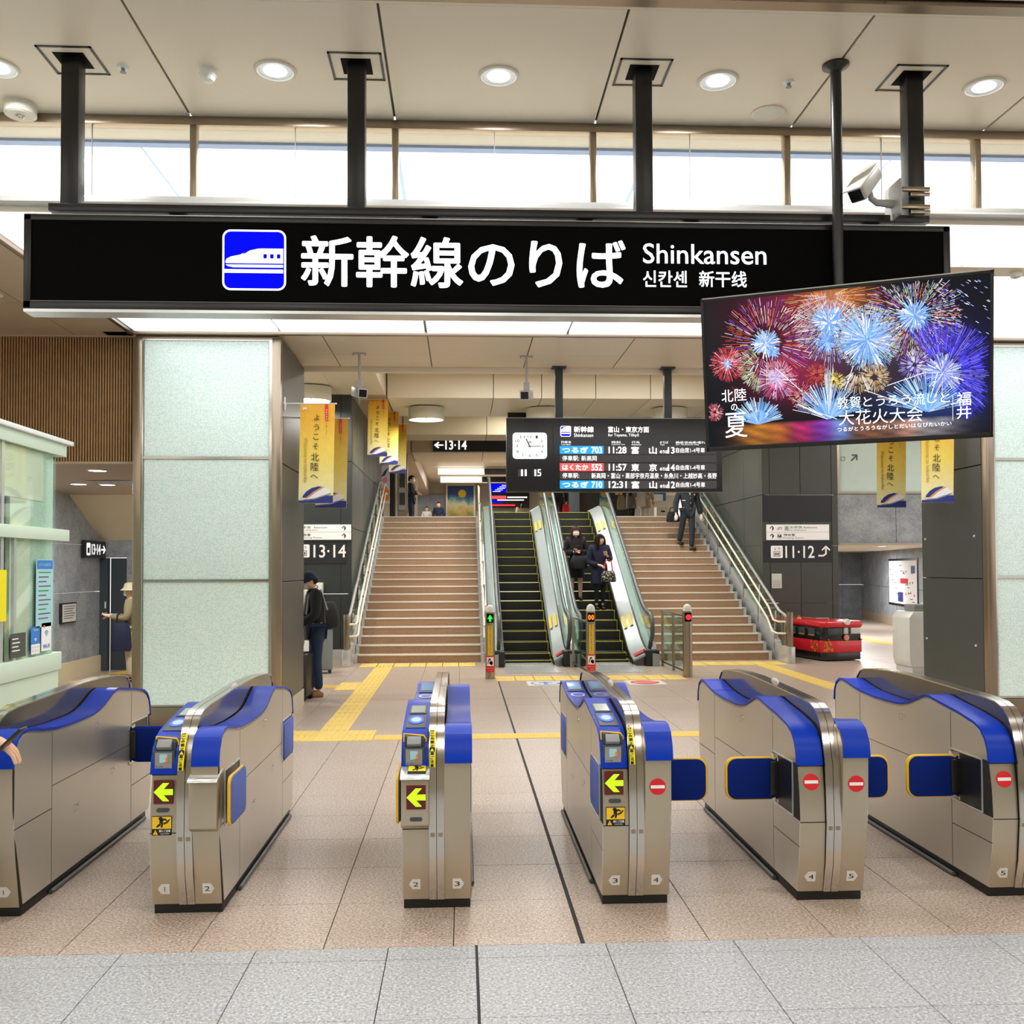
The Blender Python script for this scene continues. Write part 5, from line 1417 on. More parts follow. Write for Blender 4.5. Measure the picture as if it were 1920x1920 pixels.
def brc(g, x0, y0, x1, y1, m=0, d=.005, r=0):
    a = bp(x0, y1); c = bp(x1, y0)
    if r: g.rrect(((a[0] + c[0]) / 2, -d, (a[2] + c[2]) / 2), c[0] - a[0], c[2] - a[2], r, m=m)
    else: g.poly([(a[0], a[2]), (c[0], a[2]), (c[0], c[2]), (a[0], c[2])], (0, -d, 0), m=m)
g = G(); brc(g, 8, 1213, 314, 1448, 0, .012, .045); g.build('clock_face', 'clock_face', B)
g = G(); cx_, cy_ = 160, 1335
for k in range(1, 13):
    a = R(90 - 30 * k); ex = 122 * math.cos(a); ey = 92 * math.sin(a); q = 1 / max(abs(math.cos(a)) , abs(math.sin(a))) ; q = min(q, 1.12)
    x, y = cx_ + ex * q * .92, cy_ - ey * q * .92; bt_(g, str(k), x - (18 if k > 9 else 9), y - 12, x + (18 if k > 9 else 9), y + 12, 0, .0, .014)
def hand(x1, y1, wd):
    a = bp(cx_ - (x1 - cx_) * .18, cy_ - (y1 - cy_) * .18); b_ = bp(x1, y1); dx, dz = b_[0] - a[0], b_[2] - a[2]; L = math.hypot(dx, dz); n_ = (-dz / L * wd, dx / L * wd)
    g.poly([(a[0] - n_[0], a[2] - n_[1]), (b_[0] - n_[0], b_[2] - n_[1]), (b_[0] + n_[0], b_[2] + n_[1]), (a[0] + n_[0], a[2] + n_[1])], (0, -.0155, 0))
hand(128, 1268, .006); hand(258, 1335, .004); bt_(g, 'JR', 148, 1290, 180, 1312, 0, .02, .014)
g.build('clock_marks', 'black_print', B)
g = G()
for x0, x1 in ((55, 80), (82, 122), (190, 212), (214, 262)): brc(g, x0, 1540, x1, 1604, 0, .004)
g.build('digit_ghost', 'led_row', B)
g = G(); bt_(g, '1', 82, 1542, 98, 1600); bt_(g, '1', 116, 1542, 132, 1600); bt_(g, '1', 202, 1542, 216, 1600); bt_(g, '5', 226, 1540, 262, 1602); g.build('digital_time', 'led_white', B)
g = G()
for y0, y1 in ((1330, 1402), (1410, 1475), (1485, 1556), (1565, 1630), (1640, 1712)): brc(g, 428, y0, 1838, y1, 0, .004)
for y0, y1, m in ((1330, 1402, 1), (1485, 1556, 2), (1640, 1712, 1)): brc(g, 428, y0, 820, y1, m, .006)
g.build('display_rows', ['led_row', 'led_blue', 'led_red'], B)
g = G(); brc(g, 434, 1152, 528, 1248, 0, .005, .02); brc(g, 440, 1158, 522, 1242, 1, .006, .016)
g.poly([(-.07, .0), (-.03, .045), (.07, .06), (.07, -.01), (-.07, -.01)], (bp(481, 1198)[0], -.0075, bp(481, 1198)[2]), m=0); brc(g, 440, 1214, 522, 1224, 0, .0075); g.build('train_symbol', ['led_white', 'sign_blue_glow'], B)
g = G()
bt_(g, '新幹線', 556, 1156, 732, 1208, 0, .02); bt_(g, 'Shinkansen', 556, 1218, 728, 1250, 0, .0); bt_(g, '富山・東京方面', 862, 1156, 1228, 1208, 0, .015); bt_(g, 'for Toyama, Tōkyō', 862, 1218, 1138, 1252)
for s, x0, x1 in (('列車名', 440, 528), ('時刻', 893, 970), ('行先', 1073, 1146), ('のりば', 1326, 1402), ('編成/自由席/遅れ', 1470, 1735)): bt_(g, s, x0, 1286, x1, 1308, 0, .0)
for s, x0, x1 in (('Train Name', 440, 526), ('Departure Time', 893, 1012), ('Destination', 1073, 1158), ('Track', 1328, 1370), ('Cars / Non-Reserved / Delay', 1470, 1680)): bt_(g, s, x0, 1312, x1, 1324, 0, .0)
for y0, tm, d1, d2, nb, nm, num in ((1330, '11:28', '富', '山', '13', 'つるぎ', '703'), (1485, '11:57', '東', '京', '14', 'はくたか', '552'), (1640, '12:31', '富', '山', '12', 'つるぎ', '710')):
    bt_(g, nm, 452, y0 + 12, 680, y0 + 62, 0, .025); bt_(g, num, 712, y0 + 10, 804, y0 + 64, 0, .025)
    bt_(g, tm, 866, y0 + 8, 1024, y0 + 66, 0, .03); bt_(g, d1, 1070, y0 + 6, 1136, y0 + 70, 0, .02); bt_(g, d2, 1230, y0 + 6, 1296, y0 + 70, 0, .02)
    bt_(g, 'のりば', 1326, y0 + 36, 1398, y0 + 66, 0, .02); bt_(g, nb, 1400, y0 + 10, 1458, y0 + 66, 0, .03); bt_(g, '自由席1-4号車', 1470, y0 + 14, 1732, y0 + 60, 0, .015)
bt_(g, '停車駅:', 450, 1418, 600, 1464); bt_(g, '新高岡', 620, 1418, 758, 1464); bt_(g, '停車駅:', 450, 1572, 600, 1618); bt_(g, '新高岡・富山・黒部宇奈月温泉・糸魚川・上越妙高・長野', 710, 1572, 1838, 1622, 0, .01)
g.build('lettering', 'led_white', B)

# platform number sign hung on a far beam
t = thing('platform_sign', 'dark hanging sign with white left arrow and 13·14', 'sign', (-.2, 27.0, 5.03))
x0, x1, z0, z1 = -.82 + .2, 1.6 + .2, 0, .37
G().box(x0, x1, 0, .12, z0, z1).build('sign_box', 'sign_panel_dark', t); G().text('←', (x0 + .17, -.004, .185), .25, .17, emb=.03).text('13·14', (x0 + .66, -.004, .185), .60, .25, emb=.02).build('lettering', 'led_white', t)
t = thing('hanging_monitor', 'dark unlit screen hung below the ceiling left of the departure board', 'monitor', (1.2, 20.0, 4.62)); 
G().box(-.22, .85, 0, .10, 0, .42).build('housing', 'satin_black', t, bevel=.01); G().box(-.2, .83, -.004, 0, .02, .40).build('screen', 'lens_black', t); G().box(.1, .2, .02, .08, .42, .95).build('hanger', 'dark_grey_plastic', t)

# ================================================================== WALL SIGNS beside the stairs
def restroom(name, label, x, y, z, w_, flip, arrowr):
    t = thing('direction_sign', label, 'sign', (x, y, z)); h = .30 * w_ / 1.27 * 1.03
    g = G().box(0, w_, -.03, 0, 0, h, 0); g.box(0, w_, -.032, -.03, h * .495, h * .505, 1); yy = -.0325
    for k, zz in ((0, h * .75), (1, h * .25)):
        ax = w_ * (.89 if arrowr else .085); g.text('↑', (ax, yy, zz), None, h * .34, m=1, emb=.01)
        o = 0 if arrowr else w_ * .13
        if k == 0:
            xs_ = w_ * (.10 if arrowr else .32); g.rrect((xs_, yy, zz), h * .3, h * .34, .01, m=3); g.disc((xs_, yy - .001, zz - h * .02), h * .085, m=1); g.disc((xs_, yy - .002, zz - h * .02), h * .06, m=3); g.box(xs_ - h * .02, xs_ + h * .005, yy - .003, yy - .001, zz - h * .02, zz + h * .13, 1)
            if not arrowr: g.text('♂', (w_ * .19, yy, zz), None, h * .2, m=1); g.text('♀', (w_ * .235, yy, zz), None, h * .2, m=5)
            g.text('お手洗', (w_ * (.27 if arrowr else .47), yy, zz + h * .07), w_ * .19, h * .17, m=4, emb=.01); g.text('Restroom', (w_ * (.52 if arrowr else .70), yy, zz + h * .06), w_ * .21, h * .11, m=1); g.text('화장실 洗手間 洗手间', (w_ * (.32 if arrowr else .48), yy, zz - h * .12), w_ * .30, h * .09, m=2)
        else:
            xs_ = w_ * (.10 if arrowr else .20); g.rrect((xs_, yy, zz), h * .3, h * .34, .01, m=3); g.poly([(-.05, -.03), (-.02, .03), (.0, -.01), (.03, .035), (.055, -.03), (.03, -.01), (.0, -.03), (-.025, .0)], (xs_, yy - .001, zz), m=1)
            g.text('待合室', (w_ * (.27 if arrowr else .36), yy, zz + h * .08), w_ * .18, h * .16, m=1, emb=.01); g.text('Waiting Room', (w_ * (.37 if arrowr else .42), yy, zz - h * .12), w_ * .34, h * .12, m=2)
    g.build('sign_face', ['sign_face_white', 'black_print', 'grey_print', 'plate_white', 'green_print', 'red_print'], t)
restroom('a', 'white restroom and waiting room sign with arrows at its right end', -3.27, YL, 2.245, 1.18, 0, True)
restroom('b', 'white restroom and waiting room sign with arrows at its left end', 6.03, YR, 2.235, 1.26, 0, False)
def lift_icon(g, x, y, z, s):
    g.rrect((x, y, z), s, s * 1.02, s * .1, m=0); g.box(x - s * .27, x + s * .27, y - .002, y - .001, z - s * .38, z + s * .06, 1); g.box(x - s * .22, x + s * .22, y - .003, y - .002, z - s * .34, z + s * .02, 0)
    for k in (-1, 0, 1): g.box(x + k * s * .13 - s * .04, x + k * s * .13 + s * .04, y - .004, y - .003, z - s * .3, z - s * .06, 1)
    g.text('↓', (x - s * .15, y - .002, z + s * .27), None, s * .22, m=1); g.text('↑', (x + s * .17, y - .002, z + s * .27), None, s * .22, m=1)
t = thing('platform_sign', 'large white 13·14 lift sign on the dark wall beside the stairs', 'sign', (-3.2, YL, 1.80)); G().box(-.3, 1.02, -.012, 0, 0, .45).build('sign_panel', 'sign_panel_dark', t)
g = G(); lift_icon(g, .215, -.014, .235, .24); g.text('13·14', (.71, -.014, .23), .60, .235, m=0, emb=.012); g.build('lettering', ['sign_face_white', 'black_print'], t)
t = thing('platform_sign', 'large white 11·12 lift sign with a hooked arrow on the dark wall', 'sign', (5.97, YR, 1.80)); G().box(0, 1.38, -.012, 0, 0, .42).box(0, 1.38, -.010, 0, .80, 1.33).build('sign_panel', 'sign_panel_dark', t)
g = G(); lift_icon(g, .265, -.014, .20, .24); g.text('11·12', (.73, -.014, .20), .58, .235, m=0, emb=.012)
g.tube([(1.10, -.016, .12), (1.20, -.016, .12), (1.255, -.016, .16), (1.255, -.016, .27)], .019, 6, 0); g.poly([(-.09, -.03), (-.07, -.05), (0, .015), (.07, -.05), (.09, -.03), (0, .055)], (1.255, -.016, .27), m=0)
g.build('lettering', ['sign_face_white', 'black_print'], t)
t = thing('wall_notice', 'small white and green notice on the dark wall below the 11·12 sign', 'notice', (6.13, YR, 1.28)); g = G().box(0, .20, -.012, 0, 0, .29, 0); g.box(.01, .19, -.0135, -.012, .19, .28, 1)
for k in range(4): g.box(.02, .17, -.0135, -.012, .03 + .035 * k, .036 + .035 * k, 2)
g.build('paper', ['plate_white', 'booth_pale', 'grey_print'], t)
# AED cabinet
t = thing('aed_cabinet', 'white AED cabinet with a green lamp behind the person with the cap', 'cabinet', (-2.82, 17.80, .82)); G().box(-.22, .22, -.02, .18, 0, .62).build('body', 'gate_white_plastic', t, bevel=.008)
G().box(-.17, .16, -.026, -.02, .06, .46).build('door', 'plate_white', t, bevel=.004)
g = G().text('AED', (.06, -.022, .545), .17, .055, m=0, emb=.02); g.disc((-.085, -.022, .56), .022, m=1).disc((-.055, -.022, .56), .022, m=1).poly([(-.037, .0), (.037, .0), (0, -.05)], (-.07, -.022, .56), m=1); g.build('lettering', ['black_print', 'red_print'], t)
G().box(-.05, .10, -.028, -.026, .25, .45).build('window', 'lens_black', t); G().lathe([(.05, .62), (.05, .66), (.045, .72), (.02, .75), (0, .755)], (-.05, .08, 0), 16).build('alarm_lamp', 'green_print', t, smooth=60)
G().box(-.19, .19, -.0, .16, -.82, -.02).build('stand', 'darker_panel', t)

# ================================================================== BANNERS
def make_banner():
    t = thing('hanging_banner', 'x', 'banner')
    w_, h = .385, 1.115
    g = G(); v = []; nx_, nz = 8, 14
    for j in range(nz + 1):
        for i in range(nx_ + 1):
            x = w_ * i / nx_; z = -h * j / nz; y = .006 * math.sin(3.1 * x / w_ + j * .4) * (j / nz); v.append((x - .02 * (j / nz) , y, z))
    g.add(v, [(j * (nx_ + 1) + i, j * (nx_ + 1) + i + 1, (j + 1) * (nx_ + 1) + i + 1, (j + 1) * (nx_ + 1) + i) for j in range(nz) for i in range(nx_)])
    g.build('cloth', 'banner_cloth', t, smooth=60)
    G().tube([(-.17, 0, .004), (w_ + .01, 0, .004)], .007, 8).ball((w_ + .012, 0, .004), .011, 8, 6).build('pole', 'gate_white_plastic', t, smooth=60)
    G().box(-.19, -.165, -.02, .02, -.075, .075).box(-.2, -.165, -.06, .06, -.012, .012).build('wall_bracket', 'gate_white_plastic', t, bevel=.004)
    yy = -.014; g = G()
    for i, ch in enumerate('ようこそ北陸へ'):
        z = -.155 - .108 * i - (.012 if i > 3 else 0); g.text(ch, (.185 - .008 * i * .6, yy, z), .062 if i < 4 else .088, .066 if i < 4 else .092, m=0) if i < 6 else g.text(ch, (.185 - .03, yy, z), .085, .04, m=0)
    # Latin line runs down the cloth
    g.text('Welcome to hokuriku', (.062, yy, -.63), .50, .042, (0, 0, -1), (1, 0, 0), 5)
    g.box(.277, .308, yy, yy + .002, -.19, -.006, 1); g.vtext('日本の美は', (.2925, yy - .001, -.07), .018, .026, m=2); g.vtext('北陸にあり', (.292, yy, -.225), .019, .027, m=0)
    g.text('JR', (.052, yy, -.058), .05, .028, m=2, emb=.03)
    # navy ground strip and the train picture
    g.poly([(-.018, -1.113), (.364, -1.113), (.365, -1.03), (.2, -1.03), (.1, -1.085), (-.018, -1.085)], (0, yy, 0), m=3)
    g.poly([(.022, -1.06), (.03, -1.03), (.07, -.985), (.13, -.945), (.2, -.925), (.27, -.935), (.335, -.975), (.338, -1.0), (.25, -1.03), (.16, -1.06), (.08, -1.075), (.035, -1.075)], (0, yy - .001, 0), m=2)
    g.poly([(.026, -1.055), (.034, -1.028), (.075, -.98), (.13, -.945), (.2, -.927), (.25, -.931), (.15, -.985), (.09, -1.035), (.06, -1.055)], (0, yy - .002, 0), m=3)
    g.poly([(.06, -1.055), (.095, -1.035), (.155, -.985), (.26, -.932), (.27, -.936), (.17, -.993), (.11, -1.042), (.075, -1.06)], (0, yy - .0025, 0), m=4)
    g.poly([(.04, -1.07), (.16, -1.062), (.25, -1.034), (.337, -1.0), (.335, -1.012), (.25, -1.045), (.16, -1.075), (.05, -1.079)], (0, yy - .0025, 0), m=6)
    g.build('print', ['black_print', 'red_print', 'white_print', 'navy_print', 'orange_print', 'train_gold', 'mid_grey'], t)
    return t
bn0 = make_banner(); first = [True]
for x, y, z, l in ((-1.803, 10.66, 3.547, 'yellow welcome banner on the glass column, nearest of the hanging banners'), (-1.80, 11.86, 3.572, 'yellow welcome banner half hidden behind another by the column'),
                   (-1.81, 18.45, 5.08 - .09, 'yellow welcome banner over the foot of the left stairs'), (-1.70, 19.9, 4.99, 'second of three banners over the left stairs, mostly hidden'), (-1.62, 21.4, 4.96, 'farthest of three banners over the left stairs'),
                   (5.31, 10.66, 3.55, 'yellow welcome banner right of the television, nearer of two'), (5.385, 12.0, 3.58, 'yellow welcome banner under the television, farther of two')):
    if first[0]: b = bn0; first[0] = False
    else: b = copy_tree(bn0)
    b.location = (x, y, z); b['label'] = l; b['group'] = 'yellow welcome banners'
    if x > 0:
        for ch in b.children:
            if ch.name.startswith('pole') or ch.name.startswith('wall_bracket'): ch.scale = (-1, 1, 1); ch.location = (.46 if x > 5.35 else .50, 0, 0)

# ================================================================== ceiling cameras and drum lamps
for x, y, a, l in ((-1.219, 11.345, 20, 'ceiling camera on a rod near the yellow banners'), (.79, 11.43, -12, 'ceiling camera on a rod above the station clock')):
    t = thing('ceiling_camera', l, 'camera', (x, y, ZC), group='ceiling cameras on rods')
    G().tube([(0, 0, 0), (0, 0, -.36)], .016, 10).box(-.08, .08, -.02, .02, -.012, 0).build('rod', 'camera_grey', t, smooth=50)
    for s in (-1, 1): G().tube([(s * .07, 0, -.03), (s * .07, 0, .0)], .008, 6).build('hook', 'camera_grey', t)
    G().box(-.035, .035, -.03, .03, -.43, -.33).build('bracket', 'camera_grey', t, bevel=.005)
    mt_ = Matrix.Translation((0, 0, -.47)) @ Matrix.Rotation(R(a), 4, 'Z') @ Matrix.Rotation(R(14), 4, 'X')
    G().box(-.06, .06, -.17, .17, -.06, .055).xf(mt_).build('housing', 'camera_grey', t, bevel=.008); G().box(-.045, .045, -.175, -.168, -.045, .04).xf(mt_).build('lens_window', 'lens_black', t)
for x, y, l in ((-.72, 19.35, 'drum ceiling lamp with two bulbs over the left stairs'), (1.70, 19.4, 'drum ceiling lamp above the departure board clock'), (4.30, 19.35, 'drum ceiling lamp above the end of the departure board'), (-2.72, 17.2, 'drum ceiling lamp before the 13·14 wall')):
    t = thing('drum_lamp', l, 'lamp', (x, y, 5.0), group='drum ceiling lamps')
    G().lathe([(.37, -.02), (.37, -.27), (.35, -.27), (.35, -.2), (0, -.2)], n=32, sy=.8).build('shell', 'lamp_shell', t, smooth=40); G().lathe([(.33, .0), (.33, -.03)], n=24, sy=.8).build('ceiling_plate', 'dark_grey_plastic', t)
    for s in (-1, 1): G().lathe([(.12, -.2), (.13, -.265), (0, -.285)], (s * .15, 0, 0), 18).build('bulb', 'lamp_glow', t, smooth=60)
    area('drum_beam', (x, y, 4.68), .4, 55, (1, .98, .93))

# ================================================================== TICKET BOOTH at the left
BXW = -3.3
t = thing('ticket_booth', 'pale green glazed ticket booth at the frame edge', 'booth', (BXW, 7.9, 0))
def bo(x0, x1, y0, y1, z0, z1, name, m, **k): return G().box(x0 - 0, x1, y0 - 7.9, y1 - 7.9, z0, z1).build(name, m, t, **k)
bo(-2.6, 0, 4.6, 7.93, 0, .88, 'base_panel', 'booth_pale'); bo(-2.6, .02, 4.6, 7.95, .885, 1.03, 'counter', 'booth_pale', bevel=.006)
bo(-.02, .03, 4.6, 8.06, 1.935, 2.03, 'mid_rail', 'booth_pale', bevel=.004)
bo(-2.7, .03, 4.5, 7.99, 2.63, 2.73, 'roof_fascia', 'booth_pale', bevel=.004); bo(-2.75, .06, 4.45, 8.06, 2.73, 2.765, 'roof_edge', 'gate_white_plastic', bevel=.003)
bo(-.012, -.002, 4.6, 7.86, 1.03, 1.935, 'glass_pane', 'booth_glass'); bo(-.012, -.002, 4.6, 7.86, 2.03, 2.63, 'glass_pane', 'booth_glass')
bo(-2.6, -.03, 7.84, 7.86, 1.03, 2.63, 'rear_glass', 'booth_frost'); bo(-.03, -.02, 7.45, 7.85, 1.03, 2.63, 'frosted_panel', 'booth_frost')
bo(-.05, -.02, 7.12, 7.45, 1.03, 2.63, 'inner_post', 'booth_cream'); bo(-.019, -.014, 5.5, 7.66, 2.24, 2.62, 'blind', 'booth_cream')
bo(-2.4, -1.2, 5.0, 7.6, 1.03, 2.6, 'inner_cabinet', 'mid_grey')
bo(-.05, .0, 7.15, 7.19, 1.03, 1.935, 'mullion', 'bright_steel'); bo(-.05, .0, 6.95, 6.99, 1.03, 2.63, 'mullion', 'bright_steel')
for k in range(4): G().tube([(-.25 - .07 * k, -.95, 1.03), (-.25 - .07 * k, -.95, 2.6)], .012, 6).build('blind_rod', 'rail_steel', t)
def sheet(name, y0, y1, z0, z1, label, mats, fn, cat='poster'):
    s = thing(name, label, cat, (BXW, y0, z0)); g = G().box(.004, .008, 0, y1 - y0, 0, z1 - z0, 0)
    fn(g, y1 - y0, z1 - z0); g.build('paper', mats, s); return s
U, V = (0, 1, 0), (0, 0, 1)
def f_yellow(g, w_, h): pass
sheet('yellow_poster', 6.72, 7.02, 1.33, 1.70, 'plain yellow poster on the booth glass at the frame edge', ['yellow_print'], f_yellow)
def f_list(g, w_, h):
    g.add([(.009, .01, h * .86), (.009, w_ - .01, h * .86), (.009, w_ - .01, h * .99), (.009, .01, h * .99)], [(0, 1, 2, 3)], 1)
    g.text('のりば案内', (.0095, w_ / 2, h * .925), w_ * .7, h * .05, U, V, 0)
    for k in range(11):
        z = h * (.80 - .068 * k); g.add([(.009, w_ * .12, z), (.009, w_ * (.85 - .13 * (k % 3)), z), (.009, w_ * (.85 - .13 * (k % 3)), z + h * .018), (.009, w_ * .12, z + h * .018)], [(0, 1, 2, 3)], 2 if k % 4 else 3)
sheet('price_notice', 7.50, 7.80, 1.25, 1.78, 'pale green printed notice behind the booth glass', ['pale_blue_print', 'sticker_blue', 'grey_print', 'green_print'], f_list)
def f_wifi(g, w_, h):
    for r_ in (.05, .034, .018): 
        a0, a1 = R(45), R(135); k = 8; v = []
        for i in range(k + 1): a = a0 + (a1 - a0) * i / k; v += [(.009, w_ / 2 + r_ * math.cos(a), h * .5 + r_ * math.sin(a)), (.009, w_ / 2 + (r_ - .009) * math.cos(a), h * .5 + (r_ - .009) * math.sin(a))]
        g.add(v, [(2 * i, 2 * i + 2, 2 * i + 3, 2 * i + 1) for i in range(k)], 1)
    g.text('Wi-Fi', (.009, w_ / 2, h * .16), w_ * .7, h * .14, U, V, 1, .02); g.disc((.009, w_ * .25, h * .88), .012, .012, U, V, 2)
sheet('wifi_sticker', 7.60, 7.77, 1.06, 1.28, 'white Wi-Fi sticker with blue waves on the booth glass', ['white_print', 'sticker_blue', 'orange_print'], f_wifi, 'sticker')
def f_wifi2(g, w_, h):
    g.add([(.009, 0, 0), (.009, w_, 0), (.009, w_, h * .36), (.009, 0, h * .36)], [(0, 1, 2, 3)], 1); g.text('Wi-Fi', (.009, w_ / 2, h * .88), w_ * .5, h * .08, U, V, 1)
    for r_ in (.03, .018):
        v = []; k = 6
        for i in range(k + 1): a = R(45 + 90 * i / k); v += [(.009, w_ / 2 + r_ * math.cos(a), h * .44 + r_ * math.sin(a)), (.009, w_ / 2 + (r_ - .007) * math.cos(a), h * .44 + (r_ - .007) * math.sin(a))]
        g.add(v, [(2 * i, 2 * i + 2, 2 * i + 3, 2 * i + 1) for i in range(k)], 1)
    for k in range(6): g.add([(.0095, w_ * (.12 + .28 * (k % 3)), h * (.08 + .13 * (k // 3))), (.0095, w_ * (.30 + .28 * (k % 3)), h * (.08 + .13 * (k // 3))), (.0095, w_ * (.30 + .28 * (k % 3)), h * (.16 + .13 * (k // 3))), (.0095, w_ * (.12 + .28 * (k % 3)), h * (.16 + .13 * (k // 3)))], [(0, 1, 2, 3)], 2)
sheet('wifi_sticker', 7.42, 7.57, 1.05, 1.26, 'blue Wi-Fi sticker with a white lower part on the booth glass', ['sticker_blue', 'white_print', 'plate_white'], f_wifi2, 'sticker')
def f_hours(g, w_, h):
    for k in range(4): g.add([(.009, w_ * .1, h * (.75 - .16 * k)), (.009, w_ * (.5 + .1 * (k % 2)), h * (.75 - .16 * k)), (.009, w_ * (.5 + .1 * (k % 2)), h * (.80 - .16 * k)), (.009, w_ * .1, h * (.80 - .16 * k))], [(0, 1, 2, 3)], 1)
sheet('hours_notice', 7.09, 7.33, 1.05, 1.23, 'dark green notice low on the booth glass', ['dark_panel', 'white_print'], f_hours)

# ================================================================== RED MINIATURE TRAIN
t = thing('miniature_train', 'red and black miniature train beside the stair railing', 'train', (6.86, 16.80, 0), R(11))
def hull(y0, y1, z0, z1, sx=1, ch=.10, ins=0):
    a = .41 - ins
    return G().prism([(-a, y0 + ch), (-a + ch * .6, y0 + ins), (a - ch * .3, y0 + ins), (a, y0 + ch * .5), (a, y1), (-a, y1)], 'z', z0, z1)
hull(0, 2.0, .02, .155, ins=.02).build('chassis', 'train_black', t, bevel=.006)
hull(0, 2.0, .155, .37).build('lower_body', 'train_red', t, bevel=.012)
hull(0.01, 1.99, .37, .60, ins=.008).build('upper_body', 'train_black', t, bevel=.008)
hull(-.02, 2.02, .60, .72).build('roof', 'train_red', t, bevel=.04, seg=4)
for x0, x1 in ((-.31, -.10), (.02, .10), (.16, .36)):
    G().box(x0, x1, -.006, .02, .475 if x0 < 0 else .49, .595 if x0 < 0 else .60).build('front_window', 'plate_white' if x0 > 0 else 'dark_grey_plastic', t, bevel=.004)
for k in range(5): G().box(-.418, -.40, .25 + .33 * k, .47 + .33 * k, .44, .575).build('side_window', 'dark_grey_plastic', t, bevel=.004); G().box(-.42, -.41, .27 + .33 * k, .45 + .33 * k, .445, .475).build('seat_glimpse', 'train_gold', t)
G().lathe([(.055, 0), (.055, .02)], (.06, -.005, .425), 24, axis='y').build('emblem', 'train_gold', t, smooth=40); G().lathe([(.046, 0), (.046, .003)], (.06, -.026, .425), 24, axis='y').build('emblem_disc', 'pink_print', t)
G().lathe([(.05, -.02), (.056, .02), (.05, .07)], (.06, .0, .705), 20, axis='y').build('headlamp', 'gate_white_plastic', t, smooth=50); G().lathe([(.05, .0), (.03, .05), (0, .06)], (-.28, 1.0, .72), 16).build('roof_bell', 'train_gold', t, smooth=50)
G().tube([(-.32, .35, .76), (-.08, .35, .76), (-.06, .35, .72)], .008, 6).tube([(-.32, .35, .76), (-.34, 1.9, .76)], .008, 6).build('roof_rail', 'rail_steel', t)
for x in (-.30, .37): G().ball((x, -.005, .385), .018, 10, 6).build('marker_lamp', 'train_red', t, smooth=60)
g = G()
rs2 = random.Random(5)
for k in range(26):
    x = -.40 + .18 * rs2.random(); z = .18 + .17 * rs2.random(); y = -.0015 if x > -.35 else .05
    g.disc((-.30 + .16 * (rs2.random() - .5), .006 - .012, z), .012 + .012 * rs2.random(), n=8, m=k % 2)
for k in range(18): g.disc((-.4125, .15 + .25 * rs2.random(), .18 + .16 * rs2.random()), .012 + .012 * rs2.random(), None, (0, 1, 0), (0, 0, 1), k % 2, 8)
g.build('gold_decoration', ['train_gold', 'orange_print'], t)
G().box(-.03, .14, -.003, .0, .345, .358).build('name_strip', 'train_gold', t)
t = thing('white_machine', 'white floor cabinet half hidden behind the glass column', 'machine', (7.55, 14.75, 0)); G().prism([(-.42, .10), (-.45, .22), (-.45, .88), (-.38, .98), (.4, .98), (.4, .10)], 'y', 0, .6).build('body', 'gate_white_plastic', t, bevel=.012); G().box(-.40, .38, .02, .58, 0, .10).build('plinth', 'plate_white', t)
G().box(-.34, .1, .05, .4, .98, 1.09).build('top_unit', 'mid_grey', t, bevel=.008); G().box(-.16, -.12, .045, .05, 1.01, 1.06).build('key_slot', 'black', t); G().lathe([(.06, 1.09), (.05, 1.12), (0, 1.125)], (-.1, .2, 0), 16).build('lid_knob', 'plate_white', t)

# ================================================================== upper concourse things
t = thing('painting', 'tall painting of a yellow moon over green trees at the head of the stairs', 'painting', (.0, 42.9, 3.9)); G().box(-.72, .62, 0, .1, -.9, 1.62).build('frame', 'bronze_steel', t); G().box(-.64, .54, -.01, 0, -.85, 1.54).build('canvas', 'painting', t)
G().disc((.02, -.015, 1.18), .18).build('moon', 'amber_print', t)
t = thing('departure_monitor', 'blue and black departure monitor on the far concourse wall', 'monitor', (2.1, 42.6, 4.4)); G().box(-.85, .95, 0, .1, 0, 1.15).build('housing', 'black', t); g = G()
g.box(-.8, -.1, -.012, -.01, .70, 1.1, 0).box(-.8, -.1, -.012, -.01, .42, .56, 1).box(-.8, -.2, -.012, -.01, .25, .37, 0).box(-.05, .85, -.012, -.01, .46, .52, 2).box(-.5, .7, -.014, -.012, .34, .39, 2).box(-.75, .3, -.012, -.01, .10, .17, 3)
for k in range(5): g.box(-.7 + .1 * k, -.35 + .1 * k, -.016, -.014, .74 + .07 * k, .765 + .07 * k, 2)
g.build('screen_rows', ['sign_blue_glow', 'led_red', 'led_white', 'lamp_red'], t)
t = thing('hanging_poster', 'blue poster hanging beyond the right staircase', 'poster', (6.45, 31.0, 3.9)); G().box(-.22, .3, 0, .02, 0, 1.1).build('sheet', 'sticker_blue', t); G().box(-.22, .2, -.004, 0, 0, .22).build('white_band', 'white_print', t)
t = thing('hanging_poster', 'yellow notice hanging beyond the right escalator', 'poster', (4.85, 29.0, 3.95)); G().box(-.11, .11, 0, .02, 0, .75).box(-.005, .005, .005, .015, .75, 1.61).vtext('お知らせ', (0, -.003, .6), .10, .15, m=1, emb=.02).build('sheet', ['amber_print', 'black_print'], t)
t = thing('sign_pole', 'steel pole with posters at the head of the left stairs', 'sign pole', (-1.7, 27.1, 2.96)); G().box(-.10, .10, 0, .04, .4, 1.75).build('poster_board', 'plate_white', t); G().box(-.08, .08, -.004, 0, 1.05, 1.5).box(-.08, .08, -.004, 0, .55, .9).build('poster_print', 'grey_print', t)
t = thing('wall_poster', 'lilac and brown poster in the dark opening above the left stairs', 'poster', (-2.12, 26.3, 3.5)); G().box(-.17, .13, 0, .03, 0, 1.05).build('sheet', 'plate_white', t); g = G()
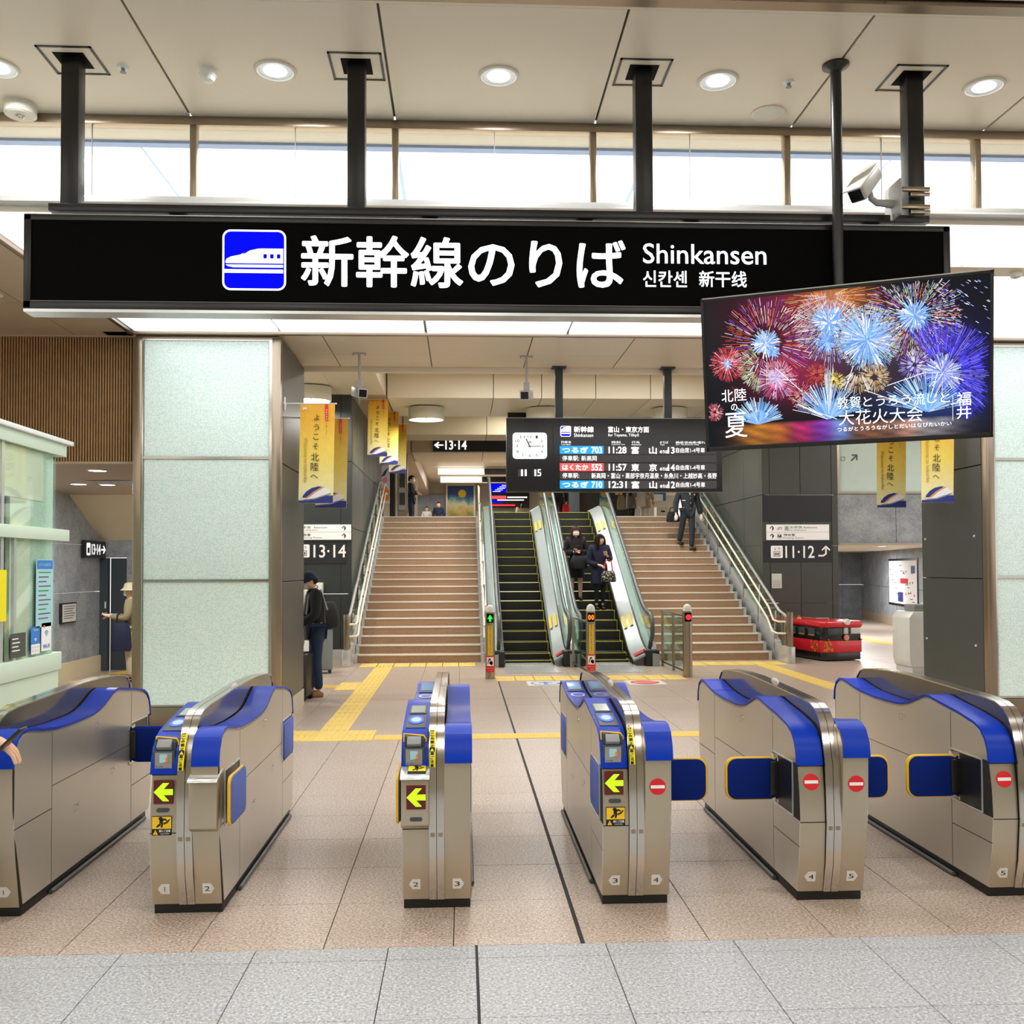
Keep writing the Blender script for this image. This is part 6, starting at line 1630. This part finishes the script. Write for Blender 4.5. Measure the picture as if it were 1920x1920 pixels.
g.poly([(-.15, .05), (.1, .08), (.12, .35), (-.05, .5), (-.15, .3)], (0, -.004, 0), m=0).poly([(-.05, .55), (.08, .62), (.02, .75), (-.08, .66)], (0, -.004, 0), m=1).poly([(-.12, .72), (-.02, .9), (.1, 1.0), (.0, .78)], (0, -.004, 0), m=2); g.build('picture', ['orange_print', 'pink_print', 'navy_print'], t)
t = thing('litter_bin', 'cream square bin behind the uniformed person at the stair head', 'bin', (6.22, 29.0, 2.96)); G().box(-.2, .2, 0, .4, 0, .62).build('body', 'booth_cream', t, bevel=.02); G().box(-.06, .06, -.004, 0, .45, .5).build('slot', 'black', t)

# ================================================================== PEOPLE
def skin_mesh(name, nodes, edges, m, parent, sub=1, root=0):
    """one continuous surface grown from a skeleton: nodes [(x,y,z,r)]"""
    me = bpy.data.meshes.new('sk'); me.from_pydata([n[:3] for n in nodes], edges, [])
    o = bpy.data.objects.new('sk', me); TS.collection.objects.link(o)
    o.modifiers.new('s', 'SKIN'); sk = me.skin_vertices[0].data
    for i, n in enumerate(nodes): sk[i].radius = (n[3], n[3] if len(n) < 5 else n[4]); sk[i].use_root = (i == root)
    sb = o.modifiers.new('b', 'SUBSURF'); sb.levels = sub; sb.render_levels = sub
    TVL.update(); me2 = bpy.data.meshes.new_from_object(o.evaluated_get(TVL.depsgraph)); bpy.data.objects.remove(o); bpy.data.meshes.remove(me)
    me2.name = name; me2.materials.clear(); me2.materials.append(M[m]); me2.polygons.foreach_set('use_smooth', [True] * len(me2.polygons))
    ob = bpy.data.objects.new(name, me2); COL.objects.link(ob); ob.parent = parent; return ob
def person(label, loc, rz, H, pose=None, top='cloth_black', bottom='trousers', bcol='cloth_black', tlen=.44, hair='short', hcol='hair_black', mask=False, hat=None, shoes='shoe_black', headturn=0., sleeves=True, lean=0., hands='skin', coat=None, fine=False, legcol='skin'):
    """faces local -y; pose holds joint overrides in fractions of the height"""
    t = thing('person', label, 'person', loc, rz)
    J = dict(hipL=(.052, 0, .52), hipR=(-.052, 0, .52), knL=(.056, -.012, .285), knR=(-.056, -.012, .285), anL=(.058, .01, .045), anR=(-.058, .01, .045),
             shL=(.108, 0, .812), shR=(-.108, 0, .812), elL=(.142, .012, .635), elR=(-.142, .012, .635), wrL=(.15, -.03, .485), wrR=(-.15, -.03, .485),
             waist=(0, .0, .615), chest=(0, 0, .735), neck=(0, .004, .835), head=(0, -.01, .905), crown=(0, -.004, .955))
    J.update(pose or {})
    def p(k): return tuple(c * H for c in J[k])
    def hand_nodes(nodes, edges, wr, el, idx, s):
        a = Vector(p(el)); b = Vector(p(wr)); d = (b - a).normalized(); sd = Vector((1, 0, 0)) if abs(d.x) < .8 else Vector((0, 1, 0)); sd = (sd - d * sd.dot(d)).normalized(); dn = d.cross(sd)
        F_ = 1.18 if fine else 1.0; r = .0135 * H * F_; i0 = len(nodes); pm = b + d * .045 * H * F_
        nodes.append((*pm, r)); edges.append((idx, i0))
        for k, (o_, L) in enumerate(((-.020, .040), (-.007, .046), (.006, .044), (.018, .036))):
            q1 = pm + (sd * o_ * H + d * .012 * H) * F_; q2 = q1 + (d * L * .5 * H + dn * .008 * H * s) * F_; q3 = q2 + (d * L * .38 * H + dn * .016 * H * s) * F_; n = len(nodes)
            nodes += [(*q1, .0055 * H * F_), (*q2, .005 * H * F_), (*q3, .0042 * H * F_)]; edges += [(i0, n), (n, n + 1), (n + 1, n + 2)]
        n = len(nodes); q1 = b + (d * .02 * H + sd * -.018 * H * s) * F_; q2 = q1 + (d * .024 * H + sd * -.012 * H * s) * F_
        nodes += [(*q1, .0065 * H), (*q2, .005 * H)]; edges += [(i0, n), (n, n + 1)]
    ks = ['pelv', 'waist', 'chest', 'neck', 'head', 'crown', 'shL', 'elL', 'wrL', 'shR', 'elR', 'wrR', 'hipL', 'knL', 'anL', 'hipR', 'knR', 'anR']
    J['pelv'] = tuple((a + b) / 2 + (.03 if i == 2 else 0) for i, (a, b) in enumerate(zip(J['hipL'], J['hipR'])))
    rad = dict(pelv=.068, waist=.060, chest=.070, neck=.030, head=.048, crown=.044, shL=.036, elL=.023, wrL=.015, shR=.036, elR=.023, wrR=.015, hipL=.048, knL=.031, anL=.02, hipR=.048, knR=.031, anR=.02)
    nodes = [(*p(k), rad[k] * H) for k in ks]; I = {k: i for i, k in enumerate(ks)}
    E_ = [(I[a], I[b]) for a, b in (('pelv', 'waist'), ('waist', 'chest'), ('chest', 'neck'), ('neck', 'head'), ('head', 'crown'), ('chest', 'shL'), ('shL', 'elL'), ('elL', 'wrL'), ('chest', 'shR'), ('shR', 'elR'), ('elR', 'wrR'), ('pelv', 'hipL'), ('hipL', 'knL'), ('knL', 'anL'), ('pelv', 'hipR'), ('hipR', 'knR'), ('knR', 'anR'))]
    hand_nodes(nodes, E_, 'wrL', 'elL', I['wrL'], 1); hand_nodes(nodes, E_, 'wrR', 'elR', I['wrR'], -1)
    body = skin_mesh('body', nodes, E_, legcol if bottom in ('skirt',) and legcol != 'skin' else 'skin', t, 2 if fine else 1)
    if bottom == 'skirt' and legcol != 'skin': body.data.materials[0] = M['skin']
    # clothing
    e = .015 * H
    def tp(k, extra=0): return (*p(k), rad[k] * H + e + extra)
    low = (0, J['pelv'][1], tlen); mid = J['pelv']
    N_ = [tp('chest', .006 * H), tp('waist', .010 * H), (mid[0] * H, mid[1] * H, mid[2] * H, .082 * H), (low[0] * H, low[1] * H, (tlen - .035) * H, .090 * H), (J['neck'][0] * H, J['neck'][1] * H, (J['neck'][2] - .012) * H, .040 * H), tp('shL'), tp('elL', .004 * H), tp('wrL', .004 * H), tp('shR'), tp('elR', .004 * H), tp('wrR', .004 * H)]
    skin_mesh('jacket', N_, [(0, 1), (1, 2), (2, 3), (0, 4), (0, 5), (5, 6), (6, 7), (0, 8), (8, 9), (9, 10)], top, t, 1)
    if bottom == 'trousers':
        N_ = [(*p('pelv'), .074 * H), (*p('hipL'), .056 * H), (*p('knL'), .044 * H), (J['anL'][0] * H, J['anL'][1] * H, (J['anL'][2] + .005) * H, .036 * H), (*p('hipR'), .056 * H), (*p('knR'), .044 * H), (J['anR'][0] * H, J['anR'][1] * H, (J['anR'][2] + .005) * H, .036 * H)]
        skin_mesh('trousers', N_, [(0, 1), (1, 2), (2, 3), (0, 4), (4, 5), (5, 6)], bcol, t, 1)
    elif bottom == 'leggings':
        N_ = [(*p('pelv'), .072 * H), (*p('hipL'), .052 * H), (*p('knL'), .035 * H), (J['anL'][0] * H, J['anL'][1] * H, (J['anL'][2] + .02) * H, .024 * H), (*p('hipR'), .052 * H), (*p('knR'), .035 * H), (J['anR'][0] * H, J['anR'][1] * H, (J['anR'][2] + .02) * H, .024 * H)]
        skin_mesh('leggings', N_, [(0, 1), (1, 2), (2, 3), (0, 4), (4, 5), (5, 6)], bcol, t, 1)
    elif bottom == 'skirt':
        G().loft([(0, 0, .30 * H, .115 * H, .085 * H), (0, 0, .42 * H, .112 * H, .088 * H), (0, 0, .54 * H, .10 * H, .08 * H), (0, 0, .6 * H, .07 * H, .06 * H)]).build('skirt', bcol, t, smooth=60)
        if legcol != 'skin':
            for s in 'LR': G().tube([p('hip' + s), p('kn' + s), p('an' + s)], [.05 * H, .034 * H, .0235 * H], 10).build('stocking', legcol, t, smooth=60)
    if coat:
        G().loft([(0, 0, coat * H, .118 * H, .092 * H), (0, 0, .48 * H, .112 * H, .09 * H), (0, 0, .60 * H, .096 * H, .078 * H), (0, 0, .66 * H, .06 * H, .05 * H)]).build('coat_skirt', top, t, smooth=60)
    for s in 'LR':
        x, y, z = p('an' + s); G().box(x - .026 * H, x + .026 * H, y - .115 * H, y + .032 * H, z - .046 * H, z - .005 * H).build('shoe', shoes, t, bevel=.014 * H, seg=3)
    # head details
    hx, hy, hz = p('head'); r = .062 * H; mt_ = Matrix.Translation((hx, hy, hz + .012 * H)) @ Matrix.Rotation(headturn, 4, 'Z') @ Matrix.Rotation(lean, 4, 'X')
    def hb(g, nm, m, sm=60): return g.xf(mt_).build(nm, m, t, smooth=sm)
    hb(G().ball((0, -.004 * H, -.004 * H), r * .98, 16, 12, 0, (.84, .98, 1.16)), 'face', 'skin')
    for s in (-1, 1):
        hb(G().ball((s * .021 * H, -.0545 * H, .006 * H), .0062 * H, 8, 6, 0, (1.3, .5, .7)), 'eye', 'hair_black')
        hb(G().ball((s * .052 * H, .004 * H, -.004 * H), .013 * H, 8, 6, 0, (.45, .8, 1.2)), 'ear', 'skin')
    hb(G().prism([(-.057 * H, .006 * H), (-.070 * H, -.016 * H), (-.056 * H, -.02 * H)], 'x', -.006 * H, .006 * H), 'nose', 'skin', 30)
    if mask:
        g = G(); k = 9; v = []
        for j in range(5):
            for i in range(k):
                a = R(-62 + 124 * i / (k - 1)); rr = r * (.90 if j in (0, 4) else 1.02) ; zz = (-.05 + .013 * j) * H; v.append((rr * .88 * math.sin(a), -rr * 1.04 * math.cos(a) - .004 * H, zz))
        g.add(v, [(j * k + i, j * k + i + 1, (j + 1) * k + i + 1, (j + 1) * k + i) for j in range(4) for i in range(k - 1)]); hb(g, 'face_mask', 'cloth_white')
    else: hb(G().ball((0, -.056 * H, -.032 * H), .010 * H, 8, 6, 0, (1.2, .4, .35)), 'mouth', 'lip')
    def cap(rmul, cut, nm, m, sc=(.9, 1.04, 1.14), back=0):
        g = G(); k, n = 12, 18; v = []; f = []
        for i in range(k + 1):
            th = pi * i / k
            for j in range(n):
                a = 2 * pi * j / n; v.append((r * rmul * sc[0] * math.sin(th) * math.cos(a), r * rmul * sc[1] * math.sin(th) * math.sin(a), r * rmul * sc[2] * math.cos(th)))
        for i in range(k):
            for j in range(n):
                a = 2 * pi * (j + .5) / n; z = math.cos(pi * (i + .5) / k); fr = -math.sin(a)   # 1 = front
                if z > cut(fr): f.append((i * n + j, i * n + (j + 1) % n, (i + 1) * n + (j + 1) % n, (i + 1) * n + j))
        g.add(v, f); return hb(g, nm, m)
    if hair == 'short': cap(1.06, lambda fr: .42 if fr > .45 else (-.1 if fr > -.2 else -.55), 'hair', hcol)
    elif hair == 'long':
        cap(1.13, lambda fr: .34 if fr > .6 else -.9, 'hair', hcol, (.98, 1.06, 1.12))
        hb(G().loft([(0, .03 * H, -.135 * H, .05 * H, .022 * H), (0, .028 * H, -.10 * H, .062 * H, .034 * H), (0, .02 * H, -.04 * H, .062 * H, .044 * H), (0, .012 * H, .0, .057 * H, .05 * H)]), 'hair_length', hcol)
        for s in (-1, 1): hb(G().loft([(s * .060 * H, -.024 * H, -.125 * H, .018 * H, .018 * H), (s * .062 * H, -.024 * H, -.07 * H, .022 * H, .028 * H), (s * .053 * H, -.022 * H, .0, .017 * H, .034 * H), (s * .040 * H, -.02 * H, .045 * H, .014 * H, .026 * H)]), 'hair_side', hcol)
    if hat == 'bucket':
        g = G().lathe([(.098 * H, .000 * H), (.100 * H, .003 * H), (.070 * H, .028 * H), (.066 * H, .05 * H), (.058 * H, .072 * H), (.03 * H, .082 * H), (0, .083 * H)], (0, 0, .004 * H), 24); hb(g, 'hat', 'cloth_beige', 50)
    elif hat == 'cap':
        cap(1.13, lambda fr: .12, 'cap', 'cloth_navy', (.92, 1.04, 1.12)); g = G().prism([(-.05 * H, -.055 * H), (-.045 * H, -.09 * H), (0, -.115 * H), (.045 * H, -.09 * H), (.05 * H, -.055 * H)], 'z', .014 * H, .019 * H); hb(g, 'cap_brim', 'cloth_navy')
    return t
def bag(name, label, loc, rz, w_, d_, h_, m, handle=None, cat='bag'):
    t = thing(name, label, cat, loc, rz)
    g = G().loft([(0, 0, 0, w_ * .46, d_ * .46), (0, 0, h_ * .12, w_ * .52, d_ * .55), (0, 0, h_ * .6, w_ * .48, d_ * .5), (0, 0, h_ * .95, w_ * .38, d_ * .3), (0, 0, h_, w_ * .36, d_ * .12)]); g.build('body', m, t, smooth=60)
    if handle: G().tube([(-w_ * .28, 0, h_ * .94), (-w_ * .2, 0, h_ + handle * .8), (0, 0, h_ + handle), (w_ * .2, 0, h_ + handle * .8), (w_ * .28, 0, h_ * .94)], .012, 6).build('strap', 'cloth_black' if m != 'bag_pattern' else 'red_print', t, smooth=60)
    return t
# two riding down the right escalator
person('person in a black coat and white face mask on the escalator, holding hands together', (2.27, 18.80, 1.052), 0, 1.49, dict(elL=(.145, -.0, .64), elR=(-.145, .0, .64), wrL=(.035, -.11, .655), wrR=(-.035, -.11, .645)), top='cloth_black', bottom='skirt', bcol='cloth_black', hair='long', hcol='hair_brown', mask=True, legcol='stocking', tlen=.46)
bag('shoulder_bag', 'large black shoulder bag of the masked person on the escalator', (2.30, 18.57, 1.68), 0, .34, .16, .26, 'cloth_black', .20)
person('person in a navy coat on the escalator looking aside, with a patterned handbag', (2.70, 18.49, .875), 0, 1.50, dict(elL=(.14, -.02, .64), wrL=(.085, -.12, .70), elR=(-.15, -.01, .62), wrR=(-.03, -.12, .585), anL=(.04, .01, .045), anR=(-.04, .01, .045), knL=(.045, -.01, .285), knR=(-.045, -.01, .285)), top='cloth_navy', bottom='leggings', bcol='cloth_black', hair='long', headturn=R(38), coat=.34, tlen=.46)
bag('handbag', 'black and cream patterned handbag with a red strap', (2.84, 18.27, 1.42), R(8), .30, .17, .22, 'bag_pattern', .22)
# uniformed person on the right stairs, head behind the departure board
st = person('uniformed person in a dark suit and white gloves walking down the right stairs', (5.14, 21.33, 2.072), R(6), 1.70, dict(knL=(.05, -.03, .29), anL=(.052, .0, .045), knR=(-.06, .04, .36), anR=(-.062, .16, .125), elL=(.155, .02, .64), wrL=(.185, -.01, .49), elR=(-.155, .03, .64), wrR=(-.165, -.01, .50)), top='cloth_charcoal', bcol='cloth_charcoal', tlen=.46)
for s, x, y in ((1, .185, -.02), (-1, -.165, -.02)):
    G().ball((x * 1.70, y * 1.70, .45 * 1.70), .055, 10, 8, 0, (.8, .9, 1.3)).build('glove', 'cloth_white', st, smooth=60)
g = G(); 
for k in range(3): g.ball((.01, -.185 - .003 * k, 1.20 - .12 * k), .012, 8, 6)
g.ball((.11, -.165, 1.27), .022, 8, 6); g.build('button', 'train_gold', st); G().add([(-.045, -.15, 1.40), (.045, -.15, 1.40), (.0, -.185, 1.24)], [(0, 1, 2)]).build('shirt_front', 'cloth_white', st); G().add([(-.012, -.157, 1.39), (.012, -.157, 1.39), (.0, -.19, 1.25)], [(0, 1, 2)]).build('tie', 'cloth_black', st)
G().box(-.19, -.11, -.176, -.168, 1.13, 1.15).build('pocket_trim', 'cloth_white', st)
bag('work_bag', 'black bag behind the gloved hand of the uniformed person', (4.84, 21.5, 2.74), 0, .30, .14, .24, 'cloth_black', .10)
# person with the cap beside the left column
cp_ = person('person in a navy cap and black jacket stooping behind the left column', (-1.94, 12.78, 0), R(-72), 1.70, dict(chest=(0, -.02, .73), neck=(0, -.035, .83), head=(0, -.06, .893), crown=(0, -.062, .945), shL=(.105, -.02, .805), shR=(-.105, -.02, .805), elL=(.13, -.03, .635), wrL=(.05, -.17, .56), elR=(-.13, -.03, .64), wrR=(-.04, -.17, .57), waist=(0, -.012, .615)), top='cloth_black', bcol='denim', tlen=.42, hat='cap', shoes='shoe_brown', mask=True, lean=R(22))
for s in (-1, 1): G().tube([(s * .10, .12, 1.15), (s * .125, .03, 1.42), (s * .12, -.12, 1.34), (s * .11, -.15, 1.10)], .018, 6).build('backpack_strap', 'mid_grey', cp_, smooth=60)
def suitcase(label, loc, rz, w_, d_, h_, m):
    t = thing('suitcase', label, 'suitcase', loc, rz); G().box(-w_ / 2, w_ / 2, -d_ / 2, d_ / 2, .05, h_).build('shell', m, t, bevel=.04, seg=3)
    for k in range(3): G().box(-w_ / 2 - .004, w_ / 2 + .004, -d_ * .3 + d_ * .27 * k, -d_ * .3 + d_ * .27 * k + .012, .09, h_ - .05).build('rib', 'rail_steel' if m == 'case_black' else 'mid_grey', t)
    for sx in (-1, 1):
        for sy in (-1, 1): G().lathe([(.028, -.012), (.028, .012)], (sx * (w_ / 2 - .04), sy * (d_ / 2 - .04), .028), 12, axis='x').box(sx * (w_ / 2 - .04) - .016, sx * (w_ / 2 - .04) + .016, sy * (d_ / 2 - .04) - .02, sy * (d_ / 2 - .04) + .02, .03, .07).build('wheel', 'black', t)
    G().tube([(-w_ * .28, d_ * .3, h_), (-w_ * .28, d_ * .3, h_ + .09), (w_ * .28, d_ * .3, h_ + .09), (w_ * .28, d_ * .3, h_)], .011, 6).build('handle', 'rail_steel', t)
    return t
suitcase('black suitcase with bright ribs beside the person in the navy cap', (-2.075, 12.42, 0), R(80), .36, .22, .62, 'case_black')
suitcase('grey suitcase under a black holdall near the AED cabinet', (-2.30, 15.6, 0), R(15), .36, .26, .74, 'case_silver')
bag('holdall', 'black holdall on top of the grey suitcase', (-2.27, 15.55, .745), R(10), .52, .28, .42, 'cloth_black', cat='bag')
t = thing('white_board', 'narrow white board leaning by the grey suitcase', 'board', (-2.50, 15.35, 0)); G().box(-.05, .08, -.02, .02, 0, .55).build('board', 'white_print', t, bevel=.004)
bag('paper_bag', 'cream bag hanging in front of the person in the navy cap', (-2.16, 12.60, .68), R(70), .26, .12, .36, 'cloth_beige', .08)
# person with the bucket hat in the corridor
person('person in a cream bucket hat and face mask holding papers in the corridor', (-5.0, 14.62, 0), R(-82), 1.50, dict(elL=(.13, -.02, .645), wrL=(.05, -.19, .665), elR=(-.13, -.02, .645), wrR=(-.05, -.19, .655)), top='cloth_khaki', bcol='cloth_beige', hat='bucket', mask=True, tlen=.45)
t = thing('paper_sheet', 'white folded paper held by the person in the bucket hat', 'paper', (-5.30, 14.66, 1.02), R(8)); G().box(-.14, .06, -.09, .09, 0, .006).add([(-.14, -.09, .006), (-.14, .09, .006), (-.09, .09, .03), (-.09, -.09, .03)], [(0, 1, 2, 3)]).build('sheet', 'white_print', t)
bag('tote_bag', 'navy tote bag hanging from the arm in the corridor', (-5.08, 14.42, .48), R(15), .28, .10, .42, 'cloth_navy', .16)
# person at the frame edge holding a phone
ph = person('person at the frame edge holding a dark phone before the ticket gates', (-2.60, 4.52, 0), R(90), 1.66, dict(elR=(-.14, -.10, .665), wrR=(-.10, -.28, .575), elL=(.15, .03, .63), wrL=(.14, -.02, .49)), top='cloth_navy', bcol='cloth_black', tlen=.46, fine=True)
G().tube([(-.105 * 1.66, -.25 * 1.66, .590 * 1.66), (-.102 * 1.66, -.275 * 1.66, .577 * 1.66)], .036, 12).build('shirt_cuff', 'cloth_white', ph, smooth=60)
# upper concourse figures
person('person in black jacket with folded arms at the head of the left stairs', (-1.60, 30.0, 2.96), R(80), 1.70, dict(elL=(.13, -.02, .66), wrL=(-.03, -.11, .67), elR=(-.13, -.02, .66), wrR=(.03, -.12, .65)), top='cloth_black', bcol='denim', mask=True)
bag('shoulder_bag', 'black bag at the side of the person with folded arms', (-1.83, 29.9, 3.42), 0, .30, .16, .42, 'cloth_black', .3)
person('person in a navy jacket sitting far off in front of the slate recess', (-.98, 40.0, 2.96), 0, 1.55, top='cloth_navy', bcol='cloth_navy'); person('person in a white shirt far off beside another in navy', (-1.50, 40.6, 2.96), 0, 1.40, top='cloth_white', bcol='cloth_black')
person('person in a beige jacket below the far departure monitor', (2.42, 39.5, 2.96), R(50), 1.52, top='cloth_beige', bcol='cloth_black', hair='long'); bag('handbag', 'black handbag in front of the person in beige', (2.5, 39.25, 3.52), 0, .5, .2, .3, 'cloth_black', .2)
person('person in black beyond the escalator with a red bag', (3.08, 30.0, 2.96), R(180), 1.72, top='cloth_black', bcol='cloth_black'); bag('red_bag', 'red bag hanging beside the person in black', (3.30, 29.85, 3.22), 0, .24, .12, .5, 'red_print', .1)
person('person in a long grey coat beyond the right escalator', (5.05, 28.0, 2.96), R(100), 1.66, top='cloth_grey', bcol='cloth_black', coat=.30); bag('shoulder_bag', 'brown and black bag of the person in the grey coat', (4.72, 27.8, 3.42), R(30), .3, .14, .42, 'cloth_khaki', .3)
person('person in a pale coat beside the grey coat beyond the stairs', (5.58, 28.6, 2.96), R(150), 1.60, top='cloth_beige', bcol='cloth_white', coat=.34); t = thing('paper_sheet', 'white notice sheet held near the pale coat', 'paper', (5.32, 27.9, 3.52), 0); G().box(-.14, .14, 0, .01, 0, .52).build('sheet', 'plate_white', t)

bpy.data.objects.remove(_to); bpy.data.scenes.remove(TS)
# ---- phone in the hand at the frame edge, placed at that hand
t = thing('smartphone', 'dark smartphone in the hand at the frame edge', 'phone', (-2.005, 4.33, .945)); g = G().box(-.075, .075, -.037, .037, -.0045, .0045); g.xf(Matrix.Rotation(R(-44), 4, 'Y')); g.build('body', 'satin_black', t, bevel=.003)
g = G().box(-.07, .07, -.033, .033, .0046, .0052); g.xf(Matrix.Rotation(R(-44), 4, 'Y')); g.build('screen', 'lens_black', t)
